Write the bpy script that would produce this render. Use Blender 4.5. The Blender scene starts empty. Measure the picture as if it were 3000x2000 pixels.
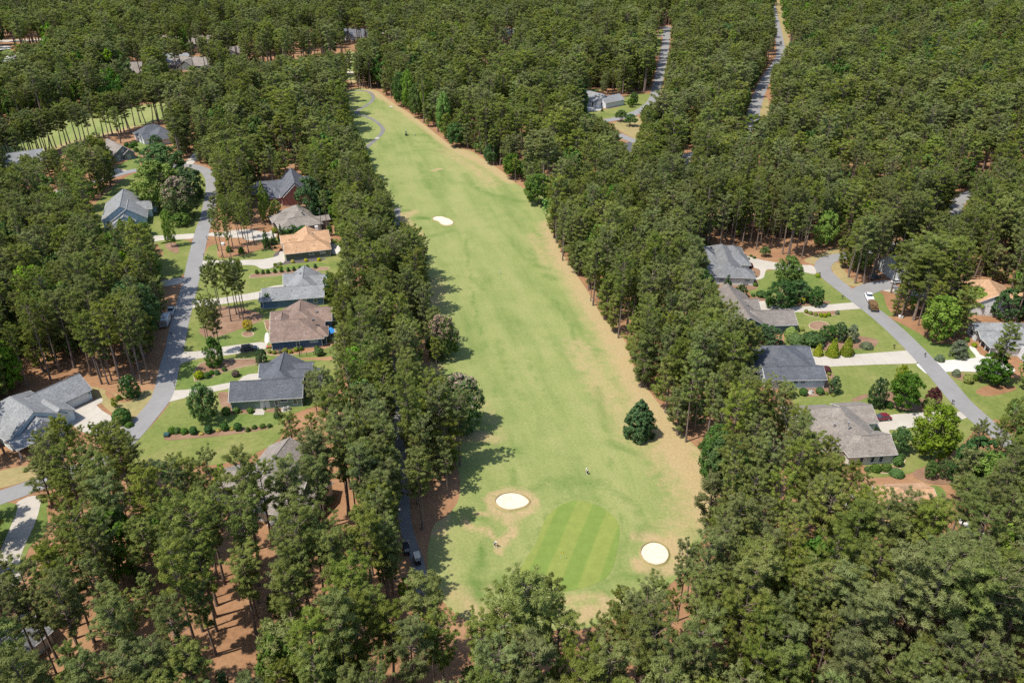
import bpy, bmesh, math, random
import numpy as np
from mathutils import Vector, Matrix
from mathutils.geometry import delaunay_2d_cdt
R = math.radians
SC = bpy.context.scene
COL = SC.collection

# ------------------------------------------------------------------ camera, sky, sun, exposure
CAM_H, PITCH, FPX = 112.6, R(29.2), 2323.0          # metres, tilt below the horizon, focal length in 3000-px units
cam_d = bpy.data.cameras.new('camera')
cam_d.sensor_width = 36.0
cam_d.lens = 36.0 * FPX / 3000.0
cam_d.clip_start, cam_d.clip_end = 1.0, 9000.0
cam = bpy.data.objects.new('camera', cam_d)
cam.location = (0, 0, CAM_H)
cam.rotation_euler = (R(90) - PITCH, 0, 0)
COL.objects.link(cam)
SC.camera = cam

SUN_EL, SUN_FROM = R(62), Vector((-0.90, -0.44))     # the sun stands to the left and a little behind the camera
world = bpy.data.worlds.new('World')
SC.world = world
world.use_nodes = True
wn = world.node_tree
sky = wn.nodes.new('ShaderNodeTexSky')
sky.sky_type = 'NISHITA'
sky.sun_disc = False
sky.sun_elevation = SUN_EL
sky.sun_rotation = math.atan2(SUN_FROM.x, SUN_FROM.y)
sky.air_density, sky.dust_density, sky.ozone_density = 1.0, 0.9, 1.0
wn.nodes['Background'].inputs[1].default_value = 0.145
wn.links.new(sky.outputs[0], wn.nodes['Background'].inputs[0])
sd = bpy.data.lights.new('sun', 'SUN')
sd.energy, sd.angle, sd.color = 4.0, R(0.53), (1.0, 0.945, 0.86)
sun = bpy.data.objects.new('sun', sd)
hv = SUN_FROM.normalized() * math.cos(SUN_EL)
sun.rotation_euler = Vector((hv.x, hv.y, math.sin(SUN_EL))).to_track_quat('Z', 'Y').to_euler()
sun.location = (-200, -100, 300)
COL.objects.link(sun)
SC.view_settings.view_transform = 'Standard'
SC.view_settings.look = 'None'
SC.view_settings.exposure = 0.7
SC.view_settings.gamma = 1.0
SC.view_settings.use_curve_mapping = False
SC.cycles.max_bounces = 6
SC.cycles.diffuse_bounces = 3
SC.cycles.transmission_bounces = 3
SC.cycles.use_denoising = False

# ------------------------------------------------------------------ survey: points read off the photograph, carried to the ground
SP, CP = math.sin(PITCH), math.cos(PITCH)
def G(px, py, z=0.0):
    u, v = (px - 1500) / FPX, (py - 1000) / FPX
    t = (z - CAM_H) / (-SP - v * CP)
    return Vector((t * u, t * (CP - v * SP)))
def PX(x, y, z):                                      # world -> survey pixel
    zc = z - CAM_H
    d = y * CP - zc * SP
    return 1500 + FPX * x / d, 1000 - FPX * (y * SP + zc * CP) / d
TL = dict(t1=(0, 0, 2.351), t2=(1000, 0, 2.351), t3=(2000, 0, 2.351), t4=(0, 667, 2.351), t5=(1000, 667, 2.351),
          t6=(2000, 667, 2.351), t7=(0, 1334, 2.352), t8=(1000, 1334, 2.352), t9=(2000, 1334, 2.352),
          r1=(640, 1020, 5.81), r2=(700, 770, 5.6), r3=(700, 480, 5.058), r4=(240, 530, 6.82), r5=(0, 1080, 5.6),
          r6=(430, 840, 5.6), r7=(540, 640, 7.128), r8=(280, 340, 6.03), m7=(1660, 220, 4.07), b8=(2350, 700, 3.36),
          r11=(2480, 1340, 2.488), s=(0, 0, 1))
def sv(t, *p):
    ox, oy, s = TL[t]
    return [(ox + p[i] / s, oy + p[i + 1] / s) for i in range(0, len(p), 2)]
def gw(pts, z=0.0):
    return [G(x, y, z) for x, y in pts]
def chaikin(p, n=2, closed=True):
    p = [Vector(q) for q in p]
    for _ in range(n):
        o = []
        m = len(p)
        if not closed: o.append(p[0])
        for i in range(m if closed else m - 1):
            a, b = p[i], p[(i + 1) % m]
            o += [a * .78 + b * .22, a * .22 + b * .78]
        if not closed: o.append(p[-1])
        p = o
    return p

# ------------------------------------------------------------------ properties and mesh helpers
def tag(o, label=None, cat=None, group=None, kind=None):
    if label: o['label'] = label
    if cat: o['category'] = cat
    if group: o['group'] = group
    if kind: o['kind'] = kind
    return o
def empty(name, loc, rz=0.0, sc=1.0):
    o = bpy.data.objects.new(name, None)
    o.location = loc
    o.rotation_euler = (0, 0, rz)
    o.scale = (sc, sc, sc) if not isinstance(sc, tuple) else sc
    o.empty_display_size = 0.2
    COL.objects.link(o)
    return o
def link(name, me, parent=None, loc=None):
    o = bpy.data.objects.new(name, me)
    if loc is not None: o.location = loc
    COL.objects.link(o)
    if parent is not None: o.parent = parent
    return o
class MB:
    def __init__(s): s.v, s.f, s.m = [], [], []
    def add(s, v, f, m=0):
        n = len(s.v)
        s.v += [tuple(p) for p in v]
        s.f += [tuple(i + n for i in q) for q in f]
        s.m += [m] * len(f)
        return s
    def box(s, x0, x1, y0, y1, z0, z1, m=0):
        v = [(x0, y0, z0), (x1, y0, z0), (x1, y1, z0), (x0, y1, z0), (x0, y0, z1), (x1, y0, z1), (x1, y1, z1), (x0, y1, z1)]
        return s.add(v, [(0, 3, 2, 1), (4, 5, 6, 7), (0, 1, 5, 4), (1, 2, 6, 5), (2, 3, 7, 6), (3, 0, 4, 7)], m)
    def bar(s, a, b, r, n=6, r2=None, m=0):
        a, b = Vector(a), Vector(b)
        r2 = r if r2 is None else r2
        d = (b - a).normalized()
        u = d.orthogonal().normalized()
        w = d.cross(u)
        v = []
        for c, q in ((a, r), (b, r2)):
            for i in range(n):
                t = 2 * math.pi * i / n
                v.append(c + u * math.cos(t) * q + w * math.sin(t) * q)
        f = [(i, (i + 1) % n, n + (i + 1) % n, n + i) for i in range(n)] + [tuple(range(n - 1, -1, -1)), tuple(range(n, 2 * n))]
        return s.add(v, f, m)
    def loft(s, rings, m=0, caps=True):
        n = len(rings[0])
        v = [p for r in rings for p in r]
        f = []
        for k in range(len(rings) - 1):
            for i in range(n):
                j = (i + 1) % n
                f.append((k * n + i, k * n + j, (k + 1) * n + j, (k + 1) * n + i))
        if caps: f += [tuple(range(n - 1, -1, -1)), tuple(range((len(rings) - 1) * n, len(rings) * n))]
        return s.add(v, f, m)
    def mesh(s, name, mats, smooth=False):
        me = bpy.data.meshes.new(name)
        me.from_pydata(s.v, [], s.f)
        for m in (mats if isinstance(mats, (list, tuple)) else [mats]): me.materials.append(m)
        if any(s.m): me.polygons.foreach_set('material_index', s.m)
        if smooth: me.polygons.foreach_set('use_smooth', [True] * len(me.polygons))
        me.update()
        return me
    def obj(s, name, mats, parent=None, loc=None, smooth=False):
        return link(name, s.mesh(name, mats, smooth), parent, loc)

# ------------------------------------------------------------------ materials
def newmat(name):
    m = bpy.data.materials.new(name)
    m.use_nodes = True
    nt = m.node_tree
    return m, nt, nt.nodes['Principled BSDF']
def col4(c): return (c[0], c[1], c[2], 1.0)
def N(nt, t, **kw):
    n = nt.nodes.new(t)
    for k, v in kw.items(): setattr(n, k, v)
    return n
def coords(nt, scale=(1, 1, 1), rotz=0.0, kind='pos'):
    mp = N(nt, 'ShaderNodeMapping')
    mp.inputs['Rotation'].default_value = (0, 0, rotz)
    m2 = N(nt, 'ShaderNodeMapping')
    m2.inputs['Scale'].default_value = scale
    nt.links.new(mp.outputs[0], m2.inputs[0])
    if kind == 'pos':
        g = N(nt, 'ShaderNodeNewGeometry')
        nt.links.new(g.outputs['Position'], mp.inputs[0])
    else:
        g = N(nt, 'ShaderNodeTexCoord')
        nt.links.new(g.outputs['Object'], mp.inputs[0])
    return m2.outputs[0]
def noise(nt, co, scale, detail=4, rough=.55):
    n = N(nt, 'ShaderNodeTexNoise')
    n.inputs['Scale'].default_value = scale
    n.inputs['Detail'].default_value = detail
    n.inputs['Roughness'].default_value = rough
    nt.links.new(co, n.inputs['Vector'])
    return n.outputs['Fac']
def ramp(nt, fac, stops):
    r = N(nt, 'ShaderNodeValToRGB')
    e = r.color_ramp.elements
    while len(e) < len(stops): e.new(0.5)
    for q, (p, c) in zip(e, stops):
        q.position = p
        q.color = col4(c) if not isinstance(c, (int, float)) else (c, c, c, 1)
    nt.links.new(fac, r.inputs[0])
    return r.outputs[0]
def mix(nt, fac, a, b, mode='MIX'):
    n = N(nt, 'ShaderNodeMix', data_type='RGBA', blend_type=mode)
    for s, v in ((n.inputs[0], fac), (n.inputs[6], a), (n.inputs[7], b)):
        if isinstance(v, (int, float)): s.default_value = v
        elif isinstance(v, tuple): s.default_value = col4(v)
        else: nt.links.new(v, s)
    return n.outputs[2]
def bump(nt, b, h, strength=.4, dist=.05):
    n = N(nt, 'ShaderNodeBump')
    n.inputs['Strength'].default_value = strength
    n.inputs['Distance'].default_value = dist
    nt.links.new(h, n.inputs['Height'])
    nt.links.new(n.outputs[0], b.inputs['Normal'])
def mathn(nt, op, a, b=None, clamp=False):
    n = N(nt, 'ShaderNodeMath', operation=op, use_clamp=clamp)
    for i, v in enumerate((a, b)):
        if v is None: continue
        if isinstance(v, (int, float)): n.inputs[i].default_value = v
        else: nt.links.new(v, n.inputs[i])
    return n.outputs[0]
def plain(name, c, rough=.5, metal=0.0, spec=.5):
    m, nt, b = newmat(name)
    co = coords(nt, kind='obj')
    f = noise(nt, co, 2.3, 5)
    nt.links.new(ramp(nt, f, [(.3, tuple(x * .86 for x in c)), (.7, tuple(min(1, x * 1.1) for x in c))]), b.inputs['Base Color'])
    b.inputs['Roughness'].default_value = rough
    b.inputs['Metallic'].default_value = metal
    b.inputs['Specular IOR Level'].default_value = spec
    return m
def ground_mat(name, a, b_, c, big=.05, fine=1.3, rough=.95, bs=.5, bd=.08, stretch=None, rot=0.0):
    a, b_, c = (tuple(x * .72 for x in q) for q in (a, b_, c))
    m, nt, b = newmat(name)
    co = coords(nt)
    f1 = noise(nt, co, big, 5, .62)
    k = ramp(nt, f1, [(.34, a), (.5, b_), (.66, c)])
    f2 = noise(nt, co, fine, 6, .7)
    k = mix(nt, .55, k, ramp(nt, f2, [(.25, tuple(x * .55 for x in b_)), (.5, b_), (.8, tuple(min(1, x * 1.45) for x in b_))]))
    if stretch:
        f3 = noise(nt, coords(nt, stretch, rot), 1.0, 4, .6)
        k = mix(nt, ramp(nt, f3, [(.42, 0.0), (.62, .6)]), k, c)
    nt.links.new(k, b.inputs['Base Color'])
    b.inputs['Roughness'].default_value = rough
    b.inputs['Specular IOR Level'].default_value = .15
    bump(nt, b, f2, bs, bd)
    return m
M = {}
M['straw'] = ground_mat('pine_straw', (.21, .105, .052), (.35, .19, .098), (.46, .285, .155), .07, 1.1, bs=.8, bd=.12)
M['lawn'] = ground_mat('lawn_grass', (.10, .165, .032), (.205, .235, .062), (.34, .30, .12), .085, .9, bs=.5)
M['lawn_lush'] = ground_mat('lush_lawn_grass', (.105, .17, .035), (.165, .22, .052), (.255, .27, .088), .11, .9, bs=.5)
M['verge'] = ground_mat('dry_verge_grass', (.24, .24, .09), (.36, .29, .13), (.46, .33, .17), .12, .8, bs=.5)
M['mulch'] = ground_mat('garden_mulch', (.19, .105, .065), (.29, .175, .11), (.40, .27, .18), .2, 2.2, bs=.8)
M['dark_mulch'] = ground_mat('dark_garden_mulch', (.10, .085, .08), (.145, .12, .11), (.2, .17, .15), .3, 2.2, bs=.8)
M['sand'] = ground_mat('bunker_sand', (.68, .58, .43), (.76, .66, .51), (.83, .74, .60), .4, 1.5, bs=.35, bd=.06)
M['dirt'] = ground_mat('bare_dirt', (.42, .28, .17), (.52, .36, .22), (.6, .45, .3), .2, 1.2, bs=.5)
def paving_mat(name, c, j=3.0, jd=.8, lo=.85, hi=1.1, streak=0.0):
    c = tuple(x * .7 for x in c)
    m, nt, b = newmat(name)
    co = coords(nt)
    f = noise(nt, co, .16, 6, .65)
    k = ramp(nt, f, [(.3, tuple(x * lo for x in c)), (.72, tuple(min(1, x * hi) for x in c))])
    f2 = noise(nt, co, 2.6, 5, .7)
    k = mix(nt, .25, k, ramp(nt, f2, [(.3, tuple(x * .78 for x in c)), (.7, tuple(min(1, x * 1.15) for x in c))]))
    f3 = noise(nt, co, .6, 3, .5)
    k = mix(nt, ramp(nt, f3, [(.56, 0.0), (.75, .3)]), k, tuple(x * .75 for x in c))
    nt.links.new(k, b.inputs['Base Color'])
    b.inputs['Roughness'].default_value = .9
    b.inputs['Specular IOR Level'].default_value = .25
    bump(nt, b, f2, .25, .02)
    return m
M['asphalt'] = paving_mat('weathered_asphalt', (.31, .302, .292))
M['cart_asphalt'] = paving_mat('cart_path_asphalt', (.26, .245, .225), lo=.7)
M['concrete'] = paving_mat('driveway_concrete', (.56, .51, .43))
M['concrete_new'] = paving_mat('new_white_concrete', (.70, .67, .60))
M['joint'] = plain('concrete_joint', (.30, .27, .23), .9)
M['edging'] = plain('stone_edging', (.52, .42, .30), .9)

# fairway: streaked along the hole, dry tan and lush green where the attributes say so
AX = math.atan2(*(G(1600, 1400) - G(1120, 330)).yx)
def turf(name, pale, mid, deep, tan):
    m, nt, b = newmat(name)
    co = coords(nt)
    st = coords(nt, (.018, .11, 1), -AX)
    f1 = noise(nt, st, 1.0, 6, .62)
    k = ramp(nt, f1, [(.36, deep), (.46, mid), (.56, pale), (.68, tuple(np.array(pale) * .6 + np.array(tan) * .4))])
    f2 = noise(nt, co, .11, 6, .6)
    k = mix(nt, .45, k, ramp(nt, f2, [(.3, deep), (.5, mid), (.7, pale)]))
    f4 = noise(nt, coords(nt, (.25, .04, 1), -AX), 1.6, 5, .65)
    k = mix(nt, ramp(nt, f4, [(.55, 0.0), (.75, .35)]), k, tuple(np.array(pale) * .75 + np.array(tan) * .25))
    def att(n):
        a = N(nt, 'ShaderNodeAttribute')
        a.attribute_name = n
        return a.outputs['Fac']
    f5 = noise(nt, co, .35, 6, .7)
    def thr(n, gain):
        q = mathn(nt, 'ADD', att(n), mathn(nt, 'MULTIPLY', mathn(nt, 'SUBTRACT', f5, .5), gain))
        return ramp(nt, q, [(.2, 0.0), (.85, .9)])
    k = mix(nt, thr('dry', 1.6), k, mix(nt, f2, tan, tuple(np.array(tan) * np.array((1.12, .98, .95)))))
    k = mix(nt, thr('lush', 1.0), k, tuple(np.array(deep) * np.array((.72, .88, .7))))
    f3 = noise(nt, co, 1.7, 6, .75)
    k = mix(nt, 1.0, k, ramp(nt, f3, [(.25, .74), (.75, 1.25)]), 'MULTIPLY')
    nt.links.new(k, b.inputs['Base Color'])
    b.inputs['Roughness'].default_value = .95
    b.inputs['Specular IOR Level'].default_value = .12
    bump(nt, b, f3, .5, .06)
    return m
M['turf'] = turf('fairway_turf', (.235, .245, .088), (.185, .215, .068), (.125, .17, .045), (.315, .25, .13))
def green_mat():
    m, nt, b = newmat('putting_green_turf')
    a = G(1604, 1678); c = G(1680, 1504)
    ang = math.atan2(c.y - a.y, c.x - a.x)
    st = coords(nt, (1, 1, 1), -ang + math.pi / 2)
    w = N(nt, 'ShaderNodeTexWave', wave_type='BANDS', bands_direction='X')
    w.inputs['Scale'].default_value = .047
    w.inputs['Distortion'].default_value = .35
    w.inputs['Detail'].default_value = 1
    nt.links.new(st, w.inputs['Vector'])
    k = ramp(nt, w.outputs['Fac'], [(.38, (.138, .192, .038)), (.62, (.18, .212, .047))])
    f = noise(nt, coords(nt), .5, 6, .7)
    k = mix(nt, 1.0, k, ramp(nt, f, [(.3, .88), (.7, 1.12)]), 'MULTIPLY')
    nt.links.new(k, b.inputs['Base Color'])
    b.inputs['Roughness'].default_value = .9
    b.inputs['Specular IOR Level'].default_value = .2
    return m
M['green'] = green_mat()

def shingle(name, c):
    c = tuple(x * .85 for x in c)
    m, nt, b = newmat(name)
    co = coords(nt, kind='obj')
    v = N(nt, 'ShaderNodeTexVoronoi')
    v.inputs['Scale'].default_value = 3.2
    nt.links.new(coords(nt, (1, 1, 1.9), kind='obj'), v.inputs['Vector'])
    sep = N(nt, 'ShaderNodeSeparateColor')
    nt.links.new(v.outputs['Color'], sep.inputs[0])
    k = ramp(nt, sep.outputs[0], [(0.0, tuple(x * .8 for x in c)), (.5, c), (1.0, tuple(min(1, x * 1.24) for x in c))])
    f = noise(nt, co, .35, 5, .6)
    k = mix(nt, 1.0, k, ramp(nt, f, [(.3, .82), (.7, 1.15)]), 'MULTIPLY')
    w = N(nt, 'ShaderNodeTexWave', wave_type='BANDS', bands_direction='Z')
    w.inputs['Scale'].default_value = 2.2
    w.inputs['Distortion'].default_value = .4
    nt.links.new(co, w.inputs['Vector'])
    k = mix(nt, 1.0, k, ramp(nt, w.outputs['Fac'], [(.1, .86), (.5, 1.04)]), 'MULTIPLY')
    nt.links.new(k, b.inputs['Base Color'])
    b.inputs['Roughness'].default_value = .92
    b.inputs['Specular IOR Level'].default_value = .2
    bump(nt, b, w.outputs['Fac'], .4, .03)
    return m
def siding(name, c):
    c = tuple(min(.62, x * 1.2) for x in c)
    m, nt, b = newmat(name)
    co = coords(nt, kind='obj')
    w = N(nt, 'ShaderNodeTexWave', wave_type='BANDS', bands_direction='Z', wave_profile='SAW')
    w.inputs['Scale'].default_value = 1.6
    nt.links.new(co, w.inputs['Vector'])
    k = ramp(nt, w.outputs['Fac'], [(0.0, tuple(x * .72 for x in c)), (.2, c), (1.0, tuple(min(1, x * 1.08) for x in c))])
    f = noise(nt, co, .7, 4)
    k = mix(nt, 1.0, k, ramp(nt, f, [(.3, .9), (.7, 1.08)]), 'MULTIPLY')
    nt.links.new(k, b.inputs['Base Color'])
    b.inputs['Roughness'].default_value = .7
    bump(nt, b, w.outputs['Fac'], .5, .03)
    return m
def brick(name, c):
    m, nt, b = newmat(name)
    t = N(nt, 'ShaderNodeTexBrick')
    t.inputs['Scale'].default_value = 4.0
    t.inputs['Color1'].default_value = col4(c)
    t.inputs['Color2'].default_value = col4(tuple(x * .75 for x in c))
    t.inputs['Mortar'].default_value = (.34, .27, .23, 1)
    t.inputs['Mortar Size'].default_value = .018
    g = N(nt, 'ShaderNodeTexCoord')
    sp = N(nt, 'ShaderNodeSeparateXYZ'); cb = N(nt, 'ShaderNodeCombineXYZ')
    nt.links.new(g.outputs['Object'], sp.inputs[0])
    nt.links.new(mathn(nt, 'ADD', sp.outputs[0], sp.outputs[1]), cb.inputs[0])
    nt.links.new(sp.outputs[2], cb.inputs[1])
    nt.links.new(cb.outputs[0], t.inputs['Vector'])
    nt.links.new(t.outputs['Color'], b.inputs['Base Color'])
    b.inputs['Roughness'].default_value = .85
    return m
M['roof_dark'] = shingle('dark_grey_shingles', (.105, .112, .125))
M['roof_light'] = shingle('light_grey_shingles', (.24, .245, .245))
M['roof_brown'] = shingle('brown_shingles', (.225, .16, .128))
M['roof_tan'] = shingle('tan_orange_shingles', (.46, .285, .165))
M['roof_taupe'] = shingle('taupe_shingles', (.245, .215, .185))
M['roof_greige'] = shingle('weathered_brown_grey_shingles', (.205, .18, .158))
M['roof_grey'] = shingle('mid_grey_shingles', (.185, .188, .19))
M['roof_slate'] = shingle('slate_grey_shingles', (.13, .135, .15))
M['wall_green'] = siding('sage_green_siding', (.16, .22, .165))
M['wall_navy'] = siding('navy_blue_siding', (.045, .085, .14))
M['wall_steel'] = siding('steel_blue_siding', (.075, .12, .17))
M['wall_olive'] = siding('olive_brown_siding', (.105, .105, .075))
M['wall_brown'] = siding('brown_siding', (.15, .115, .085))
M['wall_white'] = siding('white_siding', (.70, .70, .67))
M['wall_cream'] = siding('cream_siding', (.60, .55, .46))
M['wall_blue'] = siding('pale_blue_siding', (.30, .40, .46))
M['wall_paleblue'] = siding('powder_blue_siding', (.45, .52, .58))
M['wall_grey'] = siding('grey_siding', (.36, .37, .36))
M['wall_slate'] = siding('dark_slate_siding', (.13, .15, .14))
M['wall_teal'] = siding('dark_teal_siding', (.10, .145, .15))
M['brick'] = brick('red_brick', (.30, .085, .052))
M['trim'] = plain('white_trim', (.62, .61, .575), .55)
M['dark_trim'] = plain('dark_trim', (.12, .115, .11), .6)
M['metal'] = plain('grey_metal', (.42, .43, .44), .4, .6)
M['black'] = plain('black_paint', (.02, .02, .022), .4)
M['rubber'] = plain('tyre_rubber', (.025, .025, .026), .85)
M['glass'] = plain('window_glass', (.035, .045, .052), .08, 0, .8)
M['glass_painted_reflection'] = plain('window_glass_painted_reflection', (.22, .26, .27), .1, 0, .8)  # paler base colour stands in for light reflected off the pane
M['wood'] = plain('weathered_deck_wood', (.30, .27, .245), .85)
M['bark'] = None

def bark_mat(name, a, b_):
    m, nt, b = newmat(name)
    f = noise(nt, coords(nt, (3, 3, .8), kind='obj'), 2.0, 5, .65)
    nt.links.new(ramp(nt, f, [(.3, a), (.7, b_)]), b.inputs['Base Color'])
    b.inputs['Roughness'].default_value = .95
    b.inputs['Specular IOR Level'].default_value = .1
    return m
M['bark'] = bark_mat('pine_bark', (.105, .075, .058), (.25, .195, .16))
M['bark2'] = bark_mat('hardwood_bark', (.09, .075, .06), (.20, .17, .14))
def leaf_mat(name, dark, mid, light, var=.17, transl=.34, accent=None, huevar=.02):
    """accent: colour of blossom or new growth, on faces whose tint attribute is above 1"""
    m, nt, b = newmat(name)
    a = N(nt, 'ShaderNodeAttribute'); a.attribute_name = 'tint'
    k = ramp(nt, a.outputs['Fac'], [(0.0, dark), (.5, mid), (1.0, light)])
    if accent:
        k = mix(nt, mathn(nt, 'GREATER_THAN', a.outputs['Fac'], 1.2), k, accent)
    oi = N(nt, 'ShaderNodeObjectInfo')
    h = N(nt, 'ShaderNodeHueSaturation')
    nt.links.new(mathn(nt, 'ADD', mathn(nt, 'MULTIPLY', oi.outputs['Random'], huevar * 2), .5 - huevar), h.inputs['Hue'])
    r2 = mathn(nt, 'FRACT', mathn(nt, 'MULTIPLY', oi.outputs['Random'], 37.7))
    fs = noise(nt, oi.outputs['Location'], .022, 3, .6)
    val = mathn(nt, 'ADD', mathn(nt, 'MULTIPLY', r2, var * 2), 1 - var)
    nt.links.new(mathn(nt, 'MULTIPLY', val, mathn(nt, 'ADD', mathn(nt, 'MULTIPLY', fs, .7), .65)), h.inputs['Value'])
    r3 = mathn(nt, 'FRACT', mathn(nt, 'MULTIPLY', oi.outputs['Random'], 91.3))
    nt.links.new(mathn(nt, 'ADD', mathn(nt, 'MULTIPLY', r3, .3), .82), h.inputs['Saturation'])
    nt.links.new(k, h.inputs['Color'])
    nt.links.new(h.outputs[0], b.inputs['Base Color'])
    b.inputs['Roughness'].default_value = .75
    b.inputs['Specular IOR Level'].default_value = .1
    t = N(nt, 'ShaderNodeBsdfTranslucent')
    nt.links.new(mix(nt, 1.0, h.outputs[0], (1.0, 1.05, .6), 'MULTIPLY'), t.inputs['Color'])
    mx = N(nt, 'ShaderNodeMixShader')
    mx.inputs[0].default_value = transl
    nt.links.new(b.outputs[0], mx.inputs[1])
    nt.links.new(t.outputs[0], mx.inputs[2])
    nt.links.new(mx.outputs[0], nt.nodes['Material Output'].inputs['Surface'])
    return m
M['pine'] = leaf_mat('pine_needles', (.122, .152, .034), (.188, .218, .054), (.262, .286, .084), transl=.40, var=.20, huevar=.014)
M['leaf'] = leaf_mat('green_leaves', (.05, .105, .02), (.085, .16, .03), (.135, .215, .045))
M['leaf_bright'] = leaf_mat('bright_green_leaves', (.10, .19, .022), (.165, .275, .034), (.24, .345, .05))
M['leaf_dark'] = leaf_mat('dark_evergreen_leaves', (.03, .075, .02), (.052, .115, .03), (.085, .16, .045), transl=.25)
M['leaf_blossom'] = leaf_mat('blossoming_leaves', (.055, .105, .025), (.09, .155, .036), (.14, .19, .055), accent=(.34, .24, .19))
M['leaf_magnolia'] = leaf_mat('magnolia_leaves', (.03, .072, .02), (.055, .105, .03), (.10, .15, .05), accent=(.75, .68, .5))
M['leaf_yellow'] = leaf_mat('golden_leaves', (.34, .30, .02), (.52, .44, .03), (.62, .54, .07))
M['leaf_lime'] = leaf_mat('lime_leaves', (.15, .20, .02), (.23, .28, .03), (.31, .35, .05))
M['leaf_red'] = leaf_mat('dark_red_leaves', (.055, .012, .016), (.11, .022, .03), (.17, .04, .05))
M['leaf_scarlet'] = leaf_mat('scarlet_leaves', (.30, .02, .03), (.42, .03, .05), (.5, .06, .08))
M['leaf_grey'] = leaf_mat('grey_green_leaves', (.10, .13, .075), (.15, .185, .105), (.21, .25, .15))
M['leaf_brown'] = leaf_mat('purple_brown_leaves', (.07, .05, .04), (.12, .085, .065), (.17, .13, .1))
M['dead'] = leaf_mat('grey_bare_twigs', (.22, .19, .165), (.30, .26, .23), (.36, .32, .28), transl=.1)

# ------------------------------------------------------------------ ground sheets
NOBUILD = []                                       # survey polygons where no forest tree may root
def tri_sheet(poly, z):
    n = len(poly)
    vs, es, fs, *_ = delaunay_2d_cdt([Vector((p.x, p.y)) for p in poly], [], [list(range(n))], 1, 1e-4)
    return [(v.x, v.y, z) for v in vs], [tuple(f) for f in fs]
def sheet(name, pts, z, mat, label, cat, smooth=2, kind='structure', group=None, block=True, parent=None):
    if block: NOBUILD.append(pts)
    w = gw(pts)
    if smooth: w = chaikin(w, smooth)
    v, f = tri_sheet(w, z)
    me = bpy.data.meshes.new(name)
    me.from_pydata(v, [], f)
    me.materials.append(mat)
    o = link(name, me, parent)
    if parent is None: tag(o, label, cat, group, kind)
    return o
def ribbon_pts(pts, width, n=3):
    c = chaikin(gw(pts), n, False)
    L, Rr = [], []
    for i, p in enumerate(c):
        d = (c[min(i + 1, len(c) - 1)] - c[max(i - 1, 0)]).normalized()
        q = Vector((-d.y, d.x)) * width * .5
        L.append(p + q); Rr.append(p - q)
    return c, L, Rr
ROADLINES = []
def road(name, pts, width, z, mat, label, cat='road'):
    c, L, Rr = ribbon_pts(pts, width)
    ROADLINES.append((c, width))
    v = [(p.x, p.y, z) for p in L] + [(p.x, p.y, z) for p in Rr]
    n = len(L)
    f = [(i, i + n, i + n + 1, i + 1) for i in range(n - 1)]
    me = bpy.data.meshes.new(name)
    me.from_pydata(v, [], f)
    me.materials.append(mat)
    o = link(name, me)
    return tag(o, label, cat, None, 'structure')

gm = MB().add([(-4000, -1500, 0), (4000, -1500, 0), (4000, 7000, 0), (-4000, 7000, 0)], [(0, 1, 2, 3)])
tag(gm.obj('ground', M['straw']), 'orange brown pine straw ground under the woods', 'ground', kind='structure')

FAIR = (sv('s', 1026, 258, 1098, 259) + sv('t2', 340, 700, 470, 780, 560, 850, 700, 960, 760, 1010, 900, 1040, 1000, 1110, 1110, 1180, 1230, 1290, 1440, 1370, 1520, 1450)
        + sv('t5', 1490, 50, 1500, 150, 1570, 250, 1700, 440, 1810, 640, 1960, 770, 2020, 990, 2160, 1180, 2310, 1360)
        + sv('s', 2010, 1284, 2085, 1345, 2106, 1400, 2102, 1474, 2070, 1547, 2044, 1606, 1990, 1690, 1900, 1760, 1790, 1815, 1700, 1850, 1400, 1835, 1320, 1790, 1265, 1720, 1248, 1640,
              1262, 1560, 1275, 1530, 1306, 1515, 1345, 1470, 1350, 1400, 1330, 1340, 1318, 1296, 1290, 1230, 1262, 1120, 1258, 1075, 1262, 1000, 1258, 888, 1245, 795, 1215, 710, 1170, 660, 1140, 600,
              1105, 544, 1070, 470, 1050, 434, 1022, 383, 1005, 320, 1005, 281))
NOBUILD.append([(x + (24 if x < 1345 and 560 < y < 1500 else -18 if x > 1450 and y > 560 else 0), y) for x, y in FAIR])
def seg_d(P, a, b):
    ab = b - a
    t = np.clip(((P - a) @ ab) / (ab @ ab + 1e-9), 0, 1)
    return np.linalg.norm(P - (a + t[:, None] * ab), axis=1)
def stroke(P, acc, pts, wid, amt=1.0):
    w = [np.array(q) for q in gw(pts)]
    d = np.full(len(P), 1e9)
    for a, b in zip(w[:-1], w[1:]): d = np.minimum(d, seg_d(P, a, b))
    np.maximum(acc, amt * np.clip(1.25 - d / wid, 0, 1), out=acc)
def inside(P, poly):
    x, y = P[:, 0], P[:, 1]
    r = np.zeros(len(P), bool)
    n = len(poly)
    for i in range(n):
        x1, y1 = poly[i][0], poly[i][1]
        x2, y2 = poly[(i + 1) % n][0], poly[(i + 1) % n][1]
        if y1 == y2: continue
        c = ((y1 > y) != (y2 > y)) & (x < (x2 - x1) * (y - y1) / (y2 - y1) + x1)
        r ^= c
    return r
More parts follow.
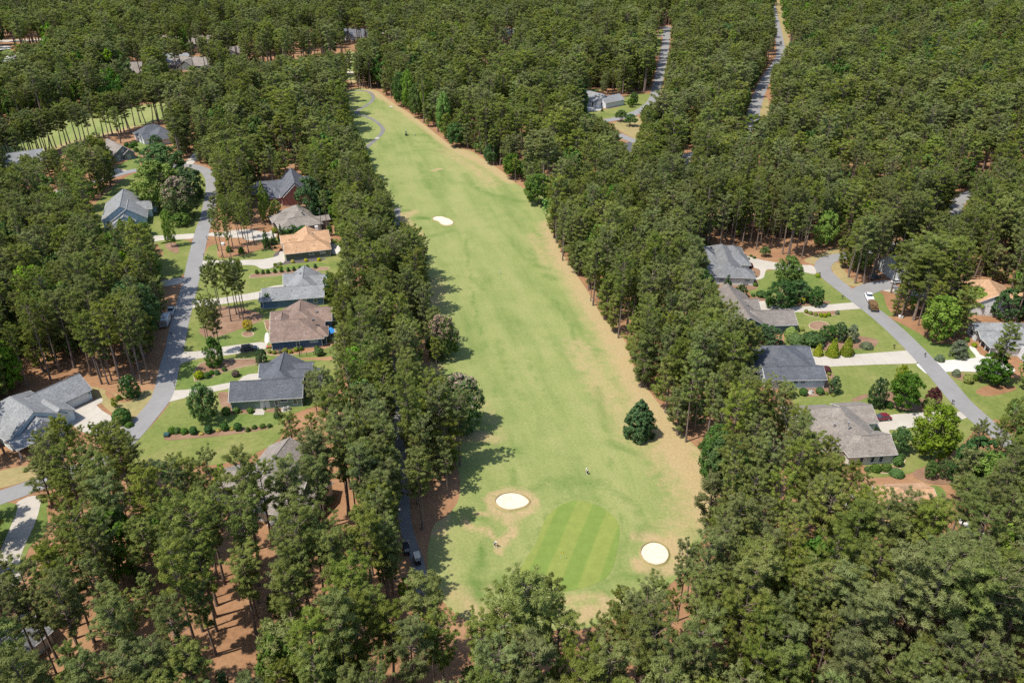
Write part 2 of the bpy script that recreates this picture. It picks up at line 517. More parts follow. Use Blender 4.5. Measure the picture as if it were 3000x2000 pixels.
def turf_sheet(name, pts, z, label, dry, lush, step=1.6):
    w = chaikin(gw(pts), 2)
    A = np.array([(p.x, p.y) for p in w])
    x0, y0 = A.min(0); x1, y1 = A.max(0)
    gx, gy = np.meshgrid(np.arange(x0, x1, step), np.arange(y0, y1, step))
    rg = np.random.default_rng(4)
    Q = np.stack([gx.ravel(), gy.ravel()], 1) + rg.uniform(-.4, .4, (gx.size, 2))
    Q = Q[inside(Q, A)]
    n = len(A)
    vs, es, fs, *_ = delaunay_2d_cdt([Vector(p) for p in A.tolist() + Q.tolist()], [], [list(range(n))], 1, 1e-4)
    P = np.array([(v.x, v.y) for v in vs])
    me = bpy.data.meshes.new(name)
    me.from_pydata([(p[0], p[1], z) for p in P], [], [tuple(f) for f in fs])
    for nm, st in (('dry', dry), ('lush', lush)):
        acc = np.zeros(len(P))
        for s_ in st: stroke(P, acc, *s_)
        at = me.attributes.new(nm, 'FLOAT', 'POINT')
        at.data.foreach_set('value', acc.astype(np.float32))
    me.materials.append(M['turf'])
    return tag(link(name, me), label, 'fairway', None, 'structure')
DRY = [(sv('s', 1080, 262, 1145, 298, 1238, 361, 1323, 430, 1425, 480, 1500, 530), 5, 1.0),
       (sv('s', 1300, 440, 1400, 500, 1440, 540), 6, .55), (sv('s', 1270, 500, 1290, 495), 2.5, .8),
       (sv('s', 1620, 660, 1640, 740, 1690, 800, 1740, 890), 7, .95), (sv('s', 1560, 690, 1600, 770), 4, .5),
       (sv('s', 1730, 870, 1790, 960, 1840, 1050, 1890, 1150, 1940, 1240, 1990, 1330, 2060, 1420, 2080, 1500), 7.5, 1.0),
       (sv('s', 1690, 1010, 1760, 1130, 1840, 1250, 1930, 1330, 2010, 1450, 1990, 1560), 6, .55),
       (sv('s', 1150, 620, 1220, 690), 4, 1.0), (sv('s', 1180, 640, 1210, 620), 3, .8), (sv('s', 1255, 830, 1275, 900), 3, .7), (sv('s', 1262, 1000, 1275, 1100), 2.5, .9),
       (sv('s', 1320, 1290, 1390, 1275, 1440, 1285), 3, .8), (sv('s', 1300, 1520, 1280, 1560), 2, .8),
       (sv('t8', 1010, 300, 1060, 390, 1170, 420, 1280, 395, 1330, 310, 1290, 270, 1180, 245, 1080, 250, 1010, 300), 1.5, 1.0),
       (sv('t8', 2040, 560, 2150, 560, 2280, 620, 2330, 720, 2250, 790, 2100, 800, 2040, 740), 2.0, 1.0), (sv('t8', 2260, 600, 2350, 640), 4, .9),
       (sv('t8', 840, 440, 860, 490, 960, 500, 1030, 530, 1060, 590), .9, .85), (sv('t8', 1120, 440, 1180, 490, 1170, 550, 1090, 620, 1080, 660), 1.4, .95), (sv('t8', 900, 400, 1000, 400, 1100, 440), .8, .8),
       (sv('s', 1330, 1740, 1400, 1800, 1500, 1790), 3, .75), (sv('s', 1700, 1800, 1790, 1770), 2.5, .9), (sv('s', 1640, 1760, 1760, 1740), 1.6, .6),
       (sv('t8', 960, 900, 1050, 900), 2, .55), (sv('s', 1280, 820, 1300, 860), 3, .5), (sv('s', 1420, 1180, 1460, 1290), 3, .4), (sv('s', 1020, 270, 1040, 300), 3, .4)]
LUSH = [(sv('t8', 1210, 780, 1270, 690, 1340, 580, 1385, 460, 1420, 380, 1500, 310, 1620, 275, 1760, 300, 1860, 360, 1940, 430, 1960, 520, 1930, 700, 1900, 800, 1830, 870, 1700, 930), .9, .5),
        (sv('t8', 1310, 240, 1420, 170, 1560, 150, 1750, 190, 1900, 260, 2030, 350, 2080, 440, 2050, 560), 1.8, .52),
        (sv('t8', 1500, 200, 1650, 175, 1800, 200), 3.0, .5), (sv('t8', 1850, 0, 1850, 230), .7, .5),
        (sv('t8', 980, 590, 960, 700, 920, 830, 940, 980), 1.3, .8), (sv('t8', 1060, 860, 1130, 930, 1190, 960), 2, .8), (sv('t8', 850, 830, 1000, 760), 1.5, .5),
        (sv('t8', 1180, 80, 1190, 170, 1150, 230), 1.0, .5), (sv('t8', 900, 430, 960, 420, 1000, 440), 1.2, .6),
        (sv('t8', 2100, 470, 2200, 560, 2250, 580), 1.2, .45), (sv('t8', 1900, 850, 2060, 830, 2200, 800), 1.5, .6),
        (sv('t2', 540, 1120, 570, 1220, 610, 1300), 3, .55), (sv('t2', 500, 1040, 600, 1030, 700, 1050), 3, .45), (sv('t2', 850, 1200, 900, 1280, 1000, 1330, 1150, 1370, 1240, 1390), 3, .55),
        (sv('t2', 530, 1500, 590, 1505), 2.5, .9), (sv('t2', 430, 1450, 470, 1450), 2, .7), (sv('t2', 480, 930, 600, 930, 620, 960), 2.2, .5), (sv('t2', 600, 980, 540, 985, 480, 950), 2, .5),
        (sv('t5', 620, 60, 700, 40, 760, 20), 3, .5), (sv('t5', 860, 80, 880, 260, 900, 440, 930, 600, 960, 720, 1000, 850), .8, .6), (sv('t5', 930, 350, 980, 430), 2.2, .45),
        (sv('t5', 1300, 150, 1340, 260, 1420, 280), 2.5, .55), (sv('t5', 1400, 320, 1460, 350), 3, .6), (sv('t5', 1460, 480, 1560, 640, 1600, 740, 1640, 860), 1.0, .6),
        (sv('t5', 1080, 780, 1130, 950, 1180, 1050), 2.2, .45), (sv('t5', 1270, 860, 1320, 1010, 1390, 1120), 1.0, .5), (sv('t5', 1050, 1000, 1050, 1160), .8, .5),
        (sv('t5', 1770, 1100, 1790, 1250, 1830, 1400), 2.0, .5), (sv('t5', 1830, 1480, 1950, 1520, 2050, 1560), 2.0, .55), (sv('t5', 960, 1490, 1100, 1510, 1250, 1540), 1.8, .5),
        (sv('t5', 1220, 1130, 1260, 1180), 2.5, .4), (sv('t5', 650, 1030, 720, 1060), 3, .5), (sv('t2', 90, 770, 160, 830), 2, .4)]
turf_sheet('fairway', FAIR, .03, 'long striped golf fairway with dry tan right margin between the pine woods', DRY, LUSH)
FAIR2 = sv('t1', -300, 960, 0, 900, 440, 810, 560, 770, 900, 740, 1250, 680, 1600, 560, 1900, 500, 1950, 560, 1600, 660, 1200, 800, 930, 880, 750, 930, 480, 1000, 200, 1090, 0, 1150, -300, 1230)
NOBUILD.append(FAIR2)
turf_sheet('fairway', FAIR2, .03, 'second pale fairway seen through a row of pines at upper left', [(sv('t1', 0, 1130, 200, 1080, 480, 990, 750, 920, 930, 875), 4, 1.0)], [], 4.0)
FAIR3 = sv('s', 1012, 145, 1040, 150, 1050, 200, 1060, 240, 1020, 245, 1006, 200)
NOBUILD.append(FAIR3)
turf_sheet('fairway', FAIR3, .03, 'small far strip of fairway with bunkers beyond the cart path bend', [(sv('s', 1012, 150, 1040, 152), 6, .9), (sv('s', 1020, 240, 1060, 238), 7, .9)], [], 5.0)

GREEN = sv('t8', 1600, 308, 1700, 318, 1800, 358, 1890, 428, 1922, 490, 1907, 620, 1882, 740, 1842, 830, 1760, 882, 1640, 922, 1500, 942, 1350, 905, 1245, 855, 1222, 790, 1280, 700, 1350, 590, 1390, 470, 1420, 410, 1490, 350)
sheet('putting_green', GREEN, .06, M['green'], 'smooth putting green with pale and dark mowing stripes', 'putting green')

def bunker(pts, label, lip=.35):
    w = chaikin(gw(pts), 3)
    c = sum(w, Vector((0, 0))) / len(w)
    n = len(w)
    v, f = [], []
    prof = [(1.0, .05), (.93, .02), (.6, -.02), (.25, .0)]
    for k, z in prof: v += [((c + (p - c) * k).x, (c + (p - c) * k).y, z + .06) for p in w]
    for k in range(len(prof) - 1):
        for i in range(n):
            j = (i + 1) % n
            f.append((k * n + i, k * n + j, (k + 1) * n + j, (k + 1) * n + i))
    v.append((c.x, c.y, .06)); q = len(v) - 1
    f += [((len(prof) - 1) * n + i, (len(prof) - 1) * n + (i + 1) % n, q) for i in range(n)]
    me = bpy.data.meshes.new('bunker'); me.from_pydata(v, [], f); me.materials.append(M['sand'])
    o = tag(link('sand_bunker', me), label, 'bunker')
    v, f = [], []
    prof = [(1.0, .04), (1.005, lip * .8), (1.03, lip), (1.08, lip * .6), (1.16, .035)]
    for k, z in prof: v += [((c + (p - c) * k).x, (c + (p - c) * k).y, z) for p in w]
    for k in range(len(prof) - 1):
        for i in range(n):
            j = (i + 1) % n
            f.append((k * n + i, k * n + j, (k + 1) * n + j, (k + 1) * n + i))
    me = bpy.data.meshes.new('lip'); me.from_pydata(v, [], f); me.materials.append(M['verge'])
    me.polygons.foreach_set('use_smooth', [True] * len(me.polygons))
    link('turf_lip', me, o)
    return o
bunker(sv('t8', 1060, 322, 1070, 295, 1110, 268, 1170, 258, 1230, 268, 1275, 295, 1296, 320, 1270, 350, 1210, 370, 1150, 378, 1090, 360), 'oval white sand bunker at the far left of the putting green')
bunker(sv('t8', 2060, 670, 2080, 625, 2130, 600, 2190, 605, 2240, 640, 2256, 690, 2230, 740, 2170, 758, 2110, 740, 2075, 710), 'round white sand bunker right of the putting green')
bunker(sv('t2', 626, 1505, 650, 1492, 690, 1492, 740, 1508, 772, 1528, 762, 1550, 720, 1555, 688, 1548, 672, 1528, 640, 1520), 'small kidney shaped sand bunker on the left of the mid fairway', .3)
bunker(sv('s', 1008, 180, 1018, 175, 1030, 178, 1026, 184, 1012, 186), 'pale far bunker upper one of two beyond the cart path bend', .3)
bunker(sv('s', 1010, 212, 1022, 208, 1038, 212, 1036, 217, 1014, 217), 'pale far bunker lower one of two beyond the cart path bend', .3)

# cart path
CART = sv('t2', 20, 640, 100, 622, 190, 630, 222, 660, 215, 700, 160, 735, 105, 765, 105, 785, 180, 805, 245, 840, 290, 885, 280, 920, 235, 965, 180, 1010, 120, 1060, 60, 1130)
road('cart_path', CART, 2.3, .075, M['cart_asphalt'], 'winding grey cart path bending round the far tee', 'path')
CART2 = sv('s', 1165, 610, 1160, 680, 1172, 740, 1180, 800, 1178, 850, 1172, 960, 1160, 1080, 1165, 1200, 1172, 1320, 1182, 1450, 1185, 1520, 1195, 1570, 1222, 1640, 1236, 1700, 1240, 1760)
road('cart_path', CART2, 2.5, .075, M['cart_asphalt'], 'cart path under the pines left of the putting green with parked carts', 'path')
for px_, lab in (((1146, 313), 'pale concrete strip across the upper cart path bend'), ((1105, 405), 'pale concrete strip across the lower cart path bend')):
    p = G(*px_)
    tag(MB().box(-1.0, 1.0, -1.6, 1.6, 0, .02).obj('path_crossing_slab', M['concrete'], None, (p.x, p.y, .083)), lab, 'slab', kind='structure')

# roads
ROAD_A = sv('s', -160, 1520, 0, 1457, 64, 1436, 123, 1412, 230, 1380, 320, 1340, 381, 1280, 430, 1222, 470, 1173, 484, 1137, 498, 1067, 512, 1022, 525, 952, 547, 871, 561, 818, 572, 761, 585, 707, 595, 667, 606, 640, 614, 600, 622, 560, 620, 522, 603, 499, 570, 487, 540, 484, 490, 488, 446, 493, 396, 499, 363, 507, 313, 521, 250, 543, 180, 560, 60, 590)
road('road', ROAD_A, 5.3, .07, M['asphalt'], 'grey asphalt street passing the left row of houses')
ROAD_B = sv('s', 3060, 1370, 2960, 1300, 2870, 1228, 2812, 1175, 2755, 1105, 2698, 1041, 2630, 973, 2566, 918, 2515, 880, 2472, 846, 2438, 820, 2413, 795, 2409, 776, 2425, 760, 2461, 752, 2540, 737, 2620, 720, 2690, 708, 2760, 690, 2803, 650, 2797, 610, 2812, 582, 2860, 560, 2960, 545)
road('road', ROAD_B, 5.5, .07, M['asphalt'], 'grey asphalt street bending past the right row of houses')
road('road', sv('s', 2505, 868, 2540, 846, 2574, 837, 2620, 832), 6.5, .078, M['asphalt'], 'short asphalt spur off the bend of the right street')
ROAD_C = sv('s', 1955, 78, 1951, 128, 1944, 170, 1931, 230, 1923, 264, 1914, 298, 1876, 328, 1808, 349, 1749, 357, 1700, 365)
road('road', ROAD_C, 6.5, .07, M['asphalt'], 'straight far street running down to the white house')
road('road', sv('s', 1760, 372, 1827, 402, 1866, 417, 1940, 440, 2010, 462, 2060, 440), 6, .07, M['asphalt'], 'far lane below the white house')
road('road', sv('s', 1940, 86, 1962, 82), 16, .072, M['asphalt'], 'round turning head at the top of the straight far street')
ROAD_D = sv('s', 2250, -30, 2259, 0, 2270, 51, 2281, 102, 2288, 140, 2287, 170, 2272, 191, 2240, 238, 2223, 281, 2209, 323, 2206, 349, 2196, 374, 2150, 430)
road('road', ROAD_D, 7, .07, M['asphalt'], 'pale road curving through the forest at upper right')
road('road', sv('s', -80, 123, 0, 121, 77, 119, 158, 116, 260, 110), 13, .07, M['concrete'], 'pale far road at the top left corner', 'road')
road('road', sv('s', 552, 481, 575, 455, 590, 438, 640, 425), 4.5, .078, M['concrete'], 'shaded concrete drive climbing right from the far street loop', 'driveway')

# driveways
def drive(pts, label, new=False, smooth=1):
    return sheet('driveway', pts, .062, M['concrete_new' if new else 'concrete'], label, 'driveway', smooth)
drive(sv('r7', 300, 868, 390, 868, 700, 880, 1100, 870, 1600, 860, 1850, 815, 1975, 775, 1990, 700, 2060, 655, 2120, 930, 1900, 920, 1840, 1040, 1610, 1062, 1490, 985, 1380, 975, 1200, 975, 700, 950, 355, 1035, 260, 1040), 'pale concrete driveway of the tan roofed house')
drive(sv('r6', 680, 240, 765, 232, 960, 210, 1200, 188, 1500, 140, 1800, 88, 1900, 66, 1900, 190, 1560, 240, 1220, 290, 735, 352, 650, 360), 'concrete driveway of the light grey roofed house')
drive(sv('r2', 360, 440, 480, 400, 600, 372, 790, 358, 790, 410, 500, 450), 'concrete pad beside the light grey garage wing')
drive(sv('r6', 500, 1075, 585, 1070, 880, 1060, 1110, 1005, 1500, 950, 1960, 896, 1990, 1020, 1660, 1070, 1280, 1130, 880, 1170, 640, 1230, 542, 1278, 440, 1300), 'concrete driveway with the black car beside the brown roofed house')
drive(sv('t4', 1140, 1124, 1192, 1120, 1300, 1115, 1440, 1095, 1600, 1062, 1600, 1105, 1440, 1135, 1300, 1165, 1158, 1202, 1110, 1210), 'concrete driveway of the dark grey roofed house')
drive(sv('t4', 1630, 1065, 1690, 1010, 1830, 998, 1840, 1080, 1640, 1080), 'concrete garage pad behind the dark grey garage wing')
drive(sv('r5', 1040, 745, 1480, 545, 1630, 478, 1695, 500, 1680, 545, 1555, 615, 2125, 955, 2000, 1085, 1400, 1085, 1080, 850), 'wide cream driveway of the left corner house')
drive(sv('t7', 108, 322, 215, 275, 292, 282, 255, 440, 152, 660, 135, 740, 160, 840, 100, 940, 0, 1050, -80, 900, 0, 660, 60, 520, 125, 372), 'long stained concrete driveway at the lower left corner')
drive(sv('t4', 960, 80, 1010, 58, 1200, 50, 1360, 38, 1345, 77, 1200, 82, 1080, 92, 1040, 108), 'narrow driveway left of the street by the blue house')
drive(sv('t4', 1085, 370, 1275, 338, 1262, 386, 1100, 412), 'short driveway apron left of the street near the trailer')
drive(sv('r7', 1120, 235, 1400, 230, 1620, 280, 1750, 300, 1850, 220, 1880, 260, 1925, 290, 1925, 390, 1780, 425, 1560, 455, 1300, 470, 1230, 400, 1000, 410, 700, 380, 480, 370, 500, 300, 800, 290), 'curving driveway of the taupe roofed house')
drive(sv('r8', 300, 930, 350, 888, 420, 940, 590, 968, 330, 1055, 200, 1050), 'small driveway by the grey gabled house at upper left')
drive(sv('t6', 410, 215, 440, 192, 540, 223, 640, 240, 830, 258, 905, 258, 928, 328, 840, 307, 640, 290, 572, 285, 562, 345, 520, 360, 470, 358, 480, 345, 530, 343, 538, 285, 460, 272), 'curved driveway and path of the grey hipped house', False, 2)
drive(sv('t6', 440, 512, 600, 503, 660, 540, 760, 550, 1140, 518, 1220, 512, 1260, 558, 1170, 562, 980, 577, 830, 582, 440, 590), 'driveway between the hedge and the golden shrubs')
drive(sv('t6', 840, 892, 1100, 880, 1470, 851, 1560, 845, 1660, 935, 1560, 936, 1240, 946, 840, 965), 'straight wide driveway of the slate roofed house')
drive(sv('t6', 1300, 1345, 1390, 1288, 1722, 1268, 1900, 1255, 1980, 1320, 1640, 1366, 1480, 1390, 1410, 1392, 1450, 1440, 1400, 1445, 1365, 1390), 'driveway with the maroon car')
drive(sv('t6', 1590, 930, 1690, 922, 1990, 900, 2028, 893, 1965, 820, 2000, 812, 2062, 890, 2150, 890, 2300, 970, 2260, 1020, 2100, 1002, 1960, 990, 1840, 990, 1760, 1002, 1690, 1020), 'bright white driveway of the white porch house', True)
drive(sv('t6', 2230, 1345, 2351, 1318, 2500, 1310, 2500, 1350, 2351, 1345), 'slip of driveway at the right edge')
drive(sv('t6', 1360, 430, 1480, 405, 1640, 440, 1850, 425, 1850, 475, 1640, 478, 1450, 450), 'shaded driveway behind the pine clump on the right')
drive(sv('t9', 1880, 400, 1960, 440, 2040, 520, 2200, 580, 2220, 650, 2080, 720, 2020, 690, 2070, 600, 1990, 545, 1910, 480), 'white driveway glimpsed through the lower right pines', True)
drive(sv('m7', 190, 420, 250, 365, 420, 340, 430, 420, 330, 428, 240, 430), 'driveway of the far white house', True)
drive(sv('t2', 2160, 245, 2240, 235, 2240, 252, 2165, 255), 'small driveway beside the straight far street')
drive(sv('s', -30, 132, 20, 134, 40, 140, 20, 147, -30, 146), 'pale drive at the far left edge', True)
drive(sv('s', 20, 163, 60, 160, 90, 160, 60, 168, 30, 176, 0, 200, -20, 205, 5, 180), 'forked pale drive at the far left edge', True)
drive(sv('s', 2000, 470, 2020, 452, 2034, 455, 2022, 485, 2010, 510, 1998, 500), 'driveway glimpsed between trunks below the far lane')
drive(sv('s', 1130, 95, 1150, 88, 1200, 92, 1190, 100, 1140, 105), 'pale patch of drive beside the far houses', True)
# joints: thin saw cuts across the straight drives
def joints(a0, a1, b0, b1, n, parent=None):
    A0, A1, B0, B1 = G(*a0), G(*a1), G(*b0), G(*b1)
    mb = MB()
    for i in range(1, n):
        t = i / n
        p, q = A0.lerp(A1, t), B0.lerp(B1, t)
        d = (A1 - A0).normalized() * .05
        mb.add([(p.x - d.x, p.y - d.y, .067), (p.x + d.x, p.y + d.y, .067), (q.x + d.x, q.y + d.y, .067), (q.x - d.x, q.y - d.y, .067)], [(0, 1, 2, 3)])
    o = mb.obj('driveway_joints', M['joint'], parent)
    return o
DV = [o for o in COL.objects if o.name.startswith('driveway')]
joints(*sv('t6', 880, 890, 1470, 852, 890, 962, 1558, 936), 9, DV[14])
joints(*sv('r6', 585, 1070, 1940, 900, 560, 1265, 1960, 1025), 11, DV[3])
joints(*sv('t7', 110, 350, -60, 900, 285, 300, 110, 900), 9, DV[7])
joints(*sv('r6', 765, 232, 1890, 70, 740, 350, 1890, 190), 9, DV[1])
joints(*sv('r5', 1480, 560, 2110, 960, 1160, 760, 1960, 1080), 6, DV[6])

# lawns
def lawn(pts, label, mat='lawn', z=.03, smooth=2, block=True): return sheet('lawn', pts, z, M[mat], label, 'lawn', smooth, block=block)
lawn(sv('t4', 930, 1475, 1050, 1360, 1180, 1200, 1215, 1080, 1250, 900, 1300, 640, 1345, 470, 1375, 350, 1400, 200, 1440, 120, 1560, 110, 1900, 60, 2330, 60, 2420, 300, 2400, 520, 2360, 800, 2340, 1000, 2250, 1200, 1960, 1300, 1950, 1440, 1800, 1540, 1500, 1640, 1100, 1640, 850, 1640), 'yards of the left row of houses with green and dry grass')
lawn(sv('r6', 1000, 1000, 1110, 870, 1250, 800, 1540, 690, 1700, 620, 1940, 570, 1960, 640, 1940, 890, 1500, 945, 1110, 1000), 'fresh green front lawn of the brown roofed house', 'lawn_lush', .045)
lawn(sv('r6', 500, 1500, 560, 1290, 700, 1230, 870, 1200, 780, 1400, 790, 1560, 1100, 1530, 1300, 1420, 1900, 1280, 1900, 1400, 1640, 1430, 1300, 1600, 700, 1750, 450, 1700), 'curved green lawn between the two lower driveways', 'lawn_lush', .045)
lawn(sv('r1', -250, 1000, 0, 1150, 130, 1140, 600, 1110, 1150, 1090, 1100, 1200, 950, 1330, 500, 1330, 0, 1390, -300, 1300, -420, 1150), 'green lawn below the dark grey roofed house', 'lawn_lush', .045)
lawn(sv('r2', 150, 150, 340, 110, 560, 95, 750, 45, 1100, 20, 1400, -10, 1420, 60, 1000, 85, 640, 130, 340, 165), 'green strip of lawn above the shrub row', 'lawn_lush', .045)
lawn(sv('t4', 1065, 105, 1335, 78, 1312, 200, 1272, 338, 1100, 362, 1060, 300, 1090, 200, 1140, 180), 'lawn left of the street below the narrow driveway')
lawn(sv('t4', 560, 1080, 700, 1105, 850, 1165, 1075, 1100, 1050, 1180, 960, 1300, 885, 1375, 700, 1215, 640, 1150), 'dry lawn of the left corner house', 'verge')
lawn(sv('t1', 560, 1600, 600, 1480, 700, 1350, 900, 1190, 1100, 1170, 1320, 1150, 1455, 1215, 1450, 1300, 1400, 1480, 1375, 1640, 980, 1700), 'shaded lawn round the blue gabled house')
lawn(sv('r8', 330, 900, 480, 830, 780, 690, 680, 640, 580, 480, 680, 440, 960, 490, 900, 600, 800, 780, 740, 950, 590, 970), 'bright lawn between the two houses at upper left', 'lawn_lush')
lawn(sv('t7', -60, 330, 108, 322, 125, 375, 60, 525, -20, 680, -80, 650), 'lush lawn left of the long driveway', 'lawn_lush')
lawn(sv('t7', 292, 282, 335, 300, 330, 480, 300, 560, 200, 620, 150, 790, 132, 740, 152, 662, 255, 442), 'lush lawn right of the long driveway', 'lawn_lush')
lawn(sv('t7', -60, 240, 0, 225, 90, 205, 280, 140, 260, 60, 0, 100, -80, 150), 'dry grass above the lower left road', 'verge')
lawn(sv('t6', 430, 450, 500, 360, 570, 285, 840, 300, 925, 325, 1110, 425, 1215, 500, 1400, 650, 1560, 790, 1640, 880, 1790, 1040, 1910, 1195, 2050, 1310, 1950, 1480, 1700, 1620, 1300, 1700, 1100, 1500, 760, 1250, 700, 1000, 700, 640), 'yards of the right row of houses with dry green grass')
lawn(sv('t6', 500, 420, 560, 300, 640, 290, 840, 308, 925, 330, 1035, 450, 990, 460, 840, 420, 640, 430, 560, 450), 'fresh mown lawn of the grey hipped house', 'lawn_lush', .045)
lawn(sv('t6', 1230, 440, 1380, 435, 1400, 540, 1480, 640, 1620, 700, 1720, 800, 1880, 800, 2000, 820, 2025, 892, 1990, 900, 1680, 930, 1560, 800, 1330, 600), 'green verge along the right side of the right street', 'lawn_lush')
lawn(sv('t6', 1755, 1004, 1840, 992, 1960, 992, 2100, 1004, 2260, 1030, 2420, 1060, 2420, 1330, 2300, 1325, 2180, 1320, 2020, 1320, 1880, 1160, 1740, 1010), 'lawn with dry patches at the right edge below the white driveway')
lawn(sv('t6', 1015, 250, 1080, 235, 1130, 320, 1200, 380, 1340, 385, 1240, 410, 1130, 400, 1050, 340), 'dry grass inside the street bend', 'verge')
lawn(sv('t6', 820, 225, 900, 195, 960, 180, 1060, 130, 1090, 190, 1030, 190, 930, 225, 910, 260), 'dry verge outside the street bend', 'verge')
lawn(sv('t9', 1240, 60, 1520, -20, 1700, -20, 1720, 40, 1660, 80, 1560, 130, 1280, 160), 'mown lawn between the taupe and tan roofs at lower right', 'lawn', .05)
lawn(sv('t9', 1690, 200, 1780, 210, 1830, 280, 1760, 300, 1700, 290), 'small green lawn beside the tan roof at lower right', 'lawn_lush')
lawn(sv('m7', 190, 440, 330, 430, 460, 410, 680, 370, 680, 240, 900, 225, 1030, 225, 1010, 330, 860, 430, 560, 510, 340, 535, 200, 525), 'lawn round the far white house')
lawn(sv('m7', 215, 170, 390, 165, 400, 185, 230, 215), 'bright green patch behind the far white house', 'lawn_lush')
lawn(sv('m7', 520, 580, 760, 510, 880, 490, 900, 590, 910, 640, 850, 790, 740, 720, 600, 650), 'dry lawn with two round trees below the far street', 'verge')
lawn(sv('t2', 2150, 260, 2210, 255, 2195, 380, 2160, 390), 'strip of lawn beside the straight far street')
lawn(sv('t2', 2185, 205, 2230, 205, 2225, 240, 2180, 245), 'lawn beside the turning head')
lawn(sv('t3', 630, 0, 685, 0, 712, 200, 745, 300, 705, 350, 690, 270, 665, 150), 'dry grass verge of the upper right road', 'verge')
lawn(sv('t3', 585, 665, 600, 760, 595, 860, 530, 835, 522, 760, 548, 700), 'dry grass inside the curve of the upper right road', 'verge')
lawn(sv('t1', -60, 330, 90, 340, 90, 375, 0, 385, -60, 390), 'small lawn at the far left edge', 'lawn_lush')
lawn(sv('t6', 1540, 60, 1640, 50, 1735, 70, 1640, 95, 1560, 110), 'grass patch beside the road under the right woods')
lawn(sv('t1', 1420, 390, 1500, 380, 1500, 450, 1440, 450), 'grass patch beside the far roofs at upper left')

# garden beds
def bed(pts, label, mat='mulch', smooth=2, edge=False):
    o = sheet('garden_bed', pts, .056, M[mat], label, 'garden bed', smooth, block=False)
    if edge:
        w = chaikin(gw(pts), 2)
        mb = MB()
        for a, b in zip(w, w[1:] + w[:1]): mb.bar((a.x, a.y, .08), (b.x, b.y, .08), .09, 4)
        mb.obj('edging', M['edging'], o)
    return o
bed(sv('r7', 680, 600, 760, 500, 1150, 440, 1650, 480, 2040, 520, 2050, 640, 1980, 700, 1900, 690, 1830, 650, 1700, 630, 1520, 670, 1350, 740, 1000, 810, 700, 850), 'pine straw bed under the pines beside the tan roofed house', 'straw')
bed(sv('r7', 1890, 720, 2050, 640, 2040, 680, 1985, 730, 1970, 780, 1840, 815), 'dark mulch bed at the tan roofed house front', 'dark_mulch')
bed(sv('r3', 640, 1420, 1280, 1390, 1290, 1420, 1000, 1460, 640, 1490, 510, 1560, 500, 1520), 'dark mulch bed under the golden shrubs', 'dark_mulch')
bed(sv('r2', 150, 262, 770, 198, 1060, 150, 1480, 120, 1480, 65, 1000, 97, 640, 142, 330, 172, 200, 195), 'long mulch strip under the row of small shrubs', edge=True)
bed(sv('r6', 1130, 310, 1500, 330, 1900, 440, 1900, 560, 1540, 690, 1250, 800, 1000, 850, 820, 740, 1000, 560, 1130, 450), 'shaded pine straw bed under the tall yard pines', 'mulch')
bed(sv('r6', 780, 1550, 770, 1400, 870, 1250, 1200, 1200, 1500, 1190, 1900, 1180, 1900, 1255, 1500, 1330, 1250, 1405, 1030, 1500, 800, 1550), 'mulch bed round the ivy covered tree', edge=True)
def ell(t, cx, cy, rx, ry, n=14): return sv(t, *[c for i in range(n) for c in (cx + rx * math.cos(2 * math.pi * i / n), cy + ry * math.sin(2 * math.pi * i / n))])
bed(ell('r6', 1660, 780, 100, 46), 'round edged bed under the golden tree', edge=True)
bed(sv('r2', 400, 950, 560, 930, 600, 1020, 500, 1030, 490, 1140, 440, 1080, 430, 1000), 'mulch bed at the brown roofed house front', edge=True)
bed(sv('r2', 440, 1435, 560, 1440, 980, 1395, 1370, 1365, 1560, 1285, 1590, 1320, 1400, 1425, 980, 1500, 560, 1525, 450, 1495), 'shrub bed along the navy wall', 'straw', edge=True)
bed(sv('r1', 1390, 170, 1700, 160, 1980, 130, 1960, 215, 1600, 200, 1400, 195), 'pine straw strip by the black fence', 'straw')
bed(sv('r1', -20, 760, 100, 735, 190, 760, 215, 930, 240, 1060, 600, 1030, 610, 1110, 250, 1115, 130, 1140, 50, 1000), 'mulch bed round the corner of the dark grey roofed house')
bed(sv('r1', 790, 1040, 1180, 1000, 1200, 1085, 790, 1095), 'mulch bed beside the air conditioner')
bed(sv('t4', 1120, 1470, 1150, 1410, 1300, 1420, 1480, 1402, 1850, 1360, 1880, 1385, 1480, 1440, 1300, 1452), 'mulch strip under the clipped hedge balls')
bed(sv('t4', 1130, 115, 1210, 95, 1240, 150, 1220, 185, 1150, 150), 'mulch bed under the street tree left')
bed(sv('t4', 1690, 1080, 1810, 1060, 1700, 1120, 1600, 1130), 'mulch bed by the garage pad')
bed(sv('t4', 730, 1110, 830, 1180, 920, 1170, 900, 1200, 780, 1200, 720, 1150), 'pine straw bed under the magnolia', 'straw')
bed(sv('t6', 100, 60, 300, 30, 1060, 60, 1060, 130, 960, 175, 820, 225, 690, 230, 540, 218, 440, 190, 300, 110), 'sunlit pine straw strip above the grey hipped house', 'straw')
bed(sv('t6', 485, 275, 535, 285, 532, 340, 490, 342), 'mulch bed by the grey hipped house path')
bed(sv('t6', 230, 400, 470, 405, 510, 340, 525, 400, 500, 430, 300, 440), 'mulch bed along the grey hipped house wall')
bed(sv('t6', 460, 490, 570, 455, 640, 520, 560, 505, 465, 512), 'bare mulch bed beside the driveway turn')
bed(sv('t6', 780, 520, 900, 500, 1000, 505, 1030, 520, 900, 535, 780, 545), 'mulch bed under the golden hedge')
bed(sv('t6', 820, 580, 980, 577, 1080, 570, 1070, 600, 950, 615, 860, 605), 'edged bed with golden shrubs', edge=True)
bed(ell('t6', 940, 675, 72, 30), 'oval dirt bed ringed by stones', edge=True)
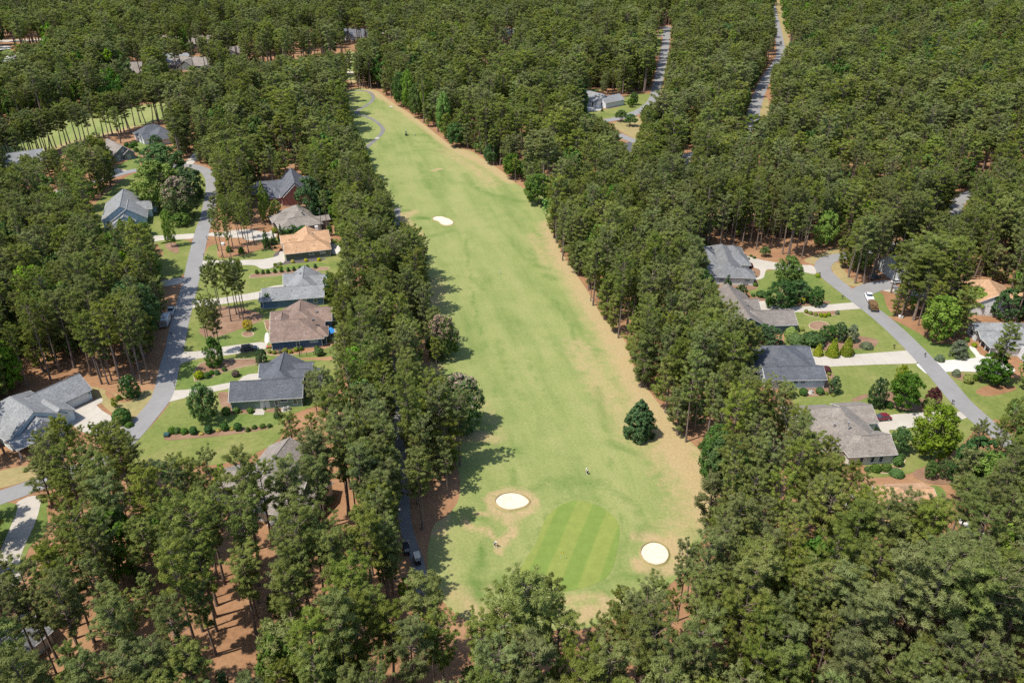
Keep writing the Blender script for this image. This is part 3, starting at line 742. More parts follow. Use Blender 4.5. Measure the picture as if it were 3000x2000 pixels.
bed(sv('t6', 880, 840, 940, 770, 1000, 740, 1200, 740, 1370, 775, 1300, 840, 1180, 830, 1050, 850), 'mulch bed with three golden cones')
bed(sv('t6', 790, 1100, 960, 1100, 1000, 980, 1040, 1000, 1060, 1130, 960, 1160, 830, 1165), 'mulch bed at the slate roofed house corner')
bed(sv('t6', 1260, 1160, 1430, 1120, 1650, 1180, 1800, 1200, 1780, 1260, 1640, 1270, 1440, 1240), 'mulch bed under the magnolia and red maple')
bed(sv('t6', 1140, 1190, 1260, 1140, 1290, 1160, 1200, 1200), 'mulch tip behind the taupe roof')
bed(sv('t6', 1380, 600, 1480, 620, 1660, 660, 1930, 660, 1990, 740, 1900, 790, 1720, 790, 1620, 720, 1480, 650), 'wide pine straw bed under the right pine clump', 'straw')
bed(sv('t6', 2000, 1130, 2100, 1080, 2310, 1090, 2290, 1120, 2180, 1150, 2080, 1165), 'pine straw bed under the twin trunk tree', 'straw')
bed(sv('t6', 1830, 1000, 1960, 1010, 2080, 1020, 2060, 1060, 1940, 1060, 1860, 1030), 'shrub bed beside the white driveway')
bed(sv('t6', 2010, 830, 2060, 850, 2100, 890, 2070, 890), 'narrow bed along the white porch', 'straw')
bed(sv('t9', 1280, 100, 1420, 100, 1500, 30, 1540, 20, 1500, 100, 1400, 130), 'mulch bed with clipped round shrubs', edge=True)
bed(sv('t9', 1560, 130, 1640, 80, 1830, 60, 1900, 150, 1900, 200, 1700, 200), 'gravel bed with shrubs at lower right')
bed(sv('r8', 660, 560, 800, 700, 900, 680, 820, 820, 760, 820, 800, 720, 700, 620), 'curved shrub bed between the two houses at upper left')
bed(ell('r7', 1330, 378, 75, 40), 'mulch island in the curving driveway', 'straw')
bed(sv('t7', 320, 330, 400, 380, 380, 440, 330, 470), 'pine straw bed by the long driveway', 'straw')

# ------------------------------------------------------------------ houses
HOUSEBOX = []                                       # footprints (world) kept free of trees
def wing_roof(x0, x1, y0, y1, axis, pitch, ends, ez, oh=.5, th=.16):
    """roof solid over a rectangle; ends: 'g' gable or 'h' hip at the low and high end of the ridge axis"""
    tp = math.tan(pitch)
    def tr(a, b, z): return (a, b, z) if axis == 'x' else (b, a, z)
    a0, a1, b0, b1 = (x0, x1, y0, y1) if axis == 'x' else (y0, y1, x0, x1)
    a0 -= oh * (.7 if ends[0] == 'g' else 1); a1 += oh * (.7 if ends[1] == 'g' else 1)
    b0 -= oh; b1 += oh
    hw = (b1 - b0) / 2
    rz = ez + hw * tp
    bm_ = (b0 + b1) / 2
    ra = a0 + (hw if ends[0] == 'h' else 0)
    rb = a1 - (hw if ends[1] == 'h' else 0)
    if ra > rb: ra = rb = (ra + rb) / 2
    v = [tr(a0, b0, ez), tr(a1, b0, ez), tr(a1, b1, ez), tr(a0, b1, ez), tr(ra, bm_, rz), tr(rb, bm_, rz)]
    v += [(p[0], p[1], p[2] - th) for p in v]
    f = [(0, 1, 5, 4), (2, 3, 4, 5), (1, 2, 5), (3, 0, 4), (6, 10, 11, 7), (8, 11, 10, 9), (7, 11, 8), (9, 10, 6),
         (0, 6, 7, 1), (1, 7, 8, 2), (2, 8, 9, 3), (3, 9, 6, 0)]
    if axis == 'y': f = [tuple(reversed(q)) for q in f]
    if ends[0] == 'g': f = [q for q in f if q not in ((3, 0, 4), (4, 0, 3), (9, 10, 6), (6, 10, 9), (3, 9, 6, 0), (0, 6, 9, 3))] + [(0, 4, 10, 6), (3, 9, 10, 4)]
    if ends[1] == 'g': f = [q for q in f if q not in ((1, 2, 5), (5, 2, 1), (7, 11, 8), (8, 11, 7), (1, 7, 8, 2), (2, 8, 7, 1))] + [(1, 7, 11, 5), (2, 5, 11, 8)]
    # trim: fascia along the eaves, barge boards on the gables
    tb = []
    e0, e1 = tr(a0, b0, ez), tr(a1, b0, ez)
    tb.append((tr(a0, b0, ez - .1), tr(a1, b0, ez - .1)))
    tb.append((tr(a0, b1, ez - .1), tr(a1, b1, ez - .1)))
    if ends[0] == 'h': tb.append((tr(a0, b0, ez - .1), tr(a0, b1, ez - .1)))
    else: tb += [(tr(a0, b0, ez - .1), tr(ra, bm_, rz - .1)), (tr(a0, b1, ez - .1), tr(ra, bm_, rz - .1))]
    if ends[1] == 'h': tb.append((tr(a1, b0, ez - .1), tr(a1, b1, ez - .1)))
    else: tb += [(tr(a1, b0, ez - .1), tr(rb, bm_, rz - .1)), (tr(a1, b1, ez - .1), tr(rb, bm_, rz - .1))]
    cap = (tr(ra, bm_, rz + .01), tr(rb, bm_, rz + .01))
    return v, f, tb, cap, rz
class House:
    def __init__(s, name, label, org, rot, wall, roof, trim='trim', cat='house', ez=2.9, pitch=30, group=None):
        s.r = empty(name, (org[0], org[1], 0), R(rot))
        tag(s.r, label, cat, group)
        s.org, s.rot, s.wall, s.roofm, s.trim, s.ez, s.p = org, R(rot), M[wall], M[roof], M[trim], ez, R(pitch)
        s.w, s.i, s.roofs = [], 0, []
    def world(s, x, y):
        c, n = math.cos(s.rot), math.sin(s.rot)
        return s.org[0] + x * c - y * n, s.org[1] + x * n + y * c
    def wing(s, x0, x1, y0, y1, axis='x', ends='gg', pitch=None, ez=None, wall=None, oh=.5, open_=False):
        s.i += 1
        ez = (ez or s.ez) + s.i * .013
        p = R(pitch) if pitch else s.p
        v, f, tb, cap, rz = wing_roof(x0, x1, y0, y1, axis, p, ends, ez, oh)
        ro = MB().add(v, f).obj('roof', s.roofm, s.r)
        s.roofs.append(ro)
        t = MB()
        for a, b in tb: t.bar(a, b, .085, 4)
        t.obj('fascia', s.trim, s.r)
        MB().bar(cap[0], cap[1], .11, 5).obj('ridge_cap', s.roofm, ro)
        if not open_:
            e = .004 * s.i
            mb = MB()
            X0, X1, Y0, Y1 = x0 + e, x1 - e, y0 + e, y1 - e
            zt = ez - .17 + oh * math.tan(p)
            mb.box(X0, X1, Y0, Y1, 0, zt)
            hw = ((Y1 - Y0) if axis == 'x' else (X1 - X0)) / 2
            zr = zt + hw * math.tan(p)
            if axis == 'x':
                ym = (Y0 + Y1) / 2
                if ends[0] == 'g': mb.add([(X0, Y0, zt), (X0, Y1, zt), (X0, ym, zr)], [(0, 2, 1)])
                if ends[1] == 'g': mb.add([(X1, Y0, zt), (X1, Y1, zt), (X1, ym, zr)], [(0, 1, 2)])
            else:
                xm = (X0 + X1) / 2
                if ends[0] == 'g': mb.add([(X0, Y0, zt), (X1, Y0, zt), (xm, Y0, zr)], [(0, 1, 2)])
                if ends[1] == 'g': mb.add([(X0, Y1, zt), (X1, Y1, zt), (xm, Y1, zr)], [(0, 2, 1)])
            mb.obj('wall', M[wall] if wall else s.wall, s.r)
            MB().box(X0 - .03, X1 + .03, Y0 - .03, Y1 + .03, -.05, .28).obj('foundation', M['wall_grey'], s.r)
        s.w.append((x0, x1, y0, y1, axis, p, ez, rz))
        c = [s.world(*q) for q in ((x0, y0), (x1, y0), (x1, y1), (x0, y1))]
        HOUSEBOX.append([Vector(q) for q in c])
        return len(s.w) - 1
    def _on(s, wi, side, pos, z0, w, h, d, mb_fn, name, mat, parent=None):
        x0, x1, y0, y1 = s.w[wi][:4]
        mb = MB()
        mb_fn(mb, w, h, d)
        if side == 'S': T = Matrix.Translation((x0 + pos, y0, z0))
        elif side == 'N': T = Matrix.Translation((x0 + pos + w, y1, z0)) @ Matrix.Rotation(math.pi, 4, 'Z')
        elif side == 'W': T = Matrix.Translation((x0, y0 + pos + w, z0)) @ Matrix.Rotation(-math.pi / 2, 4, 'Z')
        else: T = Matrix.Translation((x1, y0 + pos, z0)) @ Matrix.Rotation(math.pi / 2, 4, 'Z')
        mb.v = [tuple(T @ Vector(p)) for p in mb.v]
        return mb.obj(name, mat, parent or s.r)
    def window(s, wi, side, pos, z0=1.0, w=1.0, h=1.3, glass='glass', bars=1):
        def fr(mb, w, h, d):
            t = .12
            mb.box(-t, w + t, -.07, .02, -t, 0); mb.box(-t, w + t, -.07, .02, h, h + t)
            mb.box(-t, 0, -.07, .02, 0, h); mb.box(w, w + t, -.07, .02, 0, h)
            for k in range(bars): mb.box(0, w, -.06, .02, h * (k + 1) / (bars + 1) - .03, h * (k + 1) / (bars + 1) + .03)
            mb.box(-t - .06, w + t + .06, -.13, .02, -t - .06, -t)
        f = s._on(wi, side, pos, z0, w, h, 0, fr, 'window', M['trim'])
        s._on(wi, side, pos, z0, w, h, 0, lambda mb, w, h, d: mb.box(0, w, -.03, .02, 0, h), 'pane', M[glass], f)
        return f
    def door(s, wi, side, pos, w=1.0, h=2.1, mat='trim'):
        f = s._on(wi, side, pos, .15, w, h, 0, lambda mb, w, h, d: (mb.box(-.1, 0, -.09, .02, 0, h), mb.box(w, w + .1, -.09, .02, 0, h), mb.box(-.1, w + .1, -.09, .02, h, h + .12)), 'door_frame', M['trim'])
        s._on(wi, side, pos, .15, w, h, 0, lambda mb, w, h, d: (mb.box(0, w, -.05, .02, 0, h), mb.box(w * .15, w * .85, -.07, .0, h * .1, h * .42), mb.box(w * .15, w * .85, -.07, .0, h * .52, h * .92)), 'door_leaf', M[mat], f)
        s._on(wi, side, pos, .15, w, h, 0, lambda mb, w, h, d: mb.box(w * .86, w * .93, -.12, -.05, 1.0, 1.1), 'handle', M['metal'], f)
    def garage(s, wi, side, pos, w=4.8, h=2.2, mat='trim'):
        def g(mb, w, h, d):
            mb.box(0, w, -.05, .02, 0, h)
            for r_ in range(4):
                for c in range(int(w / .6)): mb.box(c * .6 + .06, c * .6 + .54, -.07, 0, r_ * h / 4 + .06, (r_ + 1) * h / 4 - .06)
        s._on(wi, side, pos, .05, w, h, 0, g, 'garage_door', M[mat])
        s._on(wi, side, pos, .05, w, h, 0, lambda mb, w, h, d: (mb.box(-.15, 0, -.1, .02, 0, h + .15), mb.box(w, w + .15, -.1, .02, 0, h + .15), mb.box(0, w, -.1, .02, h, h + .15)), 'garage_frame', M['trim'])
    def roof_z(s, wi, x, y):
        x0, x1, y0, y1, axis, p, ez, rz = s.w[wi]
        d = (min(y - y0, y1 - y) if axis == 'x' else min(x - x0, x1 - x)) + .5
        return ez + d * math.tan(p)
    def vent(s, wi, x, y, kind='pipe'):
        z = s.roof_z(wi, x, y)
        mb = MB()
        if kind == 'pipe': mb.bar((x, y, z - .2), (x, y, z + .45), .09, 8); mb.bar((x, y, z - .1), (x, y, z + .06), .2, 8, .12)
        elif kind == 'flue': mb.bar((x, y, z - .2), (x, y, z + 1.1), .16, 8); mb.bar((x, y, z + 1.1), (x, y, z + 1.3), .26, 8, .1)
        else: mb.box(x - .3, x + .3, y - .3, y + .3, z - .3, z + .18); mb.box(x - .38, x + .38, y - .38, y + .38, z + .18, z + .26)
        mb.obj('roof_vent', M['metal'] if kind != 'box' else M['dark_trim'], s.roofs[wi])
    def post(s, x, y, h=2.8): MB().box(x - .12, x + .12, y - .12, y + .12, 0, h).obj('porch_post', s.trim, s.r)
    def gutter(s, x, y): MB().box(x - .06, x + .06, y - .06, y + .06, 0, 2.75).obj('downpipe', s.trim, s.r)

# left row
h = House('bungalow', 'sage green bungalow with dark grey shingle roof and white double door', (-70.5, 165.8), 6.7, 'wall_green', 'roof_dark', pitch=33)
a = h.wing(0, 17.5, 0, 8.4, 'x', 'gg'); b = h.wing(6.4, 16.8, 2, 16.5, 'y', 'hg'); c = h.wing(5.6, 11.6, 10.8, 17.4, 'x', 'gg', 30)
d = h.wing(12.5, 21.8, 4.8, 13.0, 'x', 'gg', 31); e = h.wing(12, 19, 9.6, 16.4, 'x', 'gg', 31)
h.door(a, 'S', 7.2, 1.05); h.door(a, 'S', 8.35, 1.05); h.window(a, 'S', 10.8, .9, .75, 1.25); h.window(a, 'S', 12.2, 1.75, 1.7, .65, bars=0); h.window(a, 'S', 15.3, .9, .9, 1.3)
h.garage(a, 'N', .8, 4.8); h.window(a, 'W', 3.4, 1.2, 1.5, 1.2); h.window(d, 'S', 6, 1, 1.2, 1.3)
for x, y in ((11.2, 2.8), (12.0, 2.7)): h.vent(a, x, y)
h.vent(a, 12.6, 1.1); h.vent(d, 16.9, 6.4, 'box'); h.gutter(.1, -.12); h.gutter(17.4, -.12)
h = House('bungalow', 'steel blue sided house with light grey shingle roof and long plain wall', (-77.9, 222.2), 10, 'wall_steel', 'roof_light', pitch=29)
a = h.wing(0, 18.6, 0, 7.8, 'x', 'gg'); b = h.wing(7, 17.6, 2, 17, 'y', 'hg', 32); c = h.wing(5.8, 11.5, 11, 18.4, 'x', 'gg', 28); d = h.wing(12, 19.2, 6.2, 15.5, 'x', 'gg', 28)
e = h.wing(-.9, 2, .6, 6.2, 'x', 'gg', 25, 2.5)
h.window(a, 'S', 11.8, 1.75, 1.5, .55, 'glass_painted_reflection', 0); h.garage(a, 'N', .8, 4.8); h.gutter(18.5, -.1); h.gutter(.1, -.1); h.window(a, 'S', 15.6, 1.0, .9, 1.2)
h.vent(a, 8.8, 2.3); h.vent(a, 13.1, 2.4); h.vent(b, 11.4, 12, 'box'); h.vent(b, 12, 14.6); h.vent(d, 16.6, 8.3)
h = House('bungalow', 'navy blue bungalow with brown shingle roof', (-68.3, 196.1), 9.9, 'wall_navy', 'roof_brown', pitch=24)
a = h.wing(0, 14.2, 0, 13.4, 'x', 'gh'); b = h.wing(2, 13, 7, 19.4, 'y', 'hg', 27); c = h.wing(-1.0, 8, 12.6, 19.0, 'x', 'gg', 24); d = h.wing(7, 16.4, 10.6, 19.6, 'x', 'gg', 25); e = h.wing(12, 15.3, 1.2, 6.6, 'x', 'hh', 24)
f = h.wing(.9, 4.2, 8.6, 12.6, 'y', 'gg', 35, 4.3, oh=.3)
h.window(a, 'S', 6.9, .85, .8, 1.35); h.window(a, 'S', 10.8, 1.75, 2.0, .6, 'glass_painted_reflection', 0); h.gutter(14.0, -.1); h.gutter(.12, -.1); h.gutter(15.2, 1.1); h.garage(a, 'W', 1.2, 4.8); h.door(a, 'W', 8, 1.0)
h.window(f, 'S', 1.1, 3.3, 1.0, .8); h.window(d, 'E', 2, 1, 1.5, 1.3); h.window(c, 'W', 2, 1, 1.6, 1.4)
h.vent(a, 11, 3.3); h.vent(a, 9.6, 1.3); h.vent(a, 11.8, 6, 'box'); h.vent(d, 12.4, 13.4, 'box')
h = House('bungalow', 'olive sided bungalow with tan orange shingle roof', (-80.1, 259.6), 17.5, 'wall_olive', 'roof_tan', pitch=28)
a = h.wing(0, 15.6, 0, 8, 'x', 'gh'); b = h.wing(3.2, 14.6, 2, 16, 'y', 'hg', 30); c = h.wing(-.6, 8, 10.6, 17.2, 'x', 'gg', 24); d = h.wing(8, 16.2, 6.5, 16.2, 'x', 'gg', 29); e = h.wing(2, 7.5, 7.2, 11.2, 'x', 'gg', 30, 3.0)
h.window(a, 'S', 8.2, 1.6, 1.6, .6, bars=0); h.window(a, 'S', 12, 1.6, 1.8, .6, 'glass_painted_reflection', 0); h.garage(a, 'W', 1.4, 4.8); h.window(c, 'W', 2, 1.1, 1.5, 1.2); h.gutter(15.5, -.1); h.gutter(.1, -.1)
h.vent(a, 9.7, 3.0); h.vent(a, 10.2, 1.7); h.vent(d, 10.6, 10.4, 'box'); h.vent(d, 11.5, 9.6)
MB().box(12.0, 13.1, 14.4, 15.4, 0, 6.4).obj('chimney', M['trim'], h.roofs[1])
h = House('bungalow', 'brown bungalow with taupe shingle roof and small sunroom', (-87.8, 283.2), 25, 'wall_brown', 'roof_taupe', pitch=27)
a = h.wing(0, 15.6, 0, 8.2, 'x', 'hh'); b = h.wing(3, 15, 2, 20, 'y', 'hh', 31); c = h.wing(-1.0, 7, 9, 16, 'x', 'hg', 26); d = h.wing(15.4, 19.6, 4, 8.4, 'x', 'gg', 22, 2.6)
h.window(d, 'S', .5, .7, 1.2, 1.5); h.window(d, 'S', 2.3, .7, 1.2, 1.5); h.window(d, 'E', 1.2, .7, 1.6, 1.5); h.window(a, 'S', 12, 1, 1, 1.3); h.door(a, 'S', 14, .95); h.garage(a, 'W', 1.5, 4.8)
h.vent(b, 10.8, 9.6, 'box'); h.vent(b, 9.8, 5.6, 'box'); h.vent(b, 11.4, 12.6)
MB().bar((15.2, -1.2, 0), (15.2, -1.2, 9.5), .12, 6).obj('utility_pole', M['dark_trim'], h.r)
h = House('brick_house', 'tall red brick gable house with slate roof and white dormer', (-96.2, 317.6), 18, 'brick', 'roof_slate', ez=3.6, pitch=43)
a = h.wing(0, 12.4, 0, 21, 'y', 'gg'); b = h.wing(-13.5, 3, 8.5, 18.5, 'x', 'hg', 36, 3.2); c = h.wing(9, 19, 8, 19, 'x', 'gh', 36, 3.2); d = h.wing(-4.5, 1.5, 3.2, 9, 'y', 'hg', 34, 2.8)
f = h.wing(-8.6, -6.4, 8.9, 13.5, 'y', 'gg', 42, 4.9, 'wall_white', .2); g = h.wing(1.2, 11.2, -1.0, 2, 'y', 'gg', 43, 3.9, 'brick', .4)
h.window(g, 'S', 5.8, 4.3, 1.1, 1.9, 'glass_painted_reflection'); h.window(g, 'S', 7.3, .9, 1.4, 1.6, 'glass_painted_reflection'); h.window(f, 'S', .65, 4.1, .9, 1.25); h.door(d, 'S', 2.4, 1.1, 2.2, 'dark_trim'); h.window(b, 'S', 1.5, 1, 1.1, 1.5)
h.vent(a, 10.6, 7); h.gutter(.2, -.15)
h = House('gabled_house', 'blue gabled house with weathered grey roof and side garage', (-158.6, 290.4), 19.8, 'wall_blue', 'roof_light', ez=3.1, pitch=34)
a = h.wing(0, 14.6, 1.5, 23.5, 'y', 'gg'); b = h.wing(3.5, 15.6, .4, 12, 'y', 'gg', 34, 2.9); c = h.wing(11, 17.4, 9.5, 15.5, 'x', 'gg', 36, 3.3, 'wall_paleblue'); d = h.wing(5.0, 11.5, -2.0, 3, 'y', 'gg', 36, 2.7)
e = h.wing(3, 12.5, -30, -9, 'y', 'hg', 32, 2.7); f = h.wing(4, 9.5, -10, .5, 'y', 'gg', 27, 2.6); g = h.wing(13.5, 18.8, 14.5, 18.0, 'x', 'gg', 32, 2.7)
h.window(a, 'S', 1.2, 1.2, 1.0, 1.5); h.window(d, 'S', 2.2, 1.0, 2.0, 1.5); h.window(c, 'E', 2.2, 3.2, 1.2, 1.0); h.garage(e, 'E', 8, 4.8); h.window(f, 'E', 3, 1, 1.2, 1.3); h.vent(a, 3.5, 9); h.vent(a, 4.8, 14)
# left corner house
h = House('corner_house', 'powder blue house with light grey shingle roof and white garage door', (-112.0, 165.4), 55, 'wall_paleblue', 'roof_light', ez=3.0, pitch=33)
a = h.wing(-6, 7.0, 0, 8.4, 'x', 'gg', 33); b = h.wing(-16.0, -2.6, -6.0, 11.5, 'y', 'gh', 33); c = h.wing(-13, -5.4, -9.2, -2, 'y', 'gg', 33, 3.4); d = h.wing(-6.4, -.6, -5.6, 1, 'y', 'gg', 33, 2.9); e = h.wing(-21, -12, -1, 8, 'x', 'gg', 33, 3.0)
f = h.wing(-16.5, -9, -10.6, -5.5, 'x', 'gg', 24, 2.9, open_=True)
h.garage(a, 'S', 1.0 + 6, 5.0); h.window(a, 'S', .6 + 5.2, .8, .5, 1.5); h.window(d, 'S', 1.9, 1, 1.8, 1.4); h.window(c, 'S', 2.6, 3.6, 1.9, 1.0, 'glass_painted_reflection', 0); h.window(b, 'W', 2, 1, 1.2, 1.4)
for x in (-16.3, -13.0, -9.3): h.post(x, -10.3)
h.vent(b, -12.5, 6.5); h.vent(b, -13.2, 3.5, 'box')
for x, z in ((.35 + 6 - 6, 1.9), (6.55, 1.9)): MB().box(x - .12, x + .12, -.22, 0, z, z + .35).obj('wall_lantern', M['black'], h.r)
# house hidden among the pines below
h = House('ranch_house', 'taupe roofed ranch house half hidden by the lower left pines', (-62.5, 127.5), -12, 'wall_cream', 'roof_taupe', pitch=29)
a = h.wing(0, 18.5, 0, 13, 'x', 'gg'); b = h.wing(3, 13, 9, 20.5, 'y', 'gg', 30); c = h.wing(12.5, 22, 3, 11, 'x', 'gg', 27); d = h.wing(15, 21, -3.5, 3.5, 'y', 'gg', 27)
h.window(a, 'S', 3, 1, 1.4, 1.3); h.window(a, 'S', 8, 1, 2, 1.3); h.window(d, 'S', 2, 1, 1.6, 1.3); h.vent(a, 5, 9); h.vent(c, 18, 5, 'box')
h = House('ranch_house', 'grey roofed house under the pines at the lower left corner', (-84, 84.5), 65, 'wall_grey', 'roof_grey', pitch=28)
a = h.wing(0, 11, 0, 8, 'x', 'gg'); h.garage(a, 'W', 1.5, 4.8); h.window(a, 'S', 3, 1, 1.8, 1.3)
# right row
h = House('hipped_house', 'grey hipped roof house with pale stone coloured walls beside the curved driveway', (67.3, 240.2), -4.5, 'wall_cream', 'roof_grey', ez=3.1, pitch=33)
a = h.wing(0, 9.6, 0, 25, 'y', 'hh'); b = h.wing(8, 13.0, .3, 6.4, 'x', 'gh', 31, 2.9); c = h.wing(6, 13.2, 10.5, 19, 'x', 'hh', 32); d = h.wing(-8, 4, 8, 22, 'x', 'hh', 31); e = h.wing(5, 12.6, 18, 25.5, 'x', 'hh', 30)
f = h.wing(-4, 4, 3.2, 10.5, 'x', 'hh', 30, 2.9)
h.window(a, 'S', 1.6, 1.5, 1.5, .7, 'glass_painted_reflection', 0); h.window(b, 'S', .8 + 1.4, 1.5, 1.5, .7, 'glass_painted_reflection', 0); h.door(c, 'E', 1.5, 1.1); h.garage(c, 'N', 1, 4.6); h.window(b, 'E', 2, 1, 1.2, 1.3); h.gutter(.1, -.1); h.gutter(8.6, -.1)
h.vent(a, 5.6, 3.4); h.vent(d, -3, 17, 'box'); h.vent(d, -1, 18.4, 'box'); h.vent(d, 1, 18, 'box')
h = House('ranch_house', 'dark teal house with weathered brown grey roof and long garage wing', (69.6, 205.9), 3.5, 'wall_teal', 'roof_greige', pitch=30)
a = h.wing(2, 14.4, 0, 8.8, 'x', 'gg', 28); b = h.wing(-6.4, 5.2, -1.6, 21, 'y', 'gg', 30); c = h.wing(1, 6.6, 9.5, 16.5, 'x', 'gg', 28)
h.garage(a, 'N', 5, 4.8); h.window(b, 'S', 3.5, 1, 1.5, 1.3); h.window(a, 'S', 4, 1.2, 1.5, 1.1); h.window(a, 'E', 3, 1, 1.6, 1.2); h.vent(a, 6.9, 2.6, 'pipe'); h.vent(b, -3, 6); h.vent(b, 2.2, 9, 'box')
h = House('slate_roofed_house', 'pale blue house with dark slate roof and white pergola deck', (66.4, 175.9), 1.5, 'wall_paleblue', 'roof_dark', pitch=27)
a = h.wing(0, 15.6, 0, 6.6, 'x', 'gg'); b = h.wing(-.6, 14.6, 3, 17.4, 'y', 'hh', 28); c = h.wing(9, 15.8, 10.6, 17.2, 'x', 'gg', 25); d = h.wing(10.5, 15.2, 6.6, 10.8, 'x', 'gg', 24, 2.7)
h.window(a, 'S', 7.4, 1.7, 1.0, .5, bars=0); h.window(a, 'S', 9.2, 1.7, 1.2, .5, bars=0); h.window(a, 'S', 3.2, 1.7, 1.2, .5, bars=0); h.garage(c, 'E', .8, 4.9); h.window(b, 'W', 2, .9, 1.2, 1.6); h.window(b, 'W', 5, .9, 1.2, 1.6); h.window(b, 'W', 8, .9, 1.2, 1.6); h.window(b, 'W', 11, .9, 1.2, 1.6)
h.vent(b, 3.4, 13); h.vent(b, 5.0, 8.4); h.vent(a, 10.2, 2.2); h.gutter(15.5, -.1)
MB().box(-4.2, -.7, 3.5, 9.0, .55, .7).obj('deck', M['wood'], h.r)
for x in (-4.0, -1.0):
    for y in (3.8, 8.6): MB().box(x - .09, x + .09, y - .09, y + .09, 0, 2.7).obj('pergola_post', M['trim'], h.r)
for y in (3.8, 8.6): MB().box(-4.5, -.7, y - .06, y + .06, 2.7, 2.95).obj('pergola_beam', M['trim'], h.r)
for i in range(12): MB().box(-4.4 + i * .32, -4.32 + i * .32, 3.3, 9.1, 2.96, 3.1).obj('pergola_slat', M['wood'], h.r)
st = MB()
for i in range(6): st.box(-2.2 - .0, -1.0, 3.4 - i * .32, 3.42 - i * .32 + .28, .55 - i * .09, .6 - i * .09)
st.obj('deck_steps', M['trim'], h.r)
h = House('taupe_roofed_house', 'pale walled house with broad taupe roof and dark metal flues', (77.2, 143.6), 5, 'wall_cream', 'roof_taupe', pitch=28)
a = h.wing(-1, 9.7, 0, 8.2, 'x', 'hg', 27); b = h.wing(-5, 8.4, 2.4, 19.5, 'y', 'hh', 30); c = h.wing(4, 11.4, 12.2, 20.4, 'x', 'gg', 26); d = h.wing(-9, 2, 11, 20, 'x', 'gg', 26)
for x in (2.6, 5.2, 7.2): h.window(a, 'S', x, .8, .8, 1.3)
h.door(b, 'E', 2.6, 1.1); h.garage(c, 'E', 1, 4.9); h.gutter(9.6, -.1); h.vent(b, -1.6, 8, 'flue'); h.vent(b, .8, 6.3, 'flue'); h.vent(b, .6, 14); h.vent(b, -.6, 12); h.vent(b, -3.6, 12.6)
h = House('tan_roofed_house', 'house with tan orange shingle roof among the lower right pines', (73.0, 121.8), 3, 'wall_cream', 'roof_tan', pitch=27)
a = h.wing(0, 13.6, 0, 10.6, 'y', 'hh', 30); b = h.wing(8, 15.6, 4.6, 10.8, 'x', 'gg', 25); c = h.wing(-3, 4, 1.5, 7, 'x', 'gg', 26)
h.vent(a, 2.4, 7.2, 'flue'); h.window(b, 'E', 2, 1, 1.5, 1.3); h.window(a, 'S', 4, 1, 1.8, 1.3); h.door(b, 'S', 5.5, 1)
h = House('tan_roofed_house', 'hidden white trimmed house with tan roof under the lower right pines', (76.5, 93.0), 4, 'wall_white', 'roof_tan', pitch=27)
a = h.wing(0, 10, 0, 9, 'y', 'gg'); h.window(a, 'S', 2, 1, 1.6, 1.3); h.window(a, 'S', 6, 1, 1.6, 1.3)
h = House('porch_house', 'white house with grey roof and front porch at the right edge', (134.3, 193.2), -2, 'wall_white', 'roof_light', ez=3.0, pitch=27)
a = h.wing(1.8, 16, 0, 14.2, 'y', 'hh', 27); b = h.wing(0, 8, 8.6, 13.4, 'x', 'gg', 27); c = h.wing(-.2, 8, 5.4, 9.2, 'x', 'gg', 29, 2.8, open_=True); d = h.wing(8, 22, -12, 2, 'x', 'gg', 27); e = h.wing(.2, 4, .4, 5.8, 'y', 'hg', 22, 2.7, open_=True)
h.window(b, 'W', 1.4, .9, 1.6, 1.5); h.door(a, 'W', 6.2, 1.1, 2.1, 'dark_trim'); h.window(a, 'W', 2, .8, 1.6, 1.5); h.garage(d, 'W', 4.5, 5.0); h.window(d, 'S', 3, 1, 1.5, 1.3)
for y in (.5, 3.0, 5.6, 8.4): h.post(.3, y)
MB().box(7.6, 22.3, -12.8, -12.4, 0, 3.0).obj('garden_wall', M['wall_grey'], h.r)
h = House('gabled_house', 'white gabled house with orange tan roof behind the right pines', (147.6, 217.4), -14, 'wall_white', 'roof_tan', ez=3.1, pitch=32)
a = h.wing(-6, 7.0, 0, 18, 'y', 'gh'); b = h.wing(5, 17, 3, 11.5, 'x', 'hg', 29); c = h.wing(-15, -2, 5, 14, 'x', 'gh', 29); h.window(a, 'S', 5.4, 1, 1.6, 1.4); h.window(a, 'S', 5.6, 4.0, 1.3, 1.0); h.vent(b, 9, 5.4)
# upper left
h = House('gabled_house', 'slate grey gabled house with light trim at upper left', (-194.0, 381.6), 44, 'wall_slate', 'roof_taupe', ez=3.2, pitch=36)
a = h.wing(0, 9.2, 0, 19, 'y', 'gg'); b = h.wing(-7, 2, 3, 13, 'y', 'gg', 34); c = h.wing(4.4, 9.4, -1.0, 4, 'y', 'gg', 34, 2.9)
h.window(a, 'S', 1.4, .7, 1.1, 1.8, 'glass_painted_reflection'); h.window(c, 'S', 1.5, .7, 1.3, 1.7, 'glass_painted_reflection'); h.window(a, 'S', 3.9, 4.0, 1.0, 1.3, 'glass_painted_reflection'); h.garage(b, 'S', 1.6, 4.8)
h = House('hipped_house', 'white house with dark blue grey hipped roof beside the second fairway', (-202.0, 424.0), -52, 'wall_white', 'roof_dark', ez=3.1, pitch=35)
a = h.wing(0, 12, 0, 16, 'y', 'hh'); b = h.wing(8, 22, 4, 16, 'x', 'hh', 34); c = h.wing(10.5, 15.5, .5, 6, 'y', 'gh', 34, 2.9)
h.window(a, 'S', 2, 1, 1.3, 1.5); h.window(a, 'S', 7, 1, 1.3, 1.5); h.window(a, 'E', 1, .8, 1.6, 1.8); h.door(a, 'E', 5, 1.2)
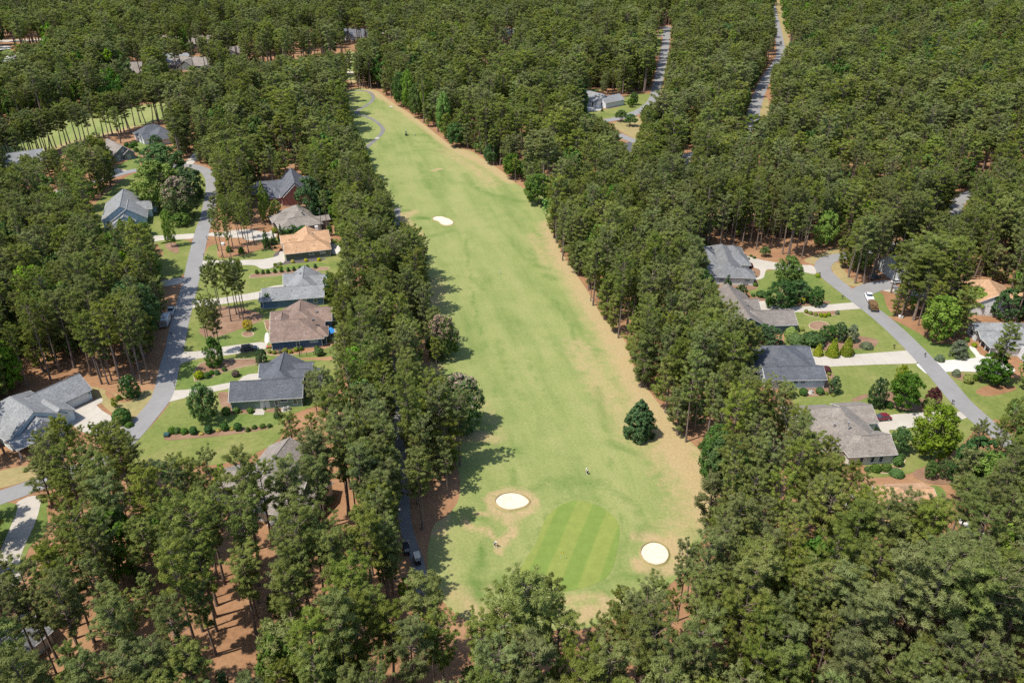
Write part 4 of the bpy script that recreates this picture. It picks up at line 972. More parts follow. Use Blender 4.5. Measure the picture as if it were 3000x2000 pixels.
# far white house
h = House('white_house', 'white house with grey roof and open garage by the far street', (57.4, 493.6), 38, 'wall_white', 'roof_light', ez=3.4, pitch=30)
a = h.wing(0, 15.5, 0, 9, 'x', 'gg'); b = h.wing(-4, 8, 4, 21, 'y', 'gg', 33); c = h.wing(-16, 0, 12, 23, 'x', 'gg', 28, 3.2)
h.window(a, 'W', 3.4, 1, 1.3, 1.8); h.window(b, 'W', 3, .8, 1.2, 2); h.garage(c, 'S', 5, 6.0, 2.4, 'black'); h.window(c, 'S', 1.5, 1, 1.2, 1.4); h.vent(a, 8, 2)  # open garage: the shade inside is painted as a black door panel
# roofs glimpsed far off between the trees
def far_house(px_, z, rot, wl, rf, label, L=18, W=11, nm='far_house'):
    p = G(px_[0], px_[1], z)
    h = House(nm, label, (p.x - L / 2, p.y - W / 2), rot, wl, rf, ez=3.1, pitch=31)
    a = h.wing(0, L, 0, W, 'x', 'gg'); b = h.wing(L * .25, L * .6, -3.5, W * .6, 'y', 'gg', 33)
    h.window(a, 'S', 1.5, 1, 1.4, 1.4); h.window(b, 'S', L * .13, 1, 1.5, 1.4); h.window(a, 'S', L * .72, 1, 1.6, 1.4); h.door(a, 'S', L * .63, 1.0)
    return h
far_house((392, 206), 4, 12, 'wall_cream', 'roof_taupe', 'far house with taupe roof between dark pines at upper left', 16, 20)
far_house((545, 122), 4, 4, 'wall_cream', 'roof_taupe', 'far house with long pale taupe roof near the top left', 44, 18)
far_house((500, 178), 3, 6, 'wall_white', 'roof_light', 'far house with pale grey roof behind a row of trunks at upper left', 30, 16)
far_house((575, 185), 3, -10, 'wall_slate', 'roof_taupe', 'far dark walled house with brown roof right of the trunk row', 34, 16)
far_house((690, 152), 4, 30, 'wall_white', 'roof_taupe', 'far pale house half hidden above the orange straw bank', 22, 14)
far_house((1040, 98), 4, -20, 'wall_white', 'roof_slate', 'far white house with blue grey roof beyond the golf hole', 24, 18)
far_house((1142, 108), 3, 5, 'wall_cream', 'roof_taupe', 'far cream house with brown roof beyond the golf hole', 34, 16)
far_house((1488, 98), 3, 0, 'wall_white', 'roof_light', 'small far white house in a gap of the upper forest', 18, 14)
far_house((1685, 246), 5, 35, 'wall_white', 'roof_light', 'grey roof peeking above trees beside the far white house', 18, 14)
far_house((1852, 442), 5, 40, 'wall_grey', 'roof_slate', 'dark roof peeking above trees below the far lane', 15, 12)
far_house((1392, 245), 3, 0, 'wall_white', 'roof_light', 'white house glimpsed through trunks in the middle wood left', 16, 12)
far_house((1460, 236), 3, 0, 'wall_blue', 'roof_light', 'pale blue house glimpsed through trunks in the middle wood right', 16, 12)
far_house((85, 465), 5, 35, 'wall_grey', 'roof_light', 'grey roof behind pines at the left edge of the second fairway', 18, 13)
far_house((2680, 775), 4, 10, 'wall_grey', 'roof_grey', 'grey roof hidden behind the big right pine clump', 16, 13)
far_house((2975, 30), 4, 0, 'wall_cream', 'roof_tan', 'far pale house at the top right corner', 34, 20)

# ------------------------------------------------------------------ plants: shared meshes
def rnd_dirs(rg, n, up=0.0):
    d = rg.normal(size=(n, 3))
    d[:, 2] += up
    return d / np.linalg.norm(d, axis=1)[:, None]
def blade_mesh(C, D, ln, wd, rg, quad=False, Nm=None):
    """C bases, D unit axes -> triangles (needles) or rhombs (leaves)"""
    n = len(C)
    s = np.cross(D, rnd_dirs(rg, n) if Nm is None else Nm + rnd_dirs(rg, n) * .32)
    s /= np.linalg.norm(s, axis=1)[:, None] + 1e-9
    if not quad:
        v = np.stack([C - s * wd[:, None] * .5, C + s * wd[:, None] * .5, C + D * ln[:, None]], 1).reshape(-1, 3)
        f = np.arange(3 * n).reshape(n, 3)
    else:
        mid = C + D * ln[:, None] * .5
        v = np.stack([C, mid - s * wd[:, None] * .5, C + D * ln[:, None], mid + s * wd[:, None] * .5], 1).reshape(-1, 3)
        f = np.arange(4 * n).reshape(n, 4)
    return v, f
class Tree:
    """trunk and crown data of one tree shape"""
    def __init__(s): s.tv, s.tf, s.cv, s.cf, s.ct, s.n = [], [], [], [], [], 0
    def tube(s, pts, rad, n=6):
        b = len(s.tv)
        pts = [Vector(p) for p in pts]
        for i, p in enumerate(pts):
            d = (pts[min(i + 1, len(pts) - 1)] - pts[max(i - 1, 0)]).normalized()
            u = d.orthogonal().normalized(); w = d.cross(u)
            for k in range(n):
                t = 2 * math.pi * k / n
                s.tv.append(tuple(p + u * math.cos(t) * rad[i] + w * math.sin(t) * rad[i]))
        for i in range(len(pts) - 1):
            for k in range(n):
                j = (k + 1) % n
                s.tf.append((b + i * n + k, b + i * n + j, b + (i + 1) * n + j, b + (i + 1) * n + k))
    def clump(s, C, D, ln, wd, tint, rg, quad, Nm=None):
        v, f = blade_mesh(C, D, ln, wd, rg, quad, Nm)
        s.cv.append(v); s.cf.append(f + s.n); s.n += len(v)
        s.ct.append(tint)
    def meshes(s, nm, bark, leaf):
        t = bpy.data.meshes.new(nm + '_trunk')
        t.from_pydata(s.tv, [], s.tf); t.materials.append(bark)
        t.polygons.foreach_set('use_smooth', [True] * len(t.polygons))
        c = bpy.data.meshes.new(nm + '_crown')
        v = np.concatenate(s.cv); f = np.concatenate(s.cf)
        c.from_pydata(v.tolist(), [], f.tolist()); c.materials.append(leaf)
        a = c.attributes.new('tint', 'FLOAT', 'FACE')
        a.data.foreach_set('value', np.concatenate(s.ct).astype(np.float32))
        return t, c
    def joined(s, nm, bark, leaf):
        m = bpy.data.meshes.new(nm)
        v = np.concatenate(s.cv); f = np.concatenate(s.cf)
        nt_ = len(s.tv)
        m.from_pydata(s.tv + v.tolist(), [], s.tf + (f + nt_).tolist())
        m.materials.append(bark); m.materials.append(leaf)
        m.polygons.foreach_set('material_index', [0] * len(s.tf) + [1] * len(f))
        a = m.attributes.new('tint', 'FLOAT', 'FACE')
        a.data.foreach_set('value', np.concatenate([np.zeros(len(s.tf))] + s.ct).astype(np.float32))
        return m
def make_pine(seed, H=22.0, Rc=3.3, zb=.50, nb=26, ncl=4, nbl=34, ln=.62, wd=.20, sides=7, flat=False):
    rg = np.random.default_rng(seed)
    T = Tree()
    bend = rg.normal(size=2) * .35
    def ax(z): t = z / H; return np.array([bend[0] * math.sin(t * 2.2), bend[1] * math.sin(t * 2.6), z])
    zs = np.linspace(0, H * .985, 9)
    T.tube([ax(z) for z in zs], [.30 * (1 - .85 * (z / H) ** 1.1) + (.10 if z == 0 else 0) for z in zs], sides)
    ph = rg.uniform(0, 6.28)
    for i in range(nb):
        t = (i + rg.uniform(0, .9)) / nb
        z = H * (zb + (1 - zb) * .97 * t ** .9)
        az = ph + i * 2.4 + rg.normal() * .45
        prof = (.52 + 1.9 * t * (1 - t) if t < .5 else 1.0 * math.sqrt(max(0, 1 - ((t - .45) / .62) ** 2)))
        if flat: prof = max(.3, 1.05 - .55 * (1 - t) ** 2 - .8 * max(0, t - .75))
        L = Rc * max(.22, prof) * rg.uniform(.72, 1.15)
        el = -.05 + .75 * t + rg.normal() * .12
        d = np.array([math.cos(az) * math.cos(el), math.sin(az) * math.cos(el), math.sin(el)])
        p0 = ax(z)
        pm = p0 + d * L * .55 + np.array([0, 0, -.12 * L * .3])
        p1 = p0 + d * L + np.array([0, 0, .10 * L])
        T.tube([p0, pm, p1], [.085 * (1 - .5 * t) + .02, .05, .02], 4)
        sd_ = np.cross(d, [0, 0, 1.0]); sd_ /= np.linalg.norm(sd_) + 1e-9
        for k in range(ncl):
            fr = .38 + .68 * (k + rg.uniform(.1, .9)) / ncl
            c = p0 + (p1 - p0) * fr + sd_ * rg.normal() * .42 * L * .4 + np.array([0, 0, rg.uniform(-.1, .35)])
            rad = rg.uniform(.48, .88) * (1.05 - .22 * t)
            D = rnd_dirs(rg, nbl, .55)
            C = c + D * rad * rg.uniform(.15, .8, (nbl, 1)) * np.array([1.15, 1.15, .75])
            A = np.cross(D, rnd_dirs(rg, nbl)); A /= np.linalg.norm(A, axis=1)[:, None] + 1e-9
            A = A + D * rg.uniform(.2, .9, (nbl, 1)); A /= np.linalg.norm(A, axis=1)[:, None]
            NN = D + np.array([0, 0, .5])
            C = C - A * ln * .4
            T.clump(C, A, rg.uniform(.7, 1.2, nbl) * ln, rg.uniform(.75, 1.3, nbl) * wd, np.clip(rg.normal(.5, .2) + rg.normal(0, .10, nbl), 0, 1), rg, False, NN)
    for k in range(4):                                   # dead stubs below the crown
        z = H * rg.uniform(zb * .55, zb); az = rg.uniform(0, 6.28); l = rg.uniform(.5, 1.6)
        T.tube([ax(z), ax(z) + np.array([math.cos(az) * l, math.sin(az) * l, rg.uniform(-.2, .3)])], [.04, .012], 3)
    return T
def make_leafy(seed, H=10.0, W=8.0, z0=.16, ncl=90, nbl=44, ln=.42, wd=.30, shape='round', topaccent=0.0, stem=.16, multi=1, rad=(.6, 1.1), shell=.55):
    """broad crown: leaf clumps spread through an egg, cone or column volume on forking limbs"""
    rg = np.random.default_rng(seed)
    T = Tree()
    cz0 = H * z0
    for m in range(multi):
        o = rg.normal(size=2) * (.25 if multi > 1 else 0)
        T.tube([(o[0], o[1], 0), (o[0] * 1.6, o[1] * 1.6, H * .3), (o[0] * 2.2, o[1] * 2.2, H * .75)], [stem, stem * .8, stem * .3], 7)
    lobes = rg.uniform(.82, 1.14, 16)
    def rmax(t, az):
        l = np.interp((az % 6.283) / 6.283 * 16, np.arange(17), np.append(lobes, lobes[0]))
        if shape == 'cone': r = (1 - t) ** .85 * (.9 + .25 * min(1, t * 6)) + .03
        elif shape == 'column': r = .9 * min(1, (1 - t) * 2.2 + .12) * min(1, .55 + t * 3)
        elif shape == 'dome': r = math.sqrt(max(0, 1 - t * t)) * min(1, .82 + t * 2)
        elif shape == 'pear': r = math.sqrt(max(0.0, 1 - ((t - .3) / .52) ** 2)) if t < .3 else (1 - ((t - .3) / .72) ** 1.7)
        else: r = math.sqrt(max(0.0, 1 - ((t - .42) / .6) ** 2))
        return max(.05, r) * W / 2 * l
    for i in range(ncl):
        t = rg.beta(1.25, 1.2) if shape != 'cone' else rg.beta(1, 1.7)
        az = rg.uniform(0, 6.283)
        rr = rmax(t, az)
        q = shell + (1 - shell) * math.sqrt(rg.uniform()) if rg.uniform() < .8 else rg.uniform(.1, .7)
        r_ = rg.uniform(*rad) * min(1.0, .45 + rr / (W / 2) * .6)
        rr = max(0.0, rr - r_ * .55) * q
        c = np.array([math.cos(az) * rr, math.sin(az) * rr, cz0 + (H - cz0 - r_ * .4) * t])
        if i % 3 == 0:
            T.tube([(0, 0, min(H * .6, cz0 + (c[2] - cz0) * .45)), tuple(c * [.6, .6, .9]), tuple(c)], [stem * .4, stem * .22, .02], 4)
        out = np.array([c[0], c[1], (c[2] - (cz0 + H) * .45) * .9]); out /= np.linalg.norm(out) + 1e-9
        D = rnd_dirs(rg, nbl, .25) + out * .55
        D /= np.linalg.norm(D, axis=1)[:, None]
        C = c + D * r_ * rg.uniform(.3, 1.0, (nbl, 1))
        A = np.cross(D, rnd_dirs(rg, nbl)); A /= np.linalg.norm(A, axis=1)[:, None] + 1e-9
        A = A + D * .35; A /= np.linalg.norm(A, axis=1)[:, None]
        ti = np.clip(rg.normal(.5, .22) + rg.normal(0, .14, nbl), 0, 1)
        if topaccent and t > .5 and rg.uniform() < .8:
            ti = np.where(rg.uniform(size=nbl) < topaccent * (t - .3) * 2, 1.5, ti)
        T.clump(C - A * ln * .5, A, rg.uniform(.7, 1.25, nbl) * ln, rg.uniform(.7, 1.25, nbl) * wd, ti, rg, True, D + np.array([0, 0, .35]))
    return T
def make_shrub(seed, H=1.0, W=1.0, shape='dome', n=1500, ln=.13, wd=.11, rough=.06):
    """dense clipped shrub: a leafy shell over a dark solid core"""
    rg = np.random.default_rng(seed)
    T = Tree()
    T.tube([(0, 0, 0), (0, 0, H * .5)], [.05 * W, .03 * W], 5)
    t = rg.uniform(0, 1, n) if shape != 'cone' else rg.beta(1, 1.6, n)
    az = rg.uniform(0, 6.283, n)
    if shape == 'cone': r = (1 - t) ** .8 * np.minimum(1, .75 + t * 3)
    elif shape == 'ball': r = np.sqrt(np.maximum(0, 1 - ((t - .5) / .52) ** 2))
    else: r = np.sqrt(np.maximum(0, 1 - t ** 2)) * np.minimum(1, .85 + t)
    bump_ = 1 + rough * (np.sin(az * 5 + seed) + np.sin(az * 3 + t * 9 + seed * 2) + np.sin(t * 14 + az * 2))
    top = rg.uniform(size=n) < .22
    r = np.where(top & (shape != 'cone'), r * np.sqrt(rg.uniform(size=n)), r)
    C = np.stack([np.cos(az) * r * W / 2 * bump_, np.sin(az) * r * W / 2 * bump_, t * H * .97 + .02], 1)
    C *= rg.uniform(.82, 1.02, (n, 1)) ** np.array([1, 1, .6])
    nd = np.stack([np.cos(az) * r / (W / 2), np.sin(az) * r / (W / 2), (t - (.3 if shape != 'cone' else .0)) / H * 1.3 + .25], 1)
    nd /= np.linalg.norm(nd, axis=1)[:, None]
    A = np.cross(nd, rnd_dirs(rg, n)); A /= np.linalg.norm(A, axis=1)[:, None] + 1e-9
    A = A + nd * rg.uniform(.1, .8, (n, 1)); A /= np.linalg.norm(A, axis=1)[:, None]
    T.clump(C - A * ln * .5, A, rg.uniform(.7, 1.4, n) * ln, rg.uniform(.7, 1.4, n) * wd, np.clip(rg.normal(.5, .25, n), 0, 1), rg, True, nd)
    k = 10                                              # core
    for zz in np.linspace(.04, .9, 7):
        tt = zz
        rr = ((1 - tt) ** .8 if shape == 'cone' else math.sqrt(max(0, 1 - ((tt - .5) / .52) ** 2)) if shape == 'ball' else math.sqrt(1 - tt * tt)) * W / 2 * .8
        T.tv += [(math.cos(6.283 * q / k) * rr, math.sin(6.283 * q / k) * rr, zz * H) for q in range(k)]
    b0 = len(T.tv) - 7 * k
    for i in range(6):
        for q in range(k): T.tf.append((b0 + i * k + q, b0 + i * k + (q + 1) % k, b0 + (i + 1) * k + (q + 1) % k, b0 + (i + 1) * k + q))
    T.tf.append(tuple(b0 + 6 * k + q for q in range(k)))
    return T
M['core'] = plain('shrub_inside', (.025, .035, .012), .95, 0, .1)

PINE_NEAR = [make_pine(10 + i, H=22, Rc=rc, zb=zb, nb=nb_, ncl=6, nbl=64, ln=.46, wd=.115, flat=fl).meshes('pine', M['bark'], M['pine'])
             for i, (rc, zb, nb_, fl) in enumerate([(3.6, .46, 32, 0), (3.2, .52, 28, 0), (4.0, .50, 36, 1), (3.4, .42, 34, 0), (4.2, .56, 32, 1), (3.0, .58, 26, 0), (3.8, .53, 34, 0), (3.4, .48, 32, 1)])]
PINE_FAR = [make_pine(40 + i, H=22, Rc=rc, zb=zb, nb=nb_, ncl=4, nbl=30, ln=.62, wd=.24, sides=5, flat=fl)
            for i, (rc, zb, nb_, fl) in enumerate([(3.3, .50, 28, 0), (3.0, .55, 26, 0), (3.6, .52, 30, 1), (3.2, .47, 30, 0), (3.7, .58, 28, 1), (2.9, .58, 24, 0)])]
LEAFY = {}
def leafy_meshes(kind):
    if kind in LEAFY: return LEAFY[kind]
    spec = {  # shape made at W=8 H=10 and scaled to each tree
        'broad': ('leaf', [dict(seed=s_, ncl=154) for s_ in (1, 2, 3)]),
        'bright': ('leaf_bright', [dict(seed=s_, ncl=154) for s_ in (5, 6)]),
        'dark': ('leaf_dark', [dict(seed=s_, ncl=168, z0=.04, rad=(.5, .9), shell=.75) for s_ in (8, 9)]),
        'blossom': ('leaf_blossom', [dict(seed=s_, ncl=182, z0=.05, topaccent=.55, multi=4, shape='round') for s_ in (11, 12)]),
        'magnolia': ('leaf_magnolia', [dict(seed=15, ncl=154, z0=.05, topaccent=.06)]),
        'umbrella': ('leaf', [dict(seed=s_, ncl=126, z0=.38, shape='dome', multi=3) for s_ in (17, 18)]),
        'egg': ('leaf_dark', [dict(seed=s_, ncl=300, z0=.0, shape='pear', rad=(.5, .85), shell=.72, nbl=56, ln=.40, wd=.30) for s_ in (20, 21)]),
        'conifer': ('leaf_dark', [dict(seed=s_, ncl=168, z0=.02, shape='cone', rad=(.5, .8), shell=.7) for s_ in (23, 24)]),
        'limecone': ('leaf_lime', [dict(seed=s_, ncl=168, z0=.0, shape='cone', rad=(.45, .7), shell=.8) for s_ in (26, 27)]),
        'column': ('leaf_bright', [dict(seed=s_, ncl=154, z0=.05, shape='column', rad=(.6, .9)) for s_ in (29, 30)]),
        'red': ('leaf_red', [dict(seed=32, ncl=154, z0=.05, shape='dome')]),
        'scarlet': ('leaf_scarlet', [dict(seed=33, ncl=98, z0=.05, shape='round')]),
        'yellow': ('leaf_yellow', [dict(seed=34, ncl=112, z0=.2, shape='round')]),
        'lime': ('leaf_lime', [dict(seed=s_, ncl=126, z0=.12) for s_ in (35, 36)]),
        'grey': ('leaf_grey', [dict(seed=s_, ncl=154, z0=.02, shape='dome') for s_ in (37, 38)]),
        'brown': ('leaf_brown', [dict(seed=39, ncl=98, z0=.05, shape='round')]),
        'ivy': ('leaf', [dict(seed=41, ncl=168, z0=.0, shape='column', rad=(.6, 1.0))]),
    }[kind]
    LEAFY[kind] = [make_leafy(**q).meshes(kind, M['bark2'], M[spec[0]]) for q in spec[1]]
    return LEAFY[kind]
SHRUB = {}
def shrub_meshes(kind):
    if kind in SHRUB: return SHRUB[kind]
    lf, shape, n = {'box': ('leaf', 'ball', 1500), 'mound': ('leaf', 'dome', 1500), 'boxdark': ('leaf_dark', 'ball', 1500), 'gold': ('leaf_yellow', 'ball', 1000),
                    'limeball': ('leaf_lime', 'ball', 1500), 'goldcone': ('leaf_lime', 'cone', 1700), 'hedgeball': ('leaf_bright', 'dome', 1600), 'redball': ('leaf_red', 'dome', 1300),
                    'brownball': ('leaf_brown', 'ball', 1000), 'greymound': ('leaf_grey', 'dome', 1300), 'cone': ('leaf_dark', 'cone', 1700), 'tuft': ('leaf', 'dome', 700)}[kind]
    SHRUB[kind] = [make_shrub(50 + i, 1, 1, shape, n, rough=.04 if kind != 'tuft' else .15).meshes(kind, M['core'], M[lf]) for i in range(3)]
    return SHRUB[kind]
rng = random.Random(7)
def plant(name, meshes, loc, sx, sz, rz, label, cat, group, parts=('trunk', 'crown')):
    o = empty(name, (loc[0], loc[1], 0), rz, (sx, sx, sz))
    tag(o, label, cat, group)
    link(parts[0], meshes[0], o); link(parts[1], meshes[1], o)
    return o
def metric(xc, yb, yt, wpx):
    """survey pixels of a plant (crown centre x, foot y, top y, crown width) -> foot point, height, width in metres"""
    g = G(xc, yb)
    lo, hi = .05, 45.0
    for _ in range(40):
        m = (lo + hi) / 2
        if PX(g.x, g.y, m)[1] > yt: lo = m
        else: hi = m
    h = (lo + hi) / 2
    db = g.y * CP + CAM_H * SP
    dm = g.y * CP - (h * .55 - CAM_H) * SP
    X = (xc - 1500) * dm / FPX
    return Vector((X, g.y)), h, wpx * dm / FPX
OWN = []                                             # feet and radii of the hand-placed trees
def tree(kind, xc, yb, yt, wpx, label, group=None, name=None):
    p, h, w = metric(xc, yb, yt, wpx)
    ms = leafy_meshes(kind); m = ms[len(OWN) % len(ms)]
    OWN.append((p, w / 2))
    nm = name or {'blossom': 'flowering_tree', 'magnolia': 'magnolia_tree', 'conifer': 'conifer_tree', 'limecone': 'conifer_tree', 'red': 'maple_tree', 'scarlet': 'maple_tree', 'egg': 'evergreen_tree', 'dark': 'evergreen_tree', 'ivy': 'ivy_covered_tree'}.get(kind, 'broadleaf_tree')
    return plant(nm, m, p, w / 8, h / 10, rng.uniform(0, 6.28), label, 'tree', group)
def shrub(kind, xc, yb, wpx, ratio, label, group=None, name='shrub'):
    g = G(xc, yb)
    d = g.y * CP + CAM_H * SP
    w = wpx * d / FPX
    ms = shrub_meshes(kind)
    return plant(name, ms[rng.randrange(3)], g, w, w * ratio, rng.uniform(0, 6.28), label, 'shrub', group, ('stem', 'foliage'))
def pine_at(xb, yb, yt, label, group, w=1.0, name='pine_tree', pick=range(8)):
    g = G(xb, yb)
    lo, hi = 1., 45.
    for _ in range(40):
        m = (lo + hi) / 2
        if PX(g.x, g.y, m)[1] > yt: lo = m
        else: hi = m
    sz = lo / 22
    OWN.append((g, 1.5))
    return plant(name, PINE_NEAR[rng.choice(list(pick))], g, sz * w, sz, rng.uniform(0, 6.28), label, 'tree', group)

# hand-placed trees on the golf hole
tree('blossom', 1346, 1255, 1103, 142, 'large flowering tree with dusty pink top at the left fairway edge')
tree('blossom', 1292, 1048, 925, 98, 'flowering tree with brownish blossom on the left fairway edge above the larger one')
tree('egg', 1876, 1280, 1170, 96, 'lone dark green egg shaped evergreen on the right of the fairway')
tree('broad', 1500, 522, 450, 62, 'round green tree leftmost of three at the right fairway bulge')
tree('broad', 1556, 525, 462, 74, 'round green tree middle of three at the right fairway bulge')
tree('broad', 1576, 598, 508, 92, 'large round green tree nearest of three at the right fairway bulge')
tree('dark', 1650, 620, 545, 70, 'dark round tree tucked against the pines right of the fairway bulge')
tree('broad', 1172, 312, 212, 52, 'tall leafy tree first at the far right corner of the fairway')
tree('bright', 1195, 322, 205, 40, 'bright green tree behind the far right corner of the fairway')
tree('bright', 1250, 350, 222, 42, 'bright green slim tree on the far right fairway edge')
tree('broad', 1222, 345, 245, 56, 'rounded green tree on the far right fairway edge')
tree('bright', 1300, 405, 270, 50, 'bright green tree midway along the far right fairway edge')
tree('broad', 1335, 430, 360, 62, 'low leafy tree at the foot of the pines on the far right fairway edge')
tree('broad', 1440, 480, 420, 50, 'leafy young tree at the foot of the pines before the fairway bulge')
tree('dark', 1690, 352, 235, 74, 'big dark oak left of the far white house driveway')
tree('bright', 1655, 335, 245, 60, 'bright green tree beside the big dark oak')
# left yards
tree('broad', 592, 1236, 1125, 84, 'round green yard tree beside the dark grey garage driveway')
tree('dark', 763, 1068, 1022, 36, 'small evergreen tree above the dark grey roof')
tree('yellow', 724, 968, 938, 32, 'golden yellow small tree in a round bed')
tree('ivy', 622, 1070, 985, 62, 'ivy covered trunk tree in the mulch bed beside the street')
tree('lime', 700, 795, 760, 20, 'young green sapling beside the tan house driveway')
tree('broad', 783, 898, 860, 34, 'small leafy tree at the corner of the navy house')
tree('conifer', 776, 722, 668, 24, 'narrow dark conifer first of three beside the curving driveway')
tree('conifer', 800, 716, 678, 20, 'narrow dark conifer middle of three beside the curving driveway')
tree('conifer', 822, 706, 655, 24, 'narrow dark conifer last of three beside the curving driveway')
tree('dark', 850, 690, 662, 60, 'dark evergreen screen along the taupe roofed house wall')
tree('dark', 890, 688, 662, 44, 'dark evergreen shrub tree at the back corner of the taupe house')
tree('broad', 965, 690, 660, 20, 'squared evergreen left one of a pair behind the taupe house')
tree('broad', 988, 690, 660, 20, 'squared evergreen right one of a pair behind the taupe house')
tree('conifer', 812, 1222, 1186, 28, 'narrow dark evergreen at the corner below the air conditioner')
tree('magnolia', 376, 1165, 1100, 56, 'white flowering magnolia at the wood edge above the corner house')
tree('lime', 334, 1192, 1165, 20, 'young sapling on the dry corner lawn')
tree('column', 770, 650, 530, 40, 'tall yellow green magnolia left of the brick house')
tree('lime', 806, 640, 585, 36, 'yellow green leafy tree right of the tall magnolia')
tree('dark', 905, 640, 520, 90, 'big dark oak covering the right end of the brick house')
tree('dark', 952, 640, 560, 80, 'dark green oak at the straw clearing behind the brick house')
tree('dark', 968, 870, 800, 50, 'dark round holly at the back of the light grey house')
tree('broad', 470, 520, 425, 140, 'wide dull green tree above the street loop')
tree('bright', 452, 610, 475, 140, 'big bright green tree in the street loop')
tree('dark', 552, 580, 485, 90, 'wide dark green tree right in the street loop')
tree('blossom', 522, 640, 520, 102, 'blossoming round tree in front of the street loop')
tree('bright', 490, 722, 615, 36, 'bright columnar young tree beside the narrow driveway')
tree('column', 358, 715, 640, 42, 'columnar tree left of a pair before the blue house')
tree('column', 388, 712, 635, 42, 'columnar tree right of a pair before the blue house')
tree('bright', 230, 700, 630, 60, 'bright green tree left of the blue house')
tree('broad', 275, 720, 655, 50, 'dark leaved tree by the blue house garage')
tree('broad', 300, 750, 690, 80, 'broad tree in front of the blue house garage')
tree('broad', 530, 660, 625, 60, 'low dark tree right of the blue house')
tree('broad', 420, 690, 650, 46, 'purple tinged low tree before the blue house right corner')
tree('dark', 456, 438, 395, 36, 'dark green tree before the dark hipped house')
tree('broad', 462, 458, 418, 50, 'rounded tree below the dark hipped house')
# right yards
tree('umbrella', 2243, 752, 724, 34, 'small round lollipop tree on the sunlit pine straw')
tree('broad', 2314, 840, 752, 88, 'dense green tree at the centre of the fresh lawn')
tree('dark', 2288, 900, 818, 84, 'dull dark green tree in front of the dense green tree')
tree('dark', 2342, 880, 825, 80, 'wide dark hedge tree behind the golden hedge')
tree('dark', 2396, 895, 838, 44, 'small dark tree right of the golden hedge')
tree('magnolia', 2578, 1190, 1108, 54, 'white flowering magnolia behind the taupe roof')
tree('broad', 2656, 1196, 1092, 96, 'broad green tree between the magnolia and the red maple')
tree('lime', 2640, 1160, 1068, 44, 'yellow green tree top behind the broad green tree')
tree('red', 2736, 1192, 1134, 52, 'dark red maple beside the right street')
tree('bright', 2762, 998, 868, 112, 'large bright green tree right of the right street')
tree('grey', 2814, 1046, 996, 58, 'grey green rounded bush tree by the white porch house')
tree('bright', 2752, 1340, 1192, 134, 'large bright green tree at the end of the maroon car driveway')
tree('broad', 2640, 1326, 1252, 64, 'dense rounded green tree beside the taupe roof wing')
tree('broad', 2972, 1216, 1168, 34, 'small leafy tree on the lawn at the right edge')
tree('broad', 2918, 1120, 1040, 100, 'spreading lower canopy tree beside the white driveway')
tree('dark', 2243, 1010, 955, 100, 'wide dark tree wrapping the teal house corner')
tree('lime', 2306, 1160, 1120, 56, 'yellow green cone tree below the slate roofed house')
tree('dark', 2448, 1152, 1102, 36, 'small dark evergreen on the dry lawn by the slate roofed house')
tree('conifer', 2134, 850, 802, 30, 'slim conifer against the pale wall of the grey hipped house')
tree('dark', 2172, 870, 835, 40, 'round dark evergreen beside the slim conifer')
tree('dark', 2425, 996, 950, 44, 'dark leafy shrub tree left of three behind the golden cones')
tree('dark', 2462, 996, 945, 44, 'dark leafy shrub tree middle of three behind the golden cones')
tree('grey', 2498, 1000, 950, 40, 'grey green shrub tree right of three behind the golden cones')
shrub('goldcone', 2396, 1040, 30, 1.35, 'golden green cone shrub smallest of three by the driveway')
shrub('goldcone', 2437, 1042, 40, 1.5, 'golden green cone shrub middle of three by the driveway')
shrub('goldcone', 2479, 1039, 40, 1.55, 'golden green cone shrub rightmost of three by the driveway')
tree('bright', 2870, 905, 850, 100, 'low bright leafy tree below the orange tan gable roof')
tree('dark', 2960, 935, 850, 80, 'dark green tree right of the orange tan gable roof')
tree('broad', 2728, 1400, 1350, 36, 'leafy young tree beside the gravel bed at lower right')
tree('broad', 2770, 1400, 1345, 40, 'brownish green young tree by the gravel bed at lower right')
tree('bright', 2905, 1470, 1390, 110, 'bright leafy oak in shade at the lower right wood edge')
tree('dark', 2870, 1440, 1290, 130, 'tall dark oak behind the lower right wood')
for i, (x, y) in enumerate(((2755, 695), (2790, 712), (2815, 706), (2836, 735))):
    tree('limecone', x, y, y - 52, 34, 'golden green conical tree in the screen beside the shaded road', 'conical screen beside the shaded road')
tree('umbrella', 1820, 357, 322, 42, 'round shade tree left one of two on the dry far lawn')
tree('umbrella', 1848, 370, 334, 42, 'round shade tree right one of two on the dry far lawn')
tree('broad', 1858, 308, 270, 26, 'upright tree right of the far white house')
tree('broad', 1848, 315, 288, 22, 'smaller upright tree beside the far white house')
tree('broad', 1893, 362, 308, 34, 'green tree by the far street junction')
tree('conifer', 1764, 327, 312, 9, 'tiny conifer before the far white house')
tree('dark', 1728, 362, 335, 16, 'narrow dark tree by the far lane')
tree('bright', 2180, 325, 272, 24, 'bright green slim tree beside the upper right road')
tree('bright', 2725, 430, 345, 60, 'bright green tree standing out of the right pine forest')
tree('bright', 2545, 700, 590, 90, 'bright crowned oak above the right street bend')
tree('broad', 2580, 735, 610, 80, 'grey green crowned tree above the right street bend')
tree('bright', 1910, 500, 405, 80, 'bright leafy tree left of the far lane driveway')
tree('scarlet', 599, 1385, 1352, 14, 'scarlet small maple peeking through the lower left pines')
tree('lime', 985, 1990, 1870, 110, 'yellow green tree at the bottom edge beside the straw clearing')
